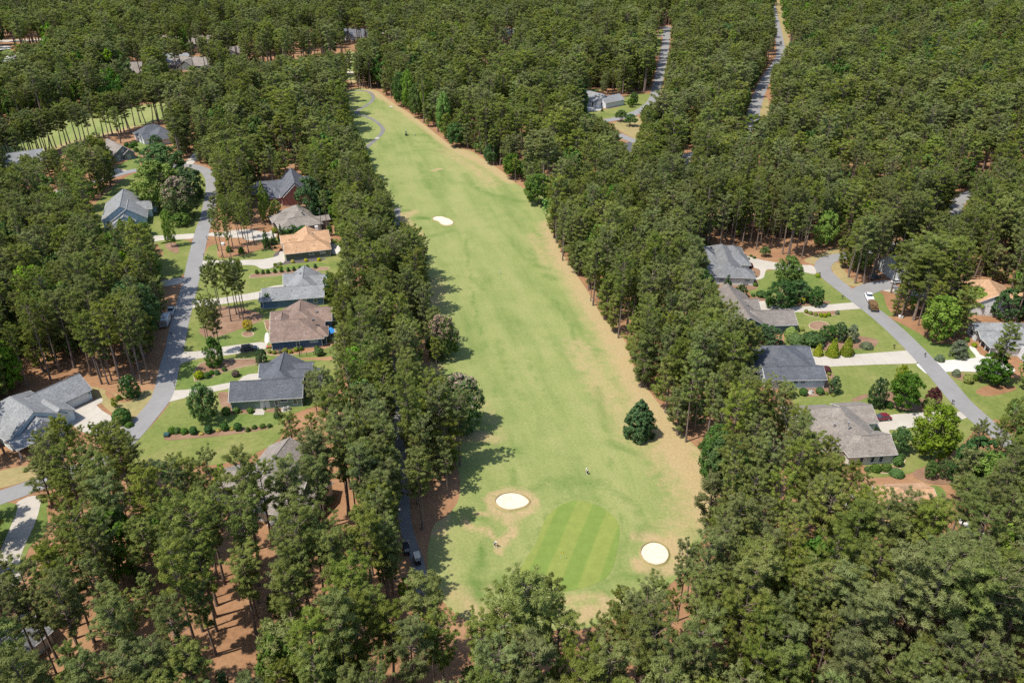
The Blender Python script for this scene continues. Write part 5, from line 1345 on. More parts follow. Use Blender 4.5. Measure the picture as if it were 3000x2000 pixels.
# shrubs
for x, y in ((753, 799), (771, 799), (786, 798), (806, 796), (825, 794), (845, 792), (862, 790), (880, 788), (902, 785), (924, 782)):
    shrub('tuft', x, y + 3, 11, 1.25, 'small green shrub in the evenly spaced row on the mulch strip', 'shrub row on the mulch strip')
for x, y in ((858, 768), (897, 764), (935, 762)): shrub('gold', x, y + 2, 11, .9, 'golden yellow ball shrub below the olive wall', 'golden shrubs below the olive wall')
for x, y, w, k in ((837, 1032, 17, 'limeball'), (851, 1034, 13, 'limeball'), (868, 1028, 15, 'limeball'), (883, 1025, 15, 'mound'), (804, 1036, 13, 'limeball'), (928, 1022, 14, 'mound'), (790, 1034, 12, 'limeball'), (820, 1034, 12, 'greymound')):
    shrub(k, x, y, w, .85, 'rounded shrub in the bed along the navy wall', 'shrubs along the navy wall')
shrub('box', 936, 1040, 26, .95, 'larger round shrub inside the black fence')
shrub('gold', 864, 1052, 12, .6, 'low yellow flower clump above the dark grey roof')
for x, y, w, k, l in ((585, 1108, 27, 'limeball', 'round clipped shrub larger of two at the bed tip'), (607, 1106, 20, 'box', 'round clipped shrub smaller of two at the bed tip'), (621, 1096, 16, 'mound', 'low green shrub left of two below the ivy tree'), (636, 1096, 17, 'mound', 'low green shrub right of two below the ivy tree'), (658, 1086, 14, 'box', 'small round shrub right of the ivy tree'), (691, 1102, 22, 'brownball', 'purple brown loose shrub by the garage pad')):
    shrub(k, x, y, w, .9, l)
for x, y, w, l in ((664, 1212, 26, 'round clipped shrub at the corner of the sage green house'), (693, 1208, 20, 'round shrub left of the double door'), (734, 1208, 19, 'round shrub nearest the double door'), (775, 1200, 8, 'tiny shrub right of the double door'), (706, 1208, 8, 'tiny shrub between two round shrubs at the sage wall')):
    shrub('box', x, y, w, .85, l)
for x, y, w in ((505, 1266, 26), (520, 1266, 24), (541, 1268, 24)): shrub('mound', x, y, w, .7, 'low clipped hedge mound at the left end of the hedge strip', 'hedge mounds left end')
for x, y in ((568, 1270), (612, 1267), (659, 1259), (698, 1259)): shrub('boxdark', x, y, 23, 1.05, 'upright dark clipped ball shrub in the hedge strip', 'clipped balls in the hedge strip')
for x, y in ((590, 1272), (640, 1262), (680, 1258)): shrub('gold', x, y, 14, .5, 'low straw yellow tuft between the clipped balls', 'straw yellow tufts in the hedge strip')
for x, y, w in ((727, 1262, 16), (746, 1255, 16), (770, 1252, 18), (790, 1250, 15)): shrub('tuft', x, y, w, .8, 'loose green shrub at the right end of the hedge strip', 'loose shrubs right end of the hedge strip')
shrub('box', 361, 1238, 50, .95, 'big round glossy bush by the corner driveway')
shrub('mound', 379, 1248, 26, .55, 'low mound shrub beside the big round bush')
shrub('tuft', 350, 1170, 18, .9, 'small loose shrub on the dry corner lawn')
shrub('redball', 824, 735, 9, .9, 'dark red shrub at the tan house front corner')
for x, y in ((806, 728), (790, 728), (776, 726)): shrub('tuft', x, y, 9, .8, 'small shrub in the dark mulch before the tan house', 'small shrubs before the tan house')
for x, y in ((806, 778), (812, 784), (822, 775), (822, 785)): shrub('limeball', x, y, 10, .8, 'small lime shrub beside the tan house garage', 'lime shrubs beside the tan garage')
for x, y in ((695, 768), (614, 760), (606, 758)): shrub('tuft', x, y, 10, .8, 'small shrub at the tan house driveway edge', 'small shrubs at the tan driveway edge')
shrub('limeball', 806, 682, 18, .9, 'bright lime bush at the taupe house front')
for x, y in ((708, 742), (672, 738)): shrub('tuft', x, y, 18, 1.1, 'spiky yucca like clump under the yard pines', 'yucca clumps under the yard pines')
for x, y in ((372, 430), (385, 434), (400, 445), (415, 452), (395, 428)): shrub('mound', x, y, 16, .85, 'round shrub in the curved bed at upper left', 'round shrubs in the curved upper left bed')
for x, y, w, r_, k, l in ((2316, 985, 38, .8, 'hedgeball', 'bright round clipped shrub beside the teal garage'), (2332, 1003, 56, .45, 'mound', 'flat clipped shrub below the bright round one'), (2381, 1008, 64, .55, 'boxdark', 'large dark clipped mound left of the golden cones'),
                          (2349, 968, 14, .8, 'limeball', 'small lime shrub beside the oval dirt bed'), (2538, 1018, 38, .45, 'greymound', 'spreading juniper in the mulch beside the street'), (2352, 1156, 24, .9, 'box', 'round shrub left of the slate house air conditioner'),
                          (2400, 1153, 23, .9, 'box', 'round shrub right of the slate house air conditioner'), (2419, 1088, 30, .6, 'redball', 'dark red rounded shrub at the slate house front'), (2720, 1198, 36, 1.1, 'limeball', 'golden green ball shrub before the red maple'),
                          (2834, 1120, 28, .9, 'limeball', 'golden green ball shrub below the white driveway'), (2800, 1100, 24, .9, 'greymound', 'grey spiky shrub below the white driveway'), (2855, 1112, 22, .8, 'mound', 'green shrub right of the golden ball below the white driveway'),
                          (2752, 1056, 28, .7, 'greymound', 'small grey green shrub on the green verge'), (2853, 1015, 15, .8, 'limeball', 'small ball shrub by the white porch path'), (2832, 1000, 14, .9, 'box', 'small ball shrub at the white porch corner'),
                          (2564, 1378, 32, .7, 'mound', 'boxy clipped shrub left of two below the taupe wall'), (2596, 1376, 32, .7, 'mound', 'boxy clipped shrub right of two below the taupe wall'), (2628, 1362, 30, 1.1, 'box', 'upright clipped shrub at the taupe wall corner'),
                          (2640, 1340, 22, .8, 'mound', 'low shrub behind the upright clipped one'), (2626, 1390, 44, .4, 'mound', 'flat clipped shrub below the mulch bed at lower right'), (2803, 1372, 34, .8, 'mound', 'round green shrub on the straw at lower right'),
                          (2540, 1378, 18, .9, 'mound', 'clipped shrub at the far left of the lower right bed'), (2735, 1378, 30, .8, 'mound', 'round shrub top beside the gravel bed'), (2230, 868, 32, .5, 'boxdark', 'low clipped hedge beside the fresh lawn'),
                          (2206, 868, 12, .8, 'box', 'small clipped ball left of the low hedge'), (2252, 890, 22, .9, 'limeball', 'lime clipped shrub at the dull dark tree foot'), (2197, 783, 18, .8, 'redball', 'dark red shrub by the grey hipped house door'),
                          (2452, 920, 13, 1.0, 'greymound', 'small grey shrub at the end of the golden shrub bed'), (2212, 838, 13, .8, 'box', 'small ball shrub at the grey hipped house corner'), (2602, 1192, 26, .7, 'boxdark', 'dark low shrub under the magnolia'), (2395, 812, 14, .9, 'limeball', 'small lime shrub by the mailbox at the bend')):
    shrub(k, x, y, w, r_, l)
for x, y in ((2361, 916), (2374, 921), (2389, 925), (2404, 927), (2416, 928), (2427, 925)): shrub('limeball', x, y, 12, .9, 'golden ball shrub in the edged bed beside the driveway', 'golden balls in the edged bed')
for x in (2335, 2345, 2355, 2365, 2372): shrub('gold', x, 884 - (x - 2335) * .12, 14, .8, 'golden shrub in the yellow hedge', 'golden hedge shrubs')
for x, y in ((2428, 1098), (2422, 1110), (2430, 1118), (2432, 1128), (2420, 1155), (2440, 1160)): shrub('limeball', x, y, 11, .85, 'small shrub at the slate house front corner bed', 'small shrubs at the slate house corner')
for x, y in ((2170, 756), (2192, 760), (2200, 752), (2210, 757)): shrub('tuft', x, y, 10, .7, 'tiny shrub dotted on the sunlit pine straw', 'tiny shrubs on the sunlit straw')
for x, y in ((2207, 800), (2212, 812), (2200, 806)): shrub('tuft', x, y, 9, .7, 'tiny shrub in the bed by the grey hipped house path', 'tiny shrubs by the grey hipped path')
shrub('mound', 2068, 722, 26, .6, 'clipped hedge at the back of the grey hipped house')
shrub('gold', 1740, 338, 7, .7, 'yellow flower clump at the far flagpole')
# yard pines
LY = 'tall slender pine in the yard clump right of the left street'
for x, y, t in ((622, 910, 780), (649, 929, 770), (648, 908, 760), (677, 942, 775), (693, 920, 772), (703, 933, 768), (717, 917, 765), (714, 940, 780)): pine_at(x, y, t, LY, 'yard pines beside the light grey driveway', .72)
LY2 = 'tall slender pine beside the black car driveway'
for x, y, t in ((640, 1054, 885), (654, 1055, 892), (618, 1040, 890), (605, 1000, 905)): pine_at(x, y, t, LY2, 'yard pines beside the black car driveway', .75)
LY3 = 'tall slender pine in the straw bed before the tan roofed house'
for x, y, t in ((654, 755, 620), (729, 740, 600), (746, 719, 590), (672, 724, 600), (678, 759, 640), (682, 724, 596), (728, 712, 590), (702, 715, 600), (640, 735, 615), (668, 690, 575), (700, 680, 570)): pine_at(x, y, t, LY3, 'yard pines before the tan roofed house', .72)
for x, y, t, w in ((2676, 937, 745, 1.6), (2642, 922, 735, 1.4), (2712, 905, 708, 1.7), (2740, 880, 705, 1.4), (2690, 890, 715, 1.5), (2622, 890, 722, 1.3), (2660, 870, 705, 1.5), (2610, 858, 720, 1.1)): pine_at(x, y, t, 'broad crowned old pine in the big clump right of the right street', 'big right pine clump', w)
for x, y, t in ((2505, 830, 640), (2530, 832, 660), (2548, 820, 635), (2485, 812, 655), (2560, 800, 620)): pine_at(x, y, t, 'pine in the clump inside the right street bend', 'pines inside the right street bend')
pine_at(2912, 1128, 958, 'leaning open crowned pine before the white porch house', None, .95)
pine_at(2898, 1118, 1000, 'shorter pine twin of the open crowned one before the white porch house', None, .8)
for x, y, t, w in ((2552, 2030, 1640, .95), (2634, 2035, 1650, .95), (2716, 2040, 1660, 1.0), (2742, 2050, 1690, .9), (2792, 2050, 1680, 1.0), (2620, 1950, 1600, .9), (2690, 1960, 1610, 1.0)): pine_at(x, y, t, 'tall pine with long bare trunk at the lower right corner', 'bare trunked pines at the lower right corner', w)
# row of pines along the second fairway, upper left
for i, (x, y) in enumerate(((62, 474), (75, 468), (90, 460), (96, 455), (105, 462), (120, 452), (128, 451), (136, 448), (146, 444), (156, 440), (180, 428), (196, 426), (18, 480), (5, 490), (40, 478), (304, 402), (320, 408), (355, 392), (364, 388), (354, 420), (343, 386), (412, 360), (430, 368), (448, 360), (462, 355), (30, 470), (52, 465), (80, 455), (112, 447), (165, 434), (205, 420), (225, 412), (250, 410), (285, 400), (330, 395), (375, 378), (395, 370), (-10, 478), (68, 482), (140, 455), (480, 350), (500, 345), (385, 390), (240, 425), (265, 420))):
    pine_at(x, y, y - 100 - (i * 7) % 22, 'dark trunked pine in the row along the second fairway', 'pine row along the second fairway', 1.25, pick=(0, 3, 7))
for i, (x, y) in enumerate(((1050, 258), (1056, 262), (1064, 256), (1072, 260), (1080, 258), (1030, 250), (1088, 262))):
    pine_at(x, y, y - 98 - (i * 5) % 12, 'slim pine in the cluster at the far end of the golf hole', 'pine cluster at the end of the golf hole', .95)
for i, (x, y) in enumerate(((2055, 697), (2070, 693), (2078, 704), (2125, 708), (2140, 715), (2175, 712), (2195, 719), (2280, 720), (2292, 745), (2312, 745), (2330, 742), (2100, 690), (2245, 702), (2360, 722), (2400, 715))):
    pine_at(x, y, y - 165 - (i * 11) % 25, 'tall straight pine standing in the row above the sunlit pine straw', 'pine row above the sunlit straw', .85)

# ------------------------------------------------------------------ the pine woods
# OPEN: outlines of the clearings as the survey shows them; no forest crown may hang over these
OPEN = [sv('s', 1015, 272, 1026, 306, 1038, 323, 1043, 383, 1072, 413, 1077, 442, 1089, 468, 1091, 502, 1106, 523, 1128, 544, 1140, 570, 1153, 604, 1157, 634, 1179, 655, 1191, 667, 1217, 680, 1247, 709, 1268, 760, 1259, 790, 1251, 858, 1272, 875, 1264, 905, 1315, 939, 1336, 982, 1340, 1003, 1315, 1050, 1247, 1075, 1272, 1126, 1306, 1109, 1349, 1105, 1400, 1135, 1417, 1177, 1408, 1220, 1361, 1262, 1310, 1279, 1315, 1334, 1370, 1359, 1353, 1385, 1319, 1461,
           1191, 1465, 1166, 1480, 1166, 1572, 1183, 1640, 1204, 1674, 1255, 1691, 1310, 1704, 1336, 1725, 1361, 1780, 1400, 1802, 1425, 1806, 1459, 1776, 1506, 1776, 1519, 1712, 1553, 1687, 1595, 1680, 1638, 1695, 1663, 1734, 1697, 1755, 1710, 1810, 1778, 1780, 1782, 1734, 1820, 1712, 1871, 1717, 1884, 1742, 1901, 1700, 1944, 1687, 1948, 1653, 1974, 1627, 1999, 1623, 2038, 1610, 2064, 1547, 2098, 1504, 2102, 1461, 2035, 1440, 2025, 1406, 2085, 1365, 1997, 1318, 1978, 1241, 1936, 1194, 1919, 1160, 1876, 1126, 1834, 1075, 1829, 1016, 1787, 977, 1757, 905, 1719, 854, 1706, 812, 1651, 795, 1651, 769, 1629, 739, 1612, 692, 1612, 595, 1553, 591, 1532, 536, 1489, 523, 1474, 485, 1438, 481, 1383, 438, 1315, 425, 1293, 370, 1247, 361, 1187, 315, 1149, 289, 1102, 259, 1026, 264),
        sv('t4', 0, 1480, 0, 1190, 60, 1110, 190, 1130, 520, 1000, 590, 1080, 720, 1110, 830, 1175, 930, 1165, 1000, 1150, 1060, 1110, 1090, 1000, 1040, 800, 1070, 700, 1100, 600, 1130, 560, 1150, 480, 1120, 400, 1100, 360, 1080, 260, 1150, 230, 1190, 190, 1140, 160, 1090, 100, 1000, 60, 990, 40, 1010, 20, 1370, 0, 1440, -20, 2300, -20, 2351, 20, 2330, 60, 2240, 200, 2290, 280, 2220, 330, 2240, 440, 2230, 500, 2290, 540, 2330, 640, 2310, 760, 2280, 850, 2300, 920, 2210, 970, 2100, 1050, 2070, 1170, 1990, 1180, 1990, 1260, 1890, 1270, 1870, 1400, 1880, 1460, 1780, 1440, 1600, 1470, 1480, 1440, 1370, 1480, 1270, 1490, 1140, 1540, 1100, 1568, 900, 1568, 860, 1500, 850, 1420, 740, 1340, 600, 1300, 460, 1280, 430, 1300, 220, 1420, 200, 1480, 110, 1520),
        sv('t7', 0, 220, 90, 210, 270, 160, 330, 190, 290, 280, 320, 320, 400, 390, 330, 480, 310, 560, 200, 600, 160, 680, 170, 770, 130, 810, 60, 900, 0, 850),
        sv('t1', 1370, 1568, 1390, 1500, 1430, 1300, 1290, 1140, 1270, 1100, 1390, 1030, 1400, 1060, 1320, 1110, 1460, 1160, 1480, 1200, 1440, 1260, 1450, 1330, 1430, 1568),
        sv('t1', 620, 1568, 600, 1500, 700, 1450, 860, 1310, 900, 1190, 960, 1180, 1290, 1140, 1430, 1300, 1380, 1568),
        sv('t1', 750, 980, 910, 880, 1030, 850, 1120, 870, 1120, 950, 1250, 1030, 1200, 1100, 940, 1180, 790, 1260, 780, 1200, 800, 1120),
        sv('t1', 0, 960, 180, 900, 440, 810, 560, 770, 760, 760, 880, 720, 1090, 700, 1150, 780, 1000, 850, 920, 900, 850, 960, 740, 980, 700, 930, 480, 1010, 300, 1060, 160, 1110, 0, 1160),
        sv('t1', 1780, 1230, 1960, 1220, 2030, 1160, 2130, 1230, 2110, 1340, 2080, 1400, 2160, 1430, 2200, 1490, 2260, 1490, 2300, 1520, 2351, 1500, 2351, 1568, 1640, 1568, 1700, 1500, 1780, 1400),
        sv('t6', 110, 110, 160, 130, 150, 240, 190, 340, 250, 430, 270, 500, 420, 620, 400, 660, 430, 690, 640, 690, 660, 720, 650, 790, 440, 830, 440, 960, 520, 1050, 560, 1120, 640, 1130, 760, 1070, 790, 1170, 880, 1200, 900, 1300, 920, 1340, 900, 1360, 930, 1430, 1080, 1490, 1140, 1568, 1240, 1628, 1270, 1718, 1330, 1798, 1300, 1858, 1360, 1938, 1500, 1918, 1580, 1878, 1690, 1898, 1720, 1858, 1820, 1818, 1960, 1738, 1900, 1668, 1880, 1618, 1860, 1520, 1960, 1330, 2120, 1300, 2351, 1230, 2351, 730, 2200, 640, 1930, 650, 1900, 760, 1670, 760, 1660, 630, 1560, 640, 1380, 600, 1380, 480, 1340, 400, 1250, 400, 1130, 380, 1080, 260, 1090, 190, 1050, 130, 900, 90, 500, 50, 200, 40, 100, 60),
        sv('t6', 1830, 360, 2050, 340, 2110, 320, 2200, 380, 2310, 400, 2280, 480, 2240, 530, 2200, 570, 2140, 500, 2010, 460),
        sv('m7', 210, 170, 400, 165, 540, 200, 680, 230, 890, 225, 1020, 225, 1060, 130, 1130, 0, 1150, 250, 1060, 350, 990, 370, 900, 430, 860, 520, 850, 580, 910, 600, 870, 680, 840, 720, 860, 780, 840, 830, 740, 850, 650, 730, 560, 640, 510, 580, 430, 560, 330, 550, 210, 520, 200, 430),
        sv('t2', 2180, 190, 2270, 190, 2260, 300, 2250, 400, 2230, 520, 2200, 640, 2130, 660, 2130, 560, 2170, 430, 2160, 380, 2200, 260),
        sv('t3', 595, -10, 680, -10, 710, 200, 740, 300, 700, 350, 690, 410, 630, 450, 600, 540, 600, 620, 590, 680, 600, 770, 580, 850, 520, 830, 470, 880, 450, 870, 460, 760, 440, 650, 500, 600, 560, 520, 600, 450, 660, 340, 665, 240, 640, 120),
        sv('t1', 0, 270, 370, 265, 370, 290, 250, 295, 90, 300, 90, 390, 200, 380, 150, 410, 60, 430, 0, 470),
        sv('t2', 1105, 330, 1120, 240, 1150, 205, 1190, 215, 1170, 270, 1130, 330), sv('t2', 1240, 135, 1285, 145, 1270, 190, 1240, 190),
        sv('t2', 30, 330, 100, 360, 80, 480, 100, 540, 40, 580, 30, 480), sv('t2', 50, 190, 160, 195, 170, 275, 60, 275), sv('t2', 280, 240, 380, 245, 370, 295, 280, 290),
        sv('t1', 860, 440, 975, 440, 970, 530, 900, 530), sv('t1', 1195, 275, 1370, 275, 1350, 312, 1200, 305), sv('t1', 1120, 390, 1450, 400, 1460, 480, 1180, 490), sv('t1', 1580, 330, 1660, 330, 1660, 400, 1590, 400),
        sv('t1', 1660, 410, 2351, 320, 2351, 372, 1700, 445), sv('t6', 1510, 20, 1720, 0, 1730, 80, 1600, 100), sv('t3', 1840, 1360, 2000, 1330, 1960, 1420, 1900, 1500, 1840, 1480),
        sv('t3', -20, 980, 80, 980, 80, 1080, 40, 1170, -20, 1180), sv('t9', 420, 890, 600, 860, 590, 1000, 540, 1080, 480, 1000), sv('t2', 1700, 1000, 1720, 990, 1730, 1010), sv('t2', 1960, 1010, 2010, 1000, 2015, 1060, 1970, 1060),
        sv('t8', 440, 330, 640, 310, 640, 470, 700, 640, 440, 600), sv('t9', 2240, 300, 2351, 270, 2351, 410, 2300, 400), sv('r4', 100, 420, 520, 330, 520, 600, 100, 560),
        sv('t7', 1640, 1260, 1780, 1270, 1900, 1400, 1860, 1566, 1700, 1500), sv('t4', 0, 880, 200, 900, 420, 960, 300, 1080, 0, 1100)]
CELL = 8
NX, NY = 375, 250
cx_, cy_ = np.meshgrid((np.arange(NX) + .5) * CELL, (np.arange(NY) + .5) * CELL)
CC = np.stack([cx_.ravel(), cy_.ravel()], 1)
def raster(polys):
    m = np.zeros(len(CC), bool)
    for p in polys: m |= inside(CC, p)
    return m.reshape(NY, NX)
OPENM = raster(OPEN)
NOB = raster(NOBUILD)
def pxv(X, Y, Z):
    d = Y * CP - (Z - CAM_H) * SP
    return 1500 + FPX * X / d, 1000 - FPX * (Y * SP + (Z - CAM_H) * CP) / d, d
def look(mask, px_, py_):
    i = np.clip((px_ / CELL).astype(int), 0, NX - 1); j = np.clip((py_ / CELL).astype(int), 0, NY - 1)
    ok = (px_ >= 0) & (px_ < 3000) & (py_ >= 0) & (py_ < 2000)
    return mask[j, i] & ok
rg = np.random.default_rng(21)
def candidates(step, ymin, ymax):
    ys = np.arange(ymin, ymax, step)
    out = []
    for k, y in enumerate(ys):
        hw = 0.70 * (y + 60) + 45
        xs = np.arange(-hw, hw, step) + (step / 2 if k % 2 else 0)
        out.append(np.stack([xs, np.full(len(xs), y)], 1))
    P = np.concatenate(out)
    return P + rg.uniform(-.42, .42, P.shape) * step
def road_clear(P, extra=1.4):
    ok = np.ones(len(P), bool)
    for c, w in ROADLINES:
        ex = extra if w > 3 else .35
        A = np.array([(q.x, q.y) for q in c])
        for a, b in zip(A[:-1], A[1:]):
            if np.linalg.norm(b - a) < 1e-6: continue
            ok &= seg_d(P, a, b) > w / 2 + ex
    return ok
def keep(P, Hh, Rr, zlo=.5, frac=.12):
    ok = road_clear(P)
    bx, by, _ = pxv(P[:, 0], P[:, 1], 0)
    ok &= ~look(NOB, bx, by)
    for b in HOUSEBOX:
        c = sum(b, Vector((0, 0))) / 4
        q = [c + (v - c) * 1.16 for v in b]
        ok &= ~inside(P, q)
    for p, r_ in OWN: ok &= (P[:, 0] - p.x) ** 2 + (P[:, 1] - p.y) ** 2 > max(2.4, r_ * .72) ** 2
    n = np.zeros(len(P))
    smp = [(0, .97), (0, .8), (0, .65), (0, zlo + .04)] + [(s_ * k, z) for s_ in (-1, 1) for k, z in ((.5, .92), (.95, .8), (.95, .66), (.6, zlo + .06))]
    for s_, z in smp:
        x, y, _ = pxv(P[:, 0] + s_ * Rr, P[:, 1], Hh * z)
        n += look(OPENM, x, y)
    ok &= ~(look(OPENM, bx, by) & (rg.uniform(size=len(P)) < .85))
    return ok & (n / len(smp) <= frac)
def vnoise(P, s_, seed):
    r_ = np.random.default_rng(seed); a = r_.uniform(0, 6.28, (6, 2)); w = r_.normal(size=(6, 2)) / s_
    return sum(np.sin(P @ w[i] + a[i, 0]) for i in range(6)) / 6 ** .5
near = candidates(4.3, 44, 300)
far_ = np.concatenate([candidates(6.3, 300, 560), candidates(7.6, 560, 1200)])
P = np.concatenate([near, far_])
Hh = np.clip(rg.normal(20.0, np.where(P[:, 1] > 300, 3.6, 2.6), len(P)), 11.5, 27)
Hh *= 1 + np.clip((P[:, 1] - 300) / 700, 0, 1.2) * .36
Wd = np.where(P[:, 1] > 330, rg.uniform(.66, 1.32, len(P)), rg.uniform(.72, 1.14, len(P)))
Rr = 3.5 * Hh / 22 * Wd * np.where(P[:, 1] > 330, 1.2, 1.0)
ok = keep(P, Hh, Rr, frac=np.where(P[:, 1] < 180, np.where(P[:, 1] < 105, .18, .10), .12))
# second try with shorter trees to fill the ragged edges
Q = P[~ok & (P[:, 1] > 64)]; H2 = rg.uniform(10.5, 15.5, len(Q)); W2 = rg.uniform(.8, 1.05, len(Q))
k2 = keep(Q, H2, 3.2 * H2 / 22 * W2, frac=.09) & (rg.uniform(size=len(Q)) < .8)
px_b, py_b, _ = pxv(P[:, 0], P[:, 1], 0)
thin = rg.uniform(size=len(P)) < np.where((P[:, 1] < 140) & (P[:, 0] < -35), .62, np.where((px_b > 860) & (px_b < 1330) & (P[:, 1] < 300), .66, np.where(P[:, 1] < 150, np.where(np.abs(P[:, 0] - 4) < 40, .97, .82), .90))) - .22 * (vnoise(P, 9, 11) > .95)
ok &= thin & ~((px_b < 0) & (px_b > -500) & (py_b > 1300) & (py_b < 1840))
# low-branched pines along the rims of the clearings
E3 = np.concatenate([candidates(3.6, 70, 420), candidates(5.0, 420, 640)]); HE = rg.uniform(8.5, 16, len(E3))
ke = keep(E3, HE, HE * .22, .16, .20)
ex_, ey_, _ = pxv(E3[:, 0], E3[:, 1], HE * .5)
rim = np.zeros(len(E3), bool)
for dx_, dy_ in ((60, 0), (-60, 0), (0, 50), (35, 35), (-35, 35), (35, -35), (-35, -35)): rim |= look(OPENM, ex_ + dx_, ey_ + dy_)
ke &= rim & (rg.uniform(size=len(E3)) < .8)
c2 = np.array([(q.x, q.y) for q in ROADLINES[1][0]])
seg = np.diff(c2, axis=0); nr = np.stack([-seg[:, 1], seg[:, 0]], 1) / (np.linalg.norm(seg, axis=1)[:, None] + 1e-9)
C4 = np.concatenate([c2[:-1] + nr * o_ + rg.normal(0, .8, (len(seg), 2)) for o_ in (-2.6, -5.5, 2.6)]); H4 = rg.uniform(13, 21, len(C4))
k4 = keep(C4, H4, H4 * .15, .45, .10) & (rg.uniform(size=len(C4)) < .75)
PE, HE = E3[ke], HE[ke]
# broadleaf patches: noise over the ground
px0, py0, _ = pxv(P[:, 0], P[:, 1], 10)
leafy_p = .05 + .12 * (vnoise(P, 22, 3) > .9) + .42 * ((px0 > 2250) & (py0 < 260) & (vnoise(P, 40, 5) > -.2)) + .20 * ((px0 < 700) & (py0 < 330) & (vnoise(P, 40, 6) > .3)) + .12 * ((px0 > 1100) & (px0 < 1500) & (py0 > 200) & (py0 < 470))
isleaf = rg.uniform(size=len(P)) < leafy_p
PF = np.concatenate([P[ok & ~isleaf], Q[k2], C4[k4]]); HF = np.concatenate([Hh[ok & ~isleaf], H2[k2], H4[k4]]); WF = np.concatenate([Wd[ok & ~isleaf], W2[k2], np.full(int(k4.sum()), .95)])
PL, HL = P[ok & isleaf], Hh[ok & isleaf] * rg.uniform(.6, .95, int((ok & isleaf).sum()))
# understorey: leafy saplings under the pine edges
U = candidates(7.5, 60, 420); HU = rg.uniform(4, 9, len(U))
ku = keep(U, HU, HU * .3, .1, .05) & (rg.uniform(size=len(U)) < np.where(U[:, 1] < 150, .22, .4))
PU, HU = U[ku], HU[ku]
# the 300 pines that show largest stand as trees of their own, the rest is one wood
x_, y_, d_ = pxv(PF[:, 0], PF[:, 1], HF * .8)
inview = (x_ > -20) & (x_ < 3020) & (y_ > -10) & (y_ < 2020)
score = np.where(inview, HF * WF / d_, 0)
N_OWN_PINES = 300 - sum(1 for o in COL.objects if o.name.startswith('pine_tree'))
top = np.argsort(-score)[:N_OWN_PINES]
ZN = [(lambda x, y: x < 1000 and y > 1680, 'tall pine in the sparse wood at the lower left corner', 'pines at the lower left corner'),
      (lambda x, y: x < 1000, 'pine in the lower left wood between the houses and the cart path', 'pines of the lower left wood'),
      (lambda x, y: x < 1320 and y < 1690, 'pine beside the shaded cart path left of the putting green', 'pines beside the cart path'),
      (lambda x, y: x < 1420, 'pine at the lower edge left of the putting green', 'pines at the lower edge left of the green'),
      (lambda x, y: x < 2000, 'pine in the belt below the putting green', 'pines below the putting green'),
      (lambda x, y: y > 1680, 'tall pine in the wood at the lower right corner', 'pines at the lower right corner'),
      (lambda x, y: True, 'pine in the wood between the fairway and the right houses', 'pines right of the fairway')]
for i in top:
    cond = next(z for z in ZN if z[0](x_[i], y_[i]))
    s_ = HF[i] / 22
    plant('pine_tree', PINE_NEAR[int(rg.integers(8))], PF[i], s_ * WF[i], s_, float(rg.uniform(0, 6.28)), cond[1], 'tree', cond[2])
rest = np.ones(len(PF), bool); rest[top] = False
xl, yl, dl = pxv(PL[:, 0], PL[:, 1], HL * .7)
sl = np.where((xl > 0) & (xl < 3000) & (yl > 0) & (yl < 2000) & (PL[:, 1] < 420), 1 / dl, 0)
topl = [i for i in np.argsort(-sl)[:60] if sl[i] > 0]
LZ = [('bright', 'leafy broadleaf tree among the pines'), ('broad', 'green broadleaf tree among the pines')]
for i in topl:
    kd = 'bright' if rg.uniform() < .3 else 'broad'
    lab = 'leafy broadleaf tree among the ' + ('lower left' if xl[i] < 1000 and yl[i] > 1000 else 'upper left' if xl[i] < 1000 else 'middle' if xl[i] < 2000 else 'lower right' if yl[i] > 1000 else 'upper right') + ' pines'
    ms = leafy_meshes(kd)
    plant('broadleaf_tree', ms[int(rg.integers(len(ms)))], PL[i], HL[i] / 10 * .8, HL[i] / 10, float(rg.uniform(0, 6.28)), lab, 'tree', lab.replace('leafy broadleaf tree', 'broadleaf trees'))
restl = np.ones(len(PL), bool); restl[topl] = False
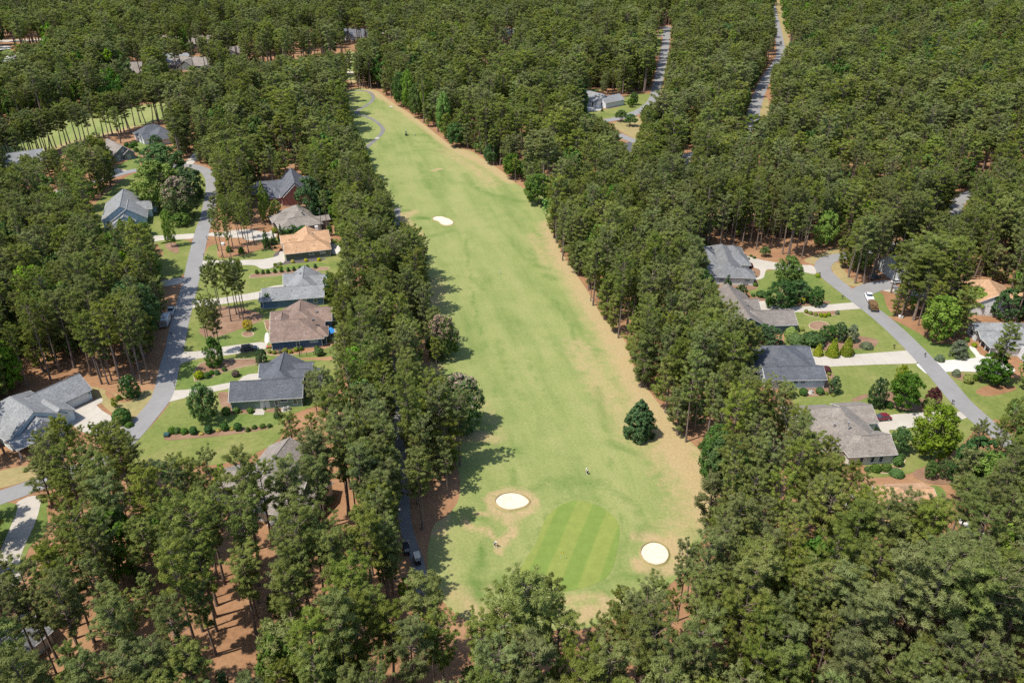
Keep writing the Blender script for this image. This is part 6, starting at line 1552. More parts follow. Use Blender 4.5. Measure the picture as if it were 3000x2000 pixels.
def scatter(name, protos, pos, sx, sz, label, cat, idx=None):
    col = bpy.data.collections.new(name + '_shapes')
    for i, m in enumerate(protos): col.objects.link(bpy.data.objects.new('%s_shape_%02d' % (name, i), m))
    me = bpy.data.meshes.new(name)
    me.from_pydata([(p[0], p[1], 0) for p in pos], [], [])
    n = len(pos)
    for nm, val in (('sx', sx), ('sz', sz), ('rot', rg.uniform(0, 6.283, n))):
        a = me.attributes.new(nm, 'FLOAT', 'POINT'); a.data.foreach_set('value', np.asarray(val, np.float32))
    a = me.attributes.new('idx', 'INT', 'POINT'); a.data.foreach_set('value', (rg.integers(0, len(protos), n) if idx is None else idx).astype(np.int32))
    o = tag(link(name, me), label, cat, None, 'stuff')
    ng = bpy.data.node_groups.new(name, 'GeometryNodeTree')
    ng.interface.new_socket('Geometry', in_out='INPUT', socket_type='NodeSocketGeometry')
    ng.interface.new_socket('Geometry', in_out='OUTPUT', socket_type='NodeSocketGeometry')
    nn, lk = ng.nodes, ng.links
    gi, go = nn.new('NodeGroupInput'), nn.new('NodeGroupOutput')
    ip = nn.new('GeometryNodeInstanceOnPoints'); ci = nn.new('GeometryNodeCollectionInfo')
    ci.inputs['Collection'].default_value = col
    ci.inputs['Separate Children'].default_value = True
    ci.inputs['Reset Children'].default_value = True
    def na(nm, t='FLOAT'):
        q = nn.new('GeometryNodeInputNamedAttribute'); q.data_type = t; q.inputs['Name'].default_value = nm
        return q.outputs['Attribute']
    cb = nn.new('ShaderNodeCombineXYZ'); cs = nn.new('ShaderNodeCombineXYZ'); er = nn.new('FunctionNodeEulerToRotation')
    lk.new(na('rot'), cb.inputs[2]); lk.new(cb.outputs[0], er.inputs[0])
    sxo = na('sx'); lk.new(sxo, cs.inputs[0]); lk.new(sxo, cs.inputs[1]); lk.new(na('sz'), cs.inputs[2])
    lk.new(gi.outputs[0], ip.inputs['Points']); lk.new(ci.outputs[0], ip.inputs['Instance'])
    ip.inputs['Pick Instance'].default_value = True
    lk.new(na('idx', 'INT'), ip.inputs['Instance Index']); lk.new(er.outputs[0], ip.inputs['Rotation']); lk.new(cs.outputs[0], ip.inputs['Scale'])
    lk.new(ip.outputs[0], go.inputs[0])
    o.modifiers.new('wood', 'NODES').node_group = ng
    return o
midm = rest & (PF[:, 1] < 330); farm = rest & (PF[:, 1] >= 330)
NEARJ = [make_pine(70 + i, H=22, Rc=rc, zb=zb, nb=nb_, ncl=5, nbl=44, ln=.5, wd=.16, sides=6, flat=fl).joined('pine_mid', M['bark'], M['pine']) for i, (rc, zb, nb_, fl) in enumerate([(3.6, .46, 30, 0), (3.3, .52, 28, 0), (4.0, .50, 34, 1), (3.5, .44, 32, 0), (4.1, .55, 32, 1), (3.2, .54, 28, 0)])]
FARJ = [t.joined('pine_far', M['bark'], M['pine']) for t in PINE_FAR]
EDGEJ = [make_pine(90 + i, H=12, Rc=rc, zb=.12, nb=30, ncl=5, nbl=40, ln=.5, wd=.16, sides=5).joined('pine_edge', M['bark'], M['pine']) for i, rc in enumerate((2.8, 3.2, 2.5))]
n1 = int(midm.sum())
ix = np.concatenate([rg.integers(0, 6, n1), 6 + rg.integers(0, 3, len(PE))])
scatter('pine_wood', NEARJ + EDGEJ, np.concatenate([PF[midm], PE]), np.concatenate([HF[midm] / 22 * WF[midm], HE / 12]), np.concatenate([HF[midm] / 22, HE / 12]), 'dense pine wood around the houses and the fairway', 'wood', ix)
scatter('pine_forest', FARJ, PF[farm], HF[farm] / 22 * WF[farm] * 1.28, HF[farm] / 22, 'far pine forest filling the upper part of the view', 'forest')
LJ = [make_leafy(80 + i, ncl=60, nbl=26, ln=.62, wd=.46).joined('leafy_far', M['bark2'], M[m]) for i, m in enumerate(('leaf', 'leaf', 'leaf_bright', 'leaf'))]
scatter('broadleaf_wood', LJ, PL[restl], HL[restl] / 10 * .78, HL[restl] / 10, 'green broadleaf trees mixed through the far pine forest', 'wood')
scatter('undergrowth', LJ, PU, HU / 10 * .75, HU / 10, 'leafy undergrowth and saplings below the pines', 'undergrowth')
print('TREES', len(PF), len(PL), len(PU), 'mid', int(midm.sum()), 'far', int(farm.sum()), 'own pines', N_OWN_PINES)

# ------------------------------------------------------------------ vehicles
def paint(name, c, rough=.28):
    m, nt, b = newmat(name)
    f = noise(nt, coords(nt, kind='obj'), 1.5, 3)
    nt.links.new(ramp(nt, f, [(.3, tuple(x * .93 for x in c)), (.7, c)]), b.inputs['Base Color'])
    b.inputs['Roughness'].default_value = rough
    b.inputs['Coat Weight'].default_value = .5
    return m
M['p_black'] = paint('black_car_paint', (.012, .014, .018)); M['p_white'] = paint('white_car_paint', (.78, .78, .77)); M['p_maroon'] = paint('maroon_car_paint', (.14, .012, .025))
M['p_silver'] = paint('silver_car_paint', (.42, .43, .44)); M['p_dark'] = paint('dark_grey_car_paint', (.05, .055, .06)); M['p_green'] = paint('dark_green_cart_paint', (.02, .06, .05))
M['cart_roof'] = plain('beige_cart_roof', (.62, .54, .42), .5); M['lamp'] = plain('clear_lamp', (.7, .7, .68), .15); M['red_lamp'] = plain('red_lamp', (.35, .02, .02), .2)
M['rim'] = plain('alloy_rim', (.5, .5, .5), .3, .7); M['skin'] = plain('skin', (.42, .25, .18), .6); M['seat'] = plain('pale_seat_vinyl', (.55, .5, .42), .6); M['bag'] = plain('golf_bag_cloth', (.03, .035, .05), .7); M['orange'] = plain('orange_cloth', (.6, .16, .03), .8)
M['bale'] = ground_mat('pine_straw_bales', (.13, .075, .035), (.21, .125, .06), (.30, .18, .09), 1.2, 5, bs=1.0, bd=.15)
def wheel(parent, x, y, r=.34, w=.22):
    o = MB().bar((x, y - w / 2, r), (x, y + w / 2, r), r, 16).obj('wheel', M['rubber'], parent)
    MB().bar((x, y - w / 2 - .012, r), (x, y + w / 2 + .012, r), r * .6, 12).obj('rim', M['rim'], o)
def ring(x, hw, z0, z1, ch=.12):
    return [(x, -hw + ch, z0), (x, hw - ch, z0), (x, hw, z0 + ch), (x, hw, z1 - ch), (x, hw - ch, z1), (x, -hw + ch, z1), (x, -hw, z1 - ch), (x, -hw, z0 + ch)]
def car(label, px_, heading, L=4.7, W=1.85, Hh_=1.65, pm='p_black', style='suv', z=.1, name='parked_car', cat='car'):
    g = G(*px_)
    t = empty(name, (g.x, g.y, z), heading); tag(t, label, cat)
    hw, h2 = W / 2, L / 2
    top = .92 if style != 'pickup' else 1.05
    prof = [(-h2, .42, top * .72), (-h2 + .18, .26, top * .96), (-h2 + 1.0, .24, top), (h2 - 1.3, .24, top * .98), (h2 - .35, .26, top * .86), (h2, .40, top * .68)]
    MB().loft([ring(x, hw * (.93 if i in (0, len(prof) - 1) else 1), a, b) for i, (x, a, b) in enumerate(prof)]).obj('body', M[pm], t, smooth=False)
    if style == 'pickup':
        xs = (-.35, -.1, 1.0, 1.75)
        g_ = MB().loft([ring(xs[0], hw * .9, top - .03, top + .1, .03), ring(xs[1], hw * .82, top - .02, Hh_ - .06, .05), ring(xs[2], hw * .8, top - .02, Hh_ - .05, .05), ring(xs[3], hw * .88, top - .05, top + .06, .03)]).obj('cab_glass', M['glass'], t)
        MB().loft([ring(xs[1] - .05, hw * .8, Hh_ - .1, Hh_ - .01, .03), ring(xs[2] + .05, hw * .79, Hh_ - .1, Hh_, .03)]).obj('roof', M[pm], t)
        bed = MB()
        bed.box(-h2 + .08, -.4, -hw * .86, hw * .86, top - .02, top + .015)
        for y in (-hw * .93, hw * .86): bed.box(-h2 + .06, -.38, y, y + hw * .07, top, top + .28)
        bed.box(-h2 + .03, -h2 + .1, -hw * .9, hw * .9, top, top + .28)
        bed.obj('truck_bed', M[pm], t)
    else:
        back = -h2 + (.22 if style == 'suv' else .7)
        g_ = MB().loft([ring(back, hw * .9, top - .04, top + .06, .03), ring(back + .35, hw * .8, top - .02, Hh_ - .06, .06), ring(.35, hw * .8, top - .02, Hh_ - .05, .06), ring(1.25, hw * .88, top - .05, top + .05, .03)]).obj('windows', M['glass'], t)
        MB().loft([ring(back + .25, hw * .79, Hh_ - .12, Hh_ - .01, .04), ring(.42, hw * .79, Hh_ - .12, Hh_, .04)]).obj('roof', M[pm], t)
        for x in (back + 1.2, .3):
            for y in (-1, 1): MB().bar((x, y * hw * .9, top - .02), (x + (.1 if x > 0 else -.05), y * hw * .795, Hh_ - .06), .045, 4).obj('pillar', M[pm], t)
    for x in (-h2 + .85, h2 - .9):
        for y in (-hw + .1, hw - .1): wheel(t, x, y)
    for y in (-1, 1):
        MB().box(h2 - .1, h2 - .0, y * hw * .7 - .18, y * hw * .7 + .18, top * .6, top * .74).obj('headlight', M['lamp'], t)
        MB().box(-h2 - .015, -h2 + .08, y * hw * .75 - .12, y * hw * .75 + .12, top * .62, top * .9).obj('tail_light', M['red_lamp'], t)
        MB().box(1.0, 1.18, y * (hw + .1) - .09, y * (hw + .1) + .09, top + .0, top + .14).obj('mirror', M[pm], t)
    return t
def hd(a, b): d = G(*b) - G(*a); return math.atan2(d.y, d.x)
car('black suv parked on the driveway beside the navy blue house', (730, 1026), hd((640, 1040), (790, 1018)), 4.8, 1.92, 1.7, 'p_black')
car('maroon car parked before the taupe roofed house garage', (2582, 1229), hd((2700, 1214), (2560, 1226)), 4.5, 1.8, 1.5, 'p_maroon', 'sedan')
car('white pickup truck towing the straw trailer on the right street verge', (2545, 876), hd((2560, 905), (2540, 862)), 5.6, 1.98, 1.85, 'p_white', 'pickup', .08, 'pickup_truck', 'truck')
car('silver pickup truck ahead of the grey trailer on the left shoulder', (502, 918), hd((489, 960), (505, 915)), 5.5, 1.95, 1.85, 'p_silver', 'pickup', .08, 'pickup_truck', 'truck')
car('dark car driving on the upper right forest road', (2287, 128), hd((2284, 110), (2289, 140)), 4.8, 1.9, 1.7, 'p_dark', 'suv', .08)
car('dark car in the shade beside the right street bend', (2562, 816), hd((2540, 822), (2590, 810)), 4.6, 1.85, 1.6, 'p_dark', 'suv', .05)
car('pale car half hidden under the big right pine clump', (2628, 830), hd((2600, 835), (2650, 828)), 4.6, 1.85, 1.5, 'p_silver', 'sedan', .11)
car('pale car behind pines on the lower left driveway', (8, 1762), R(70), 4.6, 1.85, 1.5, 'p_white', 'sedan', .11)
car('dark suv inside the open garage of the far white house', (1728, 304), R(30), 4.6, 1.85, 1.7, 'p_silver', 'suv', .11)
# enclosed trailer
g = G(487, 950); t = empty('cargo_trailer', (g.x, g.y, .05), hd((478, 965), (500, 915))); tag(t, 'grey enclosed trailer parked on the left street shoulder', 'trailer')
MB().loft([ring(-2.9, 1.1, .55, 2.75, .1), ring(2.2, 1.1, .55, 2.75, .1), ring(3.0, 1.0, .75, 2.5, .15)]).obj('body', M['p_silver'], t)
MB().box(-2.96, -2.9, -.9, .9, .75, 2.6).obj('rear_door', M['metal'], t)
for x in (-1.2, .6, 1.6): MB().box(x - .25, x + .25, -.3, .3, 2.74, 2.86).obj('roof_vent', M['dark_trim'] if x < 0 else M['trim'], t)
for x in (-.9, .1):
    for y in (-1.05, 1.05): wheel(t, x, y, .36, .2)
MB().bar((3.0, 0, .5), (4.2, 0, .5), .07, 6).obj('tow_bar', M['black'], t)
# straw trailer
g = G(2556, 905); a_ = hd((2562, 912), (2548, 880)); t = empty('flatbed_trailer', (g.x, g.y, .06), a_); tag(t, 'small black trailer heaped with pine straw behind the white pickup', 'trailer')
MB().box(-2.5, 2.4, -1.05, 1.05, .6, .72).obj('deck', M['dark_trim'], t)
for y in (-1.08, 1.02): MB().box(-2.5, 2.4, y, y + .06, .72, 1.1).obj('side_rail', M['black'], t)
for x in (-.6, .4):
    for y in (-1.2, 1.2): wheel(t, x, y, .36, .2)
MB().bar((2.4, 0, .6), (3.4, 0, .6), .06, 6).obj('tow_bar', M['black'], t)
rs = random.Random(3)
q = empty('straw_load', (g.x, g.y, .78), a_); tag(q, 'brown heap of pine straw bales on the black trailer', 'straw bales')
for i in range(6):
    for j in range(3):
        for k in range(3):
            if k == 2 and (j != 1 and i in (0, 5)): continue
            mb = MB(); mb.loft([[(x + rs.uniform(-.04, .04), y + rs.uniform(-.05, .05), z + rs.uniform(-.05, .05)) for (_, y, z) in ring(0, .34, 0, .5, .08)] for x in (-.4, -.2, .2, .4)])
            mb.v = [(p[0] - 2.05 + i * .82, p[1] + (j - 1) * .7, p[2] + .01 + k * .5) for p in mb.v]
            mb.obj('bale', M['bale'], q)
# golf carts
def golf_cart(label, px_, heading, roofm='cart_roof', bodym='p_black', z=.09, bags=2):
    g = G(*px_); t = empty('golf_cart', (g.x, g.y, z), heading); tag(t, label, 'golf cart', 'golf carts on the hole')
    MB().loft([ring(-1.15, .52, .28, .62, .06), ring(-.2, .58, .26, .66, .06), ring(.1, .58, .24, .36, .04), ring(.55, .58, .24, .36, .04), ring(.7, .56, .24, .86, .08), ring(1.2, .44, .3, .62, .1)]).obj('body', M[bodym], t)
    MB().box(-.5, .05, -.52, .52, .62, .8).obj('seat', M['seat'], t); MB().box(-.62, -.48, -.52, .52, .78, 1.2).obj('backrest', M['seat'], t)
    for x, y in ((-.75, -.5), (-.75, .5), (.72, -.5), (.72, .5)): MB().bar((x, y, .6), (x * .9, y, 1.82), .025, 5).obj('roof_post', M['black'], t)
    MB().loft([ring(-.95, .56, 1.80, 1.88, .03), ring(-.8, .6, 1.80, 1.92, .03), ring(.75, .6, 1.80, 1.92, .03), ring(.9, .54, 1.80, 1.88, .03)]).obj('roof', M[roofm], t)
    for x in (-.8, .82):
        for y in (-.5, .5): wheel(t, x, y, .23, .2)
    MB().bar((.45, .22, .9), (.3, .22, 1.05), .16, 10).obj('steering_wheel', M['black'], t)
    for k in range(bags):
        y = -.25 + k * .5
        b = MB().bar((-1.05, y, .6), (-1.3, y, 1.35), .15, 8).obj('golf_bag', M['bag'], t)
        MB().bar((-1.28, y - .04, 1.3), (-1.38, y - .02, 1.62), .05, 5).bar((-1.28, y + .05, 1.3), (-1.40, y + .05, 1.58), .045, 5).obj('clubs', M['rim'], b)
    return t
golf_cart('beige roofed golf cart parked in the sun on the cart path', (1223, 1645), hd((1235, 1680), (1215, 1610)))
golf_cart('dark roofed golf cart in the shade behind the beige one', (1191, 1618), hd((1235, 1680), (1215, 1610)), 'black', 'p_dark')
golf_cart('small dark green golf cart far up the fairway', (1190, 397), hd((1195, 420), (1188, 380)), 'p_green', 'p_green')

# ------------------------------------------------------------------ golfers and a worker
M['c_white'] = plain('white_shirt', (.72, .70, .68), .9); M['c_dark'] = plain('dark_trousers', (.03, .03, .035), .9); M['c_blue'] = plain('pale_blue_shirt', (.42, .5, .58), .9); M['c_grey'] = plain('grey_trousers', (.12, .12, .13), .9); M['hair'] = plain('dark_hair', (.03, .022, .016), .9)
def skin_mesh(name, pts, edges, rad, mat, parent, root=0):
    bm = bmesh.new(); lay = bm.verts.layers.skin.verify()
    vs = [bm.verts.new(p) for p in pts]
    for a, b in edges: bm.edges.new((vs[a], vs[b]))
    for i, v in enumerate(vs):
        r_ = rad[i]; v[lay].radius = (r_, r_) if not isinstance(r_, tuple) else r_
        v[lay].use_root = i == root
    me = bpy.data.meshes.new(name); bm.to_mesh(me); bm.free(); me.materials.append(mat)
    o = link(name, me, parent)
    o.modifiers.new('skin', 'SKIN'); sb = o.modifiers.new('sub', 'SUBSURF'); sb.levels = sb.render_levels = 1
    return o
def person(label, px_, heading, lean=.35, shirt='c_white', legs='c_dark', cap='c_white', z=.03, reach=.45, club=True):
    g = G(*px_); t = empty('person', (g.x, g.y, z), heading); tag(t, label, 'person')
    s_, c = math.sin(lean), math.cos(lean)
    hip = (0, 0, .92); ch = (.42 * s_, 0, .92 + .42 * c); nk = (.56 * s_, 0, .92 + .56 * c); hd_ = (.60 * s_ + .06, 0, .92 + .72 * c)
    pts = [hip, (.2 * s_, 0, .92 + .2 * c), ch, nk, hd_, (hd_[0] + .01, 0, hd_[2] + .12)]
    rad = [.15, .135, (.17, .12), .06, .095, .075]
    ed = [(0, 1), (1, 2), (2, 3), (3, 4), (4, 5)]
    arm, leg = [], []
    for y in (-1, 1):
        b = len(pts); pts += [(ch[0], y * .19, ch[2] + .03), (ch[0] + .14, y * .22, ch[2] - .24), (ch[0] + .12 + reach * .5, y * .06, ch[2] - .42), (ch[0] + .15 + reach * .55, y * .05, ch[2] - .50)]
        rad += [.062, .048, .038, .035]; ed += [(2, b), (b, b + 1), (b + 1, b + 2), (b + 2, b + 3)]; arm.append(b)
        b = len(pts); pts += [(0, y * .11, .84), (.05, y * .14, .46), (0, y * .16, .08), (.16, y * .17, .04)]
        rad += [.1, .07, .045, .04]; ed += [(0, b), (b, b + 1), (b + 1, b + 2), (b + 2, b + 3)]; leg.append(b)
    skin_mesh('body', pts, ed, rad, M['skin'], t)
    def sub(ids, e, grow, nm, m):
        skin_mesh(nm, [pts[i] for i in ids], [(ids.index(a), ids.index(b)) for a, b in e], [tuple(q + grow for q in rad[i]) if isinstance(rad[i], tuple) else rad[i] + grow for i in ids], M[m], t)
    sub([0, 1, 2] + [a + k for a in arm for k in (0, 1)], [(0, 1), (1, 2)] + [(2, a) for a in arm] + [(a, a + 1) for a in arm], .022, 'shirt', shirt)
    sub([0] + [a + k for a in leg for k in (0, 1, 2)], [(0, a) for a in leg] + [(a + k, a + k + 1) for a in leg for k in (0, 1)], .024, 'trousers', legs)
    mb = MB(); mb.loft([[(hd_[0] + math.cos(6.283 * i / 10) * r_, math.sin(6.283 * i / 10) * r_, hd_[2] + z_) for i in range(10)] for r_, z_ in ((.118, .06), (.116, .12), (.08, .17), (.02, .19))]); mb.box(hd_[0] + .08, hd_[0] + .22, -.07, .07, hd_[2] + .055, hd_[2] + .075)
    mb.obj('cap', M[cap], t)
    for a in leg: p = pts[a + 3]; MB().box(p[0] - .22, p[0] + .08, p[1] - .05, p[1] + .05, 0, .09).obj('shoe', M['c_white'], t)
    for a in arm:
        p = Vector(pts[a + 3])
        for k in range(4): MB().bar(p, p + Vector((.05 + .01 * (k % 2), (k - 1.5) * .022, -.06)), .01, 5).obj('finger', M['skin'], t)
        MB().bar(p, p + Vector((.05, .045 if p.y < 0 else -.045, -.02)), .011, 5).obj('thumb', M['skin'], t)
    if club:
        p = pts[arm[0] + 3]; o = empty('golf_club', (g.x, g.y, z), heading); tag(o, 'golf club held by the ' + label, 'golf club')
        MB().bar((p[0] - .06, 0, p[2] + .05), (p[0] + .35, 0, .05), .014, 6).obj('shaft', M['rim'], o); MB().box(p[0] + .31, p[0] + .39, -.02, .1, .0, .06).obj('club_head', M['metal'], o)
    return t
person('golfer in white shirt and dark trousers above the putting green', (1721, 1388), R(-150), .4)
person('golfer bending in grey blue shirt left of the putting green', (1450, 1599), R(-60), .75, 'c_blue', 'c_dark', 'c_white')
person('far golfer standing on the tee patch beside the green cart', (1216, 399), R(180), .1, 'c_white', 'c_dark', 'c_white')
person('worker in orange unloading beside the straw trailer', (2572, 912), R(150), .8, 'orange', 'orange', 'orange', .05, .45, False)

# ------------------------------------------------------------------ small things
def flagstick():
    g = G(1643, 1640); t = empty('flagstick', (g.x, g.y, .06)); tag(t, 'yellow flag and stick on the putting green', 'flag')
    MB().bar((0, 0, 0), (0, 0, 2.1), .02, 6).obj('pole', M['trim'], t)
    m = plain('yellow_flag_cloth', (.75, .6, .05), .8)
    mb = MB()
    n = 6
    for k in (0, .012): mb.v += [(.02 + .5 * i / n, .04 * math.sin(i * 1.3) + k, z) for z in (1.7, 2.08) for i in range(n + 1)]
    for b in (0, 2 * n + 2): mb.f += [(b + i, b + i + 1, b + n + 1 + i + 1, b + n + 1 + i) for i in range(n)]; mb.m += [0] * n
    mb.obj('flag', m, t)
flagstick()
for i, (x, y, l) in enumerate(((1640, 1653, 'white golf ball on the putting green'), )):
    g = G(x, y); o = MB(); o.loft([[(math.cos(6.283 * k / 8) * r_, math.sin(6.283 * k / 8) * r_, z_) for k in range(8)] for r_, z_ in ((.02, 0), (.06, .03), (.06, .07), (.02, .1))])
    tag(o.obj('golf_ball', M['trim'], None, (g.x, g.y, .062)), l, 'golf ball')
g = G(1463, 803); t = empty('yardage_post', (g.x, g.y, .03)); tag(t, 'white yardage post standing in mid fairway', 'post'); MB().bar((0, 0, 0), (0, 0, 1.6), .09, 8).obj('pole', M['trim'], t); MB().bar((0, 0, 1.6), (0, 0, 1.66), .1, 8, .04).obj('cap', M['trim'], t)
def mailbox(px_, l, rz=0):
    g = G(*px_); t = empty('mailbox', (g.x, g.y, .03), rz); tag(t, l, 'mailbox')
    MB().box(-.06, .06, -.06, .06, 0, 1.15).obj('post', M['black'], t); MB().box(-.04, .04, -.06, .5, .82, .9).obj('arm', M['black'], t)
    b = MB(); b.loft([[(math.cos(a_) * .13, y, 1.2 + (math.sin(a_) * .16 if math.sin(a_) > 0 else -.06)) for a_ in np.linspace(-.4, math.pi + .4, 9)] for y in (-.15, .5)]); o = b.obj('box', M['black'], t)
    MB().box(.135, .15, .0, .2, 1.2, 1.28).obj('signal_flag', M['red_lamp'], o)
for p_, l in (((541, 1025), 'black mailbox beside the black suv driveway'), ((512, 1131), 'black mailbox beside the dark grey house driveway'), ((395, 1290), 'black mailbox at the lower street bend left'), ((597, 754), 'black mailbox beside the tan house driveway'), ((607, 703), 'black mailbox near the curving driveway'), ((2466, 877), 'black mailbox at the teal house driveway'), ((2619, 1022), 'black mailbox at the slate house driveway'), ((2709, 1046), 'black mailbox across from the slate house driveway'), ((2788, 1184), 'black mailbox by the red maple'), ((2399, 808), 'black mailbox at the right street bend'), ((504, 985), 'dark mailbox in shade below the grey trailer')):
    mailbox(p_, l, rng.uniform(0, 6))
def ac_unit(px_, l, mat='metal'):
    g = G(*px_); t = empty('air_conditioner', (g.x, g.y, .06)); tag(t, l, 'air conditioner')
    MB().box(-.6, .6, -.6, .6, 0, .08).obj('pad', M['concrete'], t); MB().bar((0, 0, .08), (0, 0, .85), .48, 16).obj('case', M[mat], t); MB().bar((0, 0, .85), (0, 0, .9), .4, 16).obj('fan_grille', M['dark_trim'], t); MB().bar((0, 0, .9), (0, 0, .95), .14, 10).obj('fan_hub', M['trim'], t)
ac_unit((832, 1203), 'round grey air conditioner left of two at the sage green wall', 'trim'); ac_unit((845, 1200), 'round grey air conditioner right of two at the sage green wall', 'metal'); ac_unit((2375, 1152), 'air conditioner between round shrubs at the slate house', 'trim')
for p_, l, c in (((489, 1278), 'green utility box in the hedge strip', 'p_green'), ((653, 718), 'pale utility box under the yard pines', 'trim'), ((2638, 931), 'grey utility box under the big right pines', 'trim')):
    g = G(*p_); t = empty('utility_box', (g.x, g.y, .03)); tag(t, l, 'utility box'); MB().box(-.55, .55, -.45, .45, 0, .7).obj('case', M[c], t); MB().add([(-.6, -.5, .7), (.6, -.5, .7), (.6, .5, .85), (-.6, .5, .85), (-.6, .5, .7), (.6, .5, .7)], [(0, 1, 2, 3), (0, 3, 4), (1, 5, 2), (3, 2, 5, 4), (0, 4, 5, 1)]).obj('lid', M[c], t)
# patio behind the navy house
g = G(962, 985); t = empty('patio_umbrella', (g.x, g.y, .1), .4); t.rotation_euler = (0, R(14), R(-25)); tag(t, 'tilted bright blue patio umbrella behind the navy house', 'umbrella')
mu = plain('blue_umbrella_cloth', (.03, .24, .62), .7); mu2 = plain('lighter_blue_umbrella_cloth', (.05, .30, .70), .7)
MB().bar((0, 0, 0), (0, 0, 2.75), .03, 6).obj('pole', M['metal'], t)
for k in range(8):
    a0_, a1_ = k * math.pi / 4, (k + 1) * math.pi / 4
    p0, p1 = (math.cos(a0_) * 1.7, math.sin(a0_) * 1.7, 2.1), (math.cos(a1_) * 1.7, math.sin(a1_) * 1.7, 2.1)
    MB().add([(0, 0, 2.8), p0, p1, (0, 0, 2.78), (p0[0], p0[1], 2.06), (p1[0], p1[1], 2.06)], [(0, 1, 2), (3, 5, 4), (1, 4, 5, 2)]).obj('canopy_panel', mu if k % 2 else mu2, t)
    MB().bar((0, 0, 2.74), (p0[0], p0[1], 2.05), .015, 4).obj('rib', M['metal'], t)
g = G(966, 958); t = empty('gazebo', (g.x, g.y, .1), R(9)); tag(t, 'flat grey roofed grill gazebo behind the navy house', 'gazebo')
MB().add([(-1.6, -1.1, 2.3), (1.6, -1.1, 2.3), (1.6, 1.1, 2.3), (-1.6, 1.1, 2.3), (-.8, 0, 2.75), (.8, 0, 2.75)], [(0, 1, 5, 4), (2, 3, 4, 5), (1, 2, 5), (3, 0, 4), (0, 3, 2, 1)]).obj('roof', M['roof_grey'], t); MB().box(-.7, .7, -.12, .12, 2.7, 2.85).obj('roof_vent', M['dark_trim'], t)
for x in (-1.5, 1.5):
    for y in (-1, 1): MB().bar((x, y, 0), (x, y, 2.3), .05, 6).obj('post', M['black'], t)
g = G(975, 988); t = empty('patio_table', (g.x, g.y, .1)); tag(t, 'round dark patio table beside the blue umbrella', 'table'); MB().bar((0, 0, .68), (0, 0, .73), .6, 16).obj('table_top', M['dark_trim'], t)
for k in range(4): MB().bar((.4 * math.cos(k * 1.57), .4 * math.sin(k * 1.57), 0), (.35 * math.cos(k * 1.57), .35 * math.sin(k * 1.57), .68), .03, 5).obj('leg', M['black'], t)
sheet('patio', sv('r2', 1400, 1130, 1560, 1080, 1680, 1080, 1690, 1200, 1560, 1260, 1420, 1250), .09, M['concrete'], 'stone patio behind the navy house', 'patio', 1)
sheet('patio', sv('r3', 1330, 1180, 1500, 1200, 1500, 1330, 1400, 1340, 1330, 1330), .09, M['concrete_new'], 'pale patio behind the tan roofed house', 'patio', 1)
sheet('patio', sv('r1', 640, 1035, 795, 1030, 775, 1135, 590, 1138), .1, M['concrete'], 'small concrete stoop before the white double door', 'patio', 0)
sheet('front_path', sv('r2', 430, 1150, 490, 1140, 495, 1290, 470, 1330, 415, 1310), .1, M['concrete_new'], 'pale flagstone path at the navy house front', 'path', 1)
sheet('front_path', sv('t6', 1395, 1390, 1440, 1440, 1425, 1460, 1380, 1400), .1, M['concrete'], 'short path from the maroon car driveway', 'path', 0)
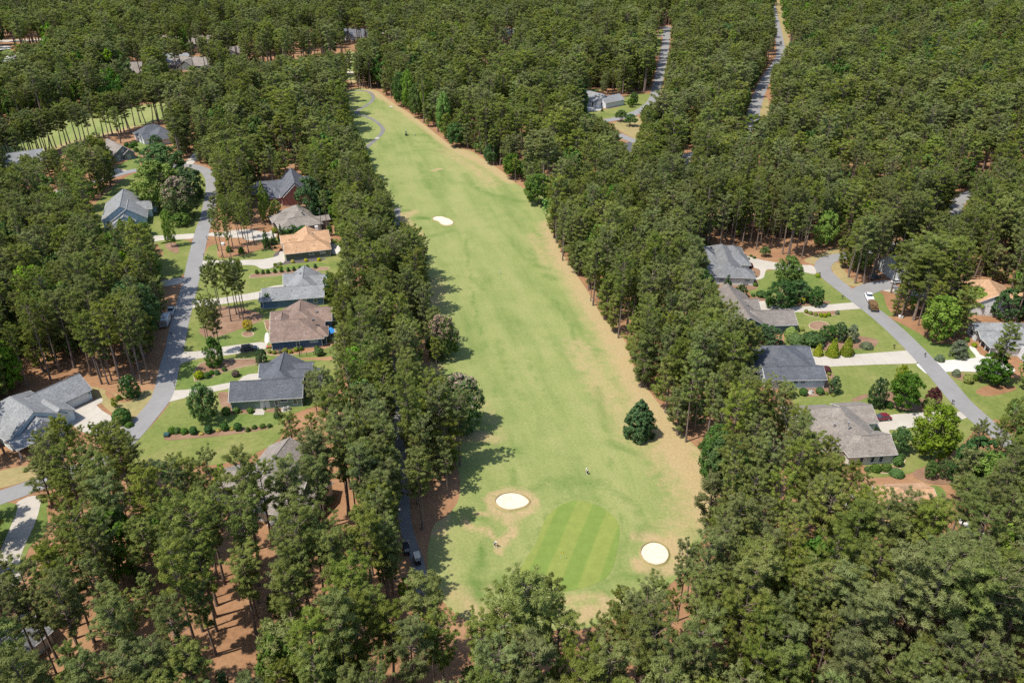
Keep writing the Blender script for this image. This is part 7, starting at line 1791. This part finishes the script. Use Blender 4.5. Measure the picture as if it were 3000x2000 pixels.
# red chairs before the navy garage
for x, y, l in ((783, 1020, 'red garden chair left of two by the navy garage'), (792, 1019, 'red garden chair right of two by the navy garage')):
    g = G(x, y); t = empty('garden_chair', (g.x, g.y, .1), R(200)); tag(t, l, 'chair'); rm = plain('red_chair_paint', (.5, .09, .08), .5)
    MB().box(-.3, .3, -.3, .3, .36, .42).obj('seat', rm, t)
    for k in range(5): MB().box(-.36, -.3, -.3 + k * .125, -.2 + k * .125, .4, 1.0).obj('back_slat', rm, t)
    for a_, b_ in ((-.27, -.27), (-.27, .27), (.27, -.27), (.27, .27)): MB().box(a_ - .04, a_ + .04, b_ - .04, b_ + .04, 0, .38).obj('leg', rm, t)
    for y_ in (-.36, .3): MB().box(-.3, .35, y_, y_ + .08, .58, .63).obj('armrest', rm, t)
# black fence
pa = [G(*q) for q in ((878, 1022), (878, 1046), (920, 1041), (968, 1036), (985, 1015))]
t = empty('metal_fence', (pa[1].x, pa[1].y, 0)); tag(t, 'low black metal fence behind the navy house bed', 'fence')
for a_, b_ in zip(pa[:-1], pa[1:]):
    a_, b_ = a_ - pa[1], b_ - pa[1]
    for z_ in (.25, 1.15): MB().bar((a_.x, a_.y, z_), (b_.x, b_.y, z_), .025, 4).obj('rail', M['black'], t)
    n = max(2, int((b_ - a_).length / 2.2))
    for k in range(n + 1): p = a_.lerp(b_, k / n); MB().box(p.x - .05, p.x + .05, p.y - .05, p.y + .05, 0, 1.35).obj('post', M['black'], t)
    n2 = int((b_ - a_).length / .3)
    mb = MB()
    for k in range(n2): p = a_.lerp(b_, (k + .5) / n2); mb.bar((p.x, p.y, .2), (p.x, p.y, 1.25), .012, 4)
    o = mb.obj('pickets', M['black'], t); o['kind'] = 'stuff'
# far poles
def pole(px_, h_, l, nm='flagpole', flag=False, lamp=False):
    g = G(*px_); t = empty(nm, (g.x, g.y, .03)); tag(t, l, 'pole')
    MB().bar((0, 0, 0), (0, 0, h_), .12, 8, .06).obj('pole', M['trim'], t)
    if lamp: MB().bar((0, 0, h_ - .1), (-2.4, 0, h_ + .3), .07, 6).obj('arm', M['trim'], t); MB().box(-3.2, -2.2, -.2, .2, h_ + .2, h_ + .42).obj('lamp_head', M['trim'], t)
    if flag:
        MB().box(0, 1.3, -.02, .02, h_ - 1.0, h_ - .2).obj('flag', plain('faded_flag_cloth', (.45, .35, .35), .8), t)
pole((1752, 336), 7.5, 'white flagpole on the lawn before the far white house', flag=True)
pole((110, 113), 13, 'street lamp beside the far road at the top left', 'street_lamp', lamp=True)
pole((2422, 745), 1.5, 'white marker post outside the right street bend', 'marker_post')
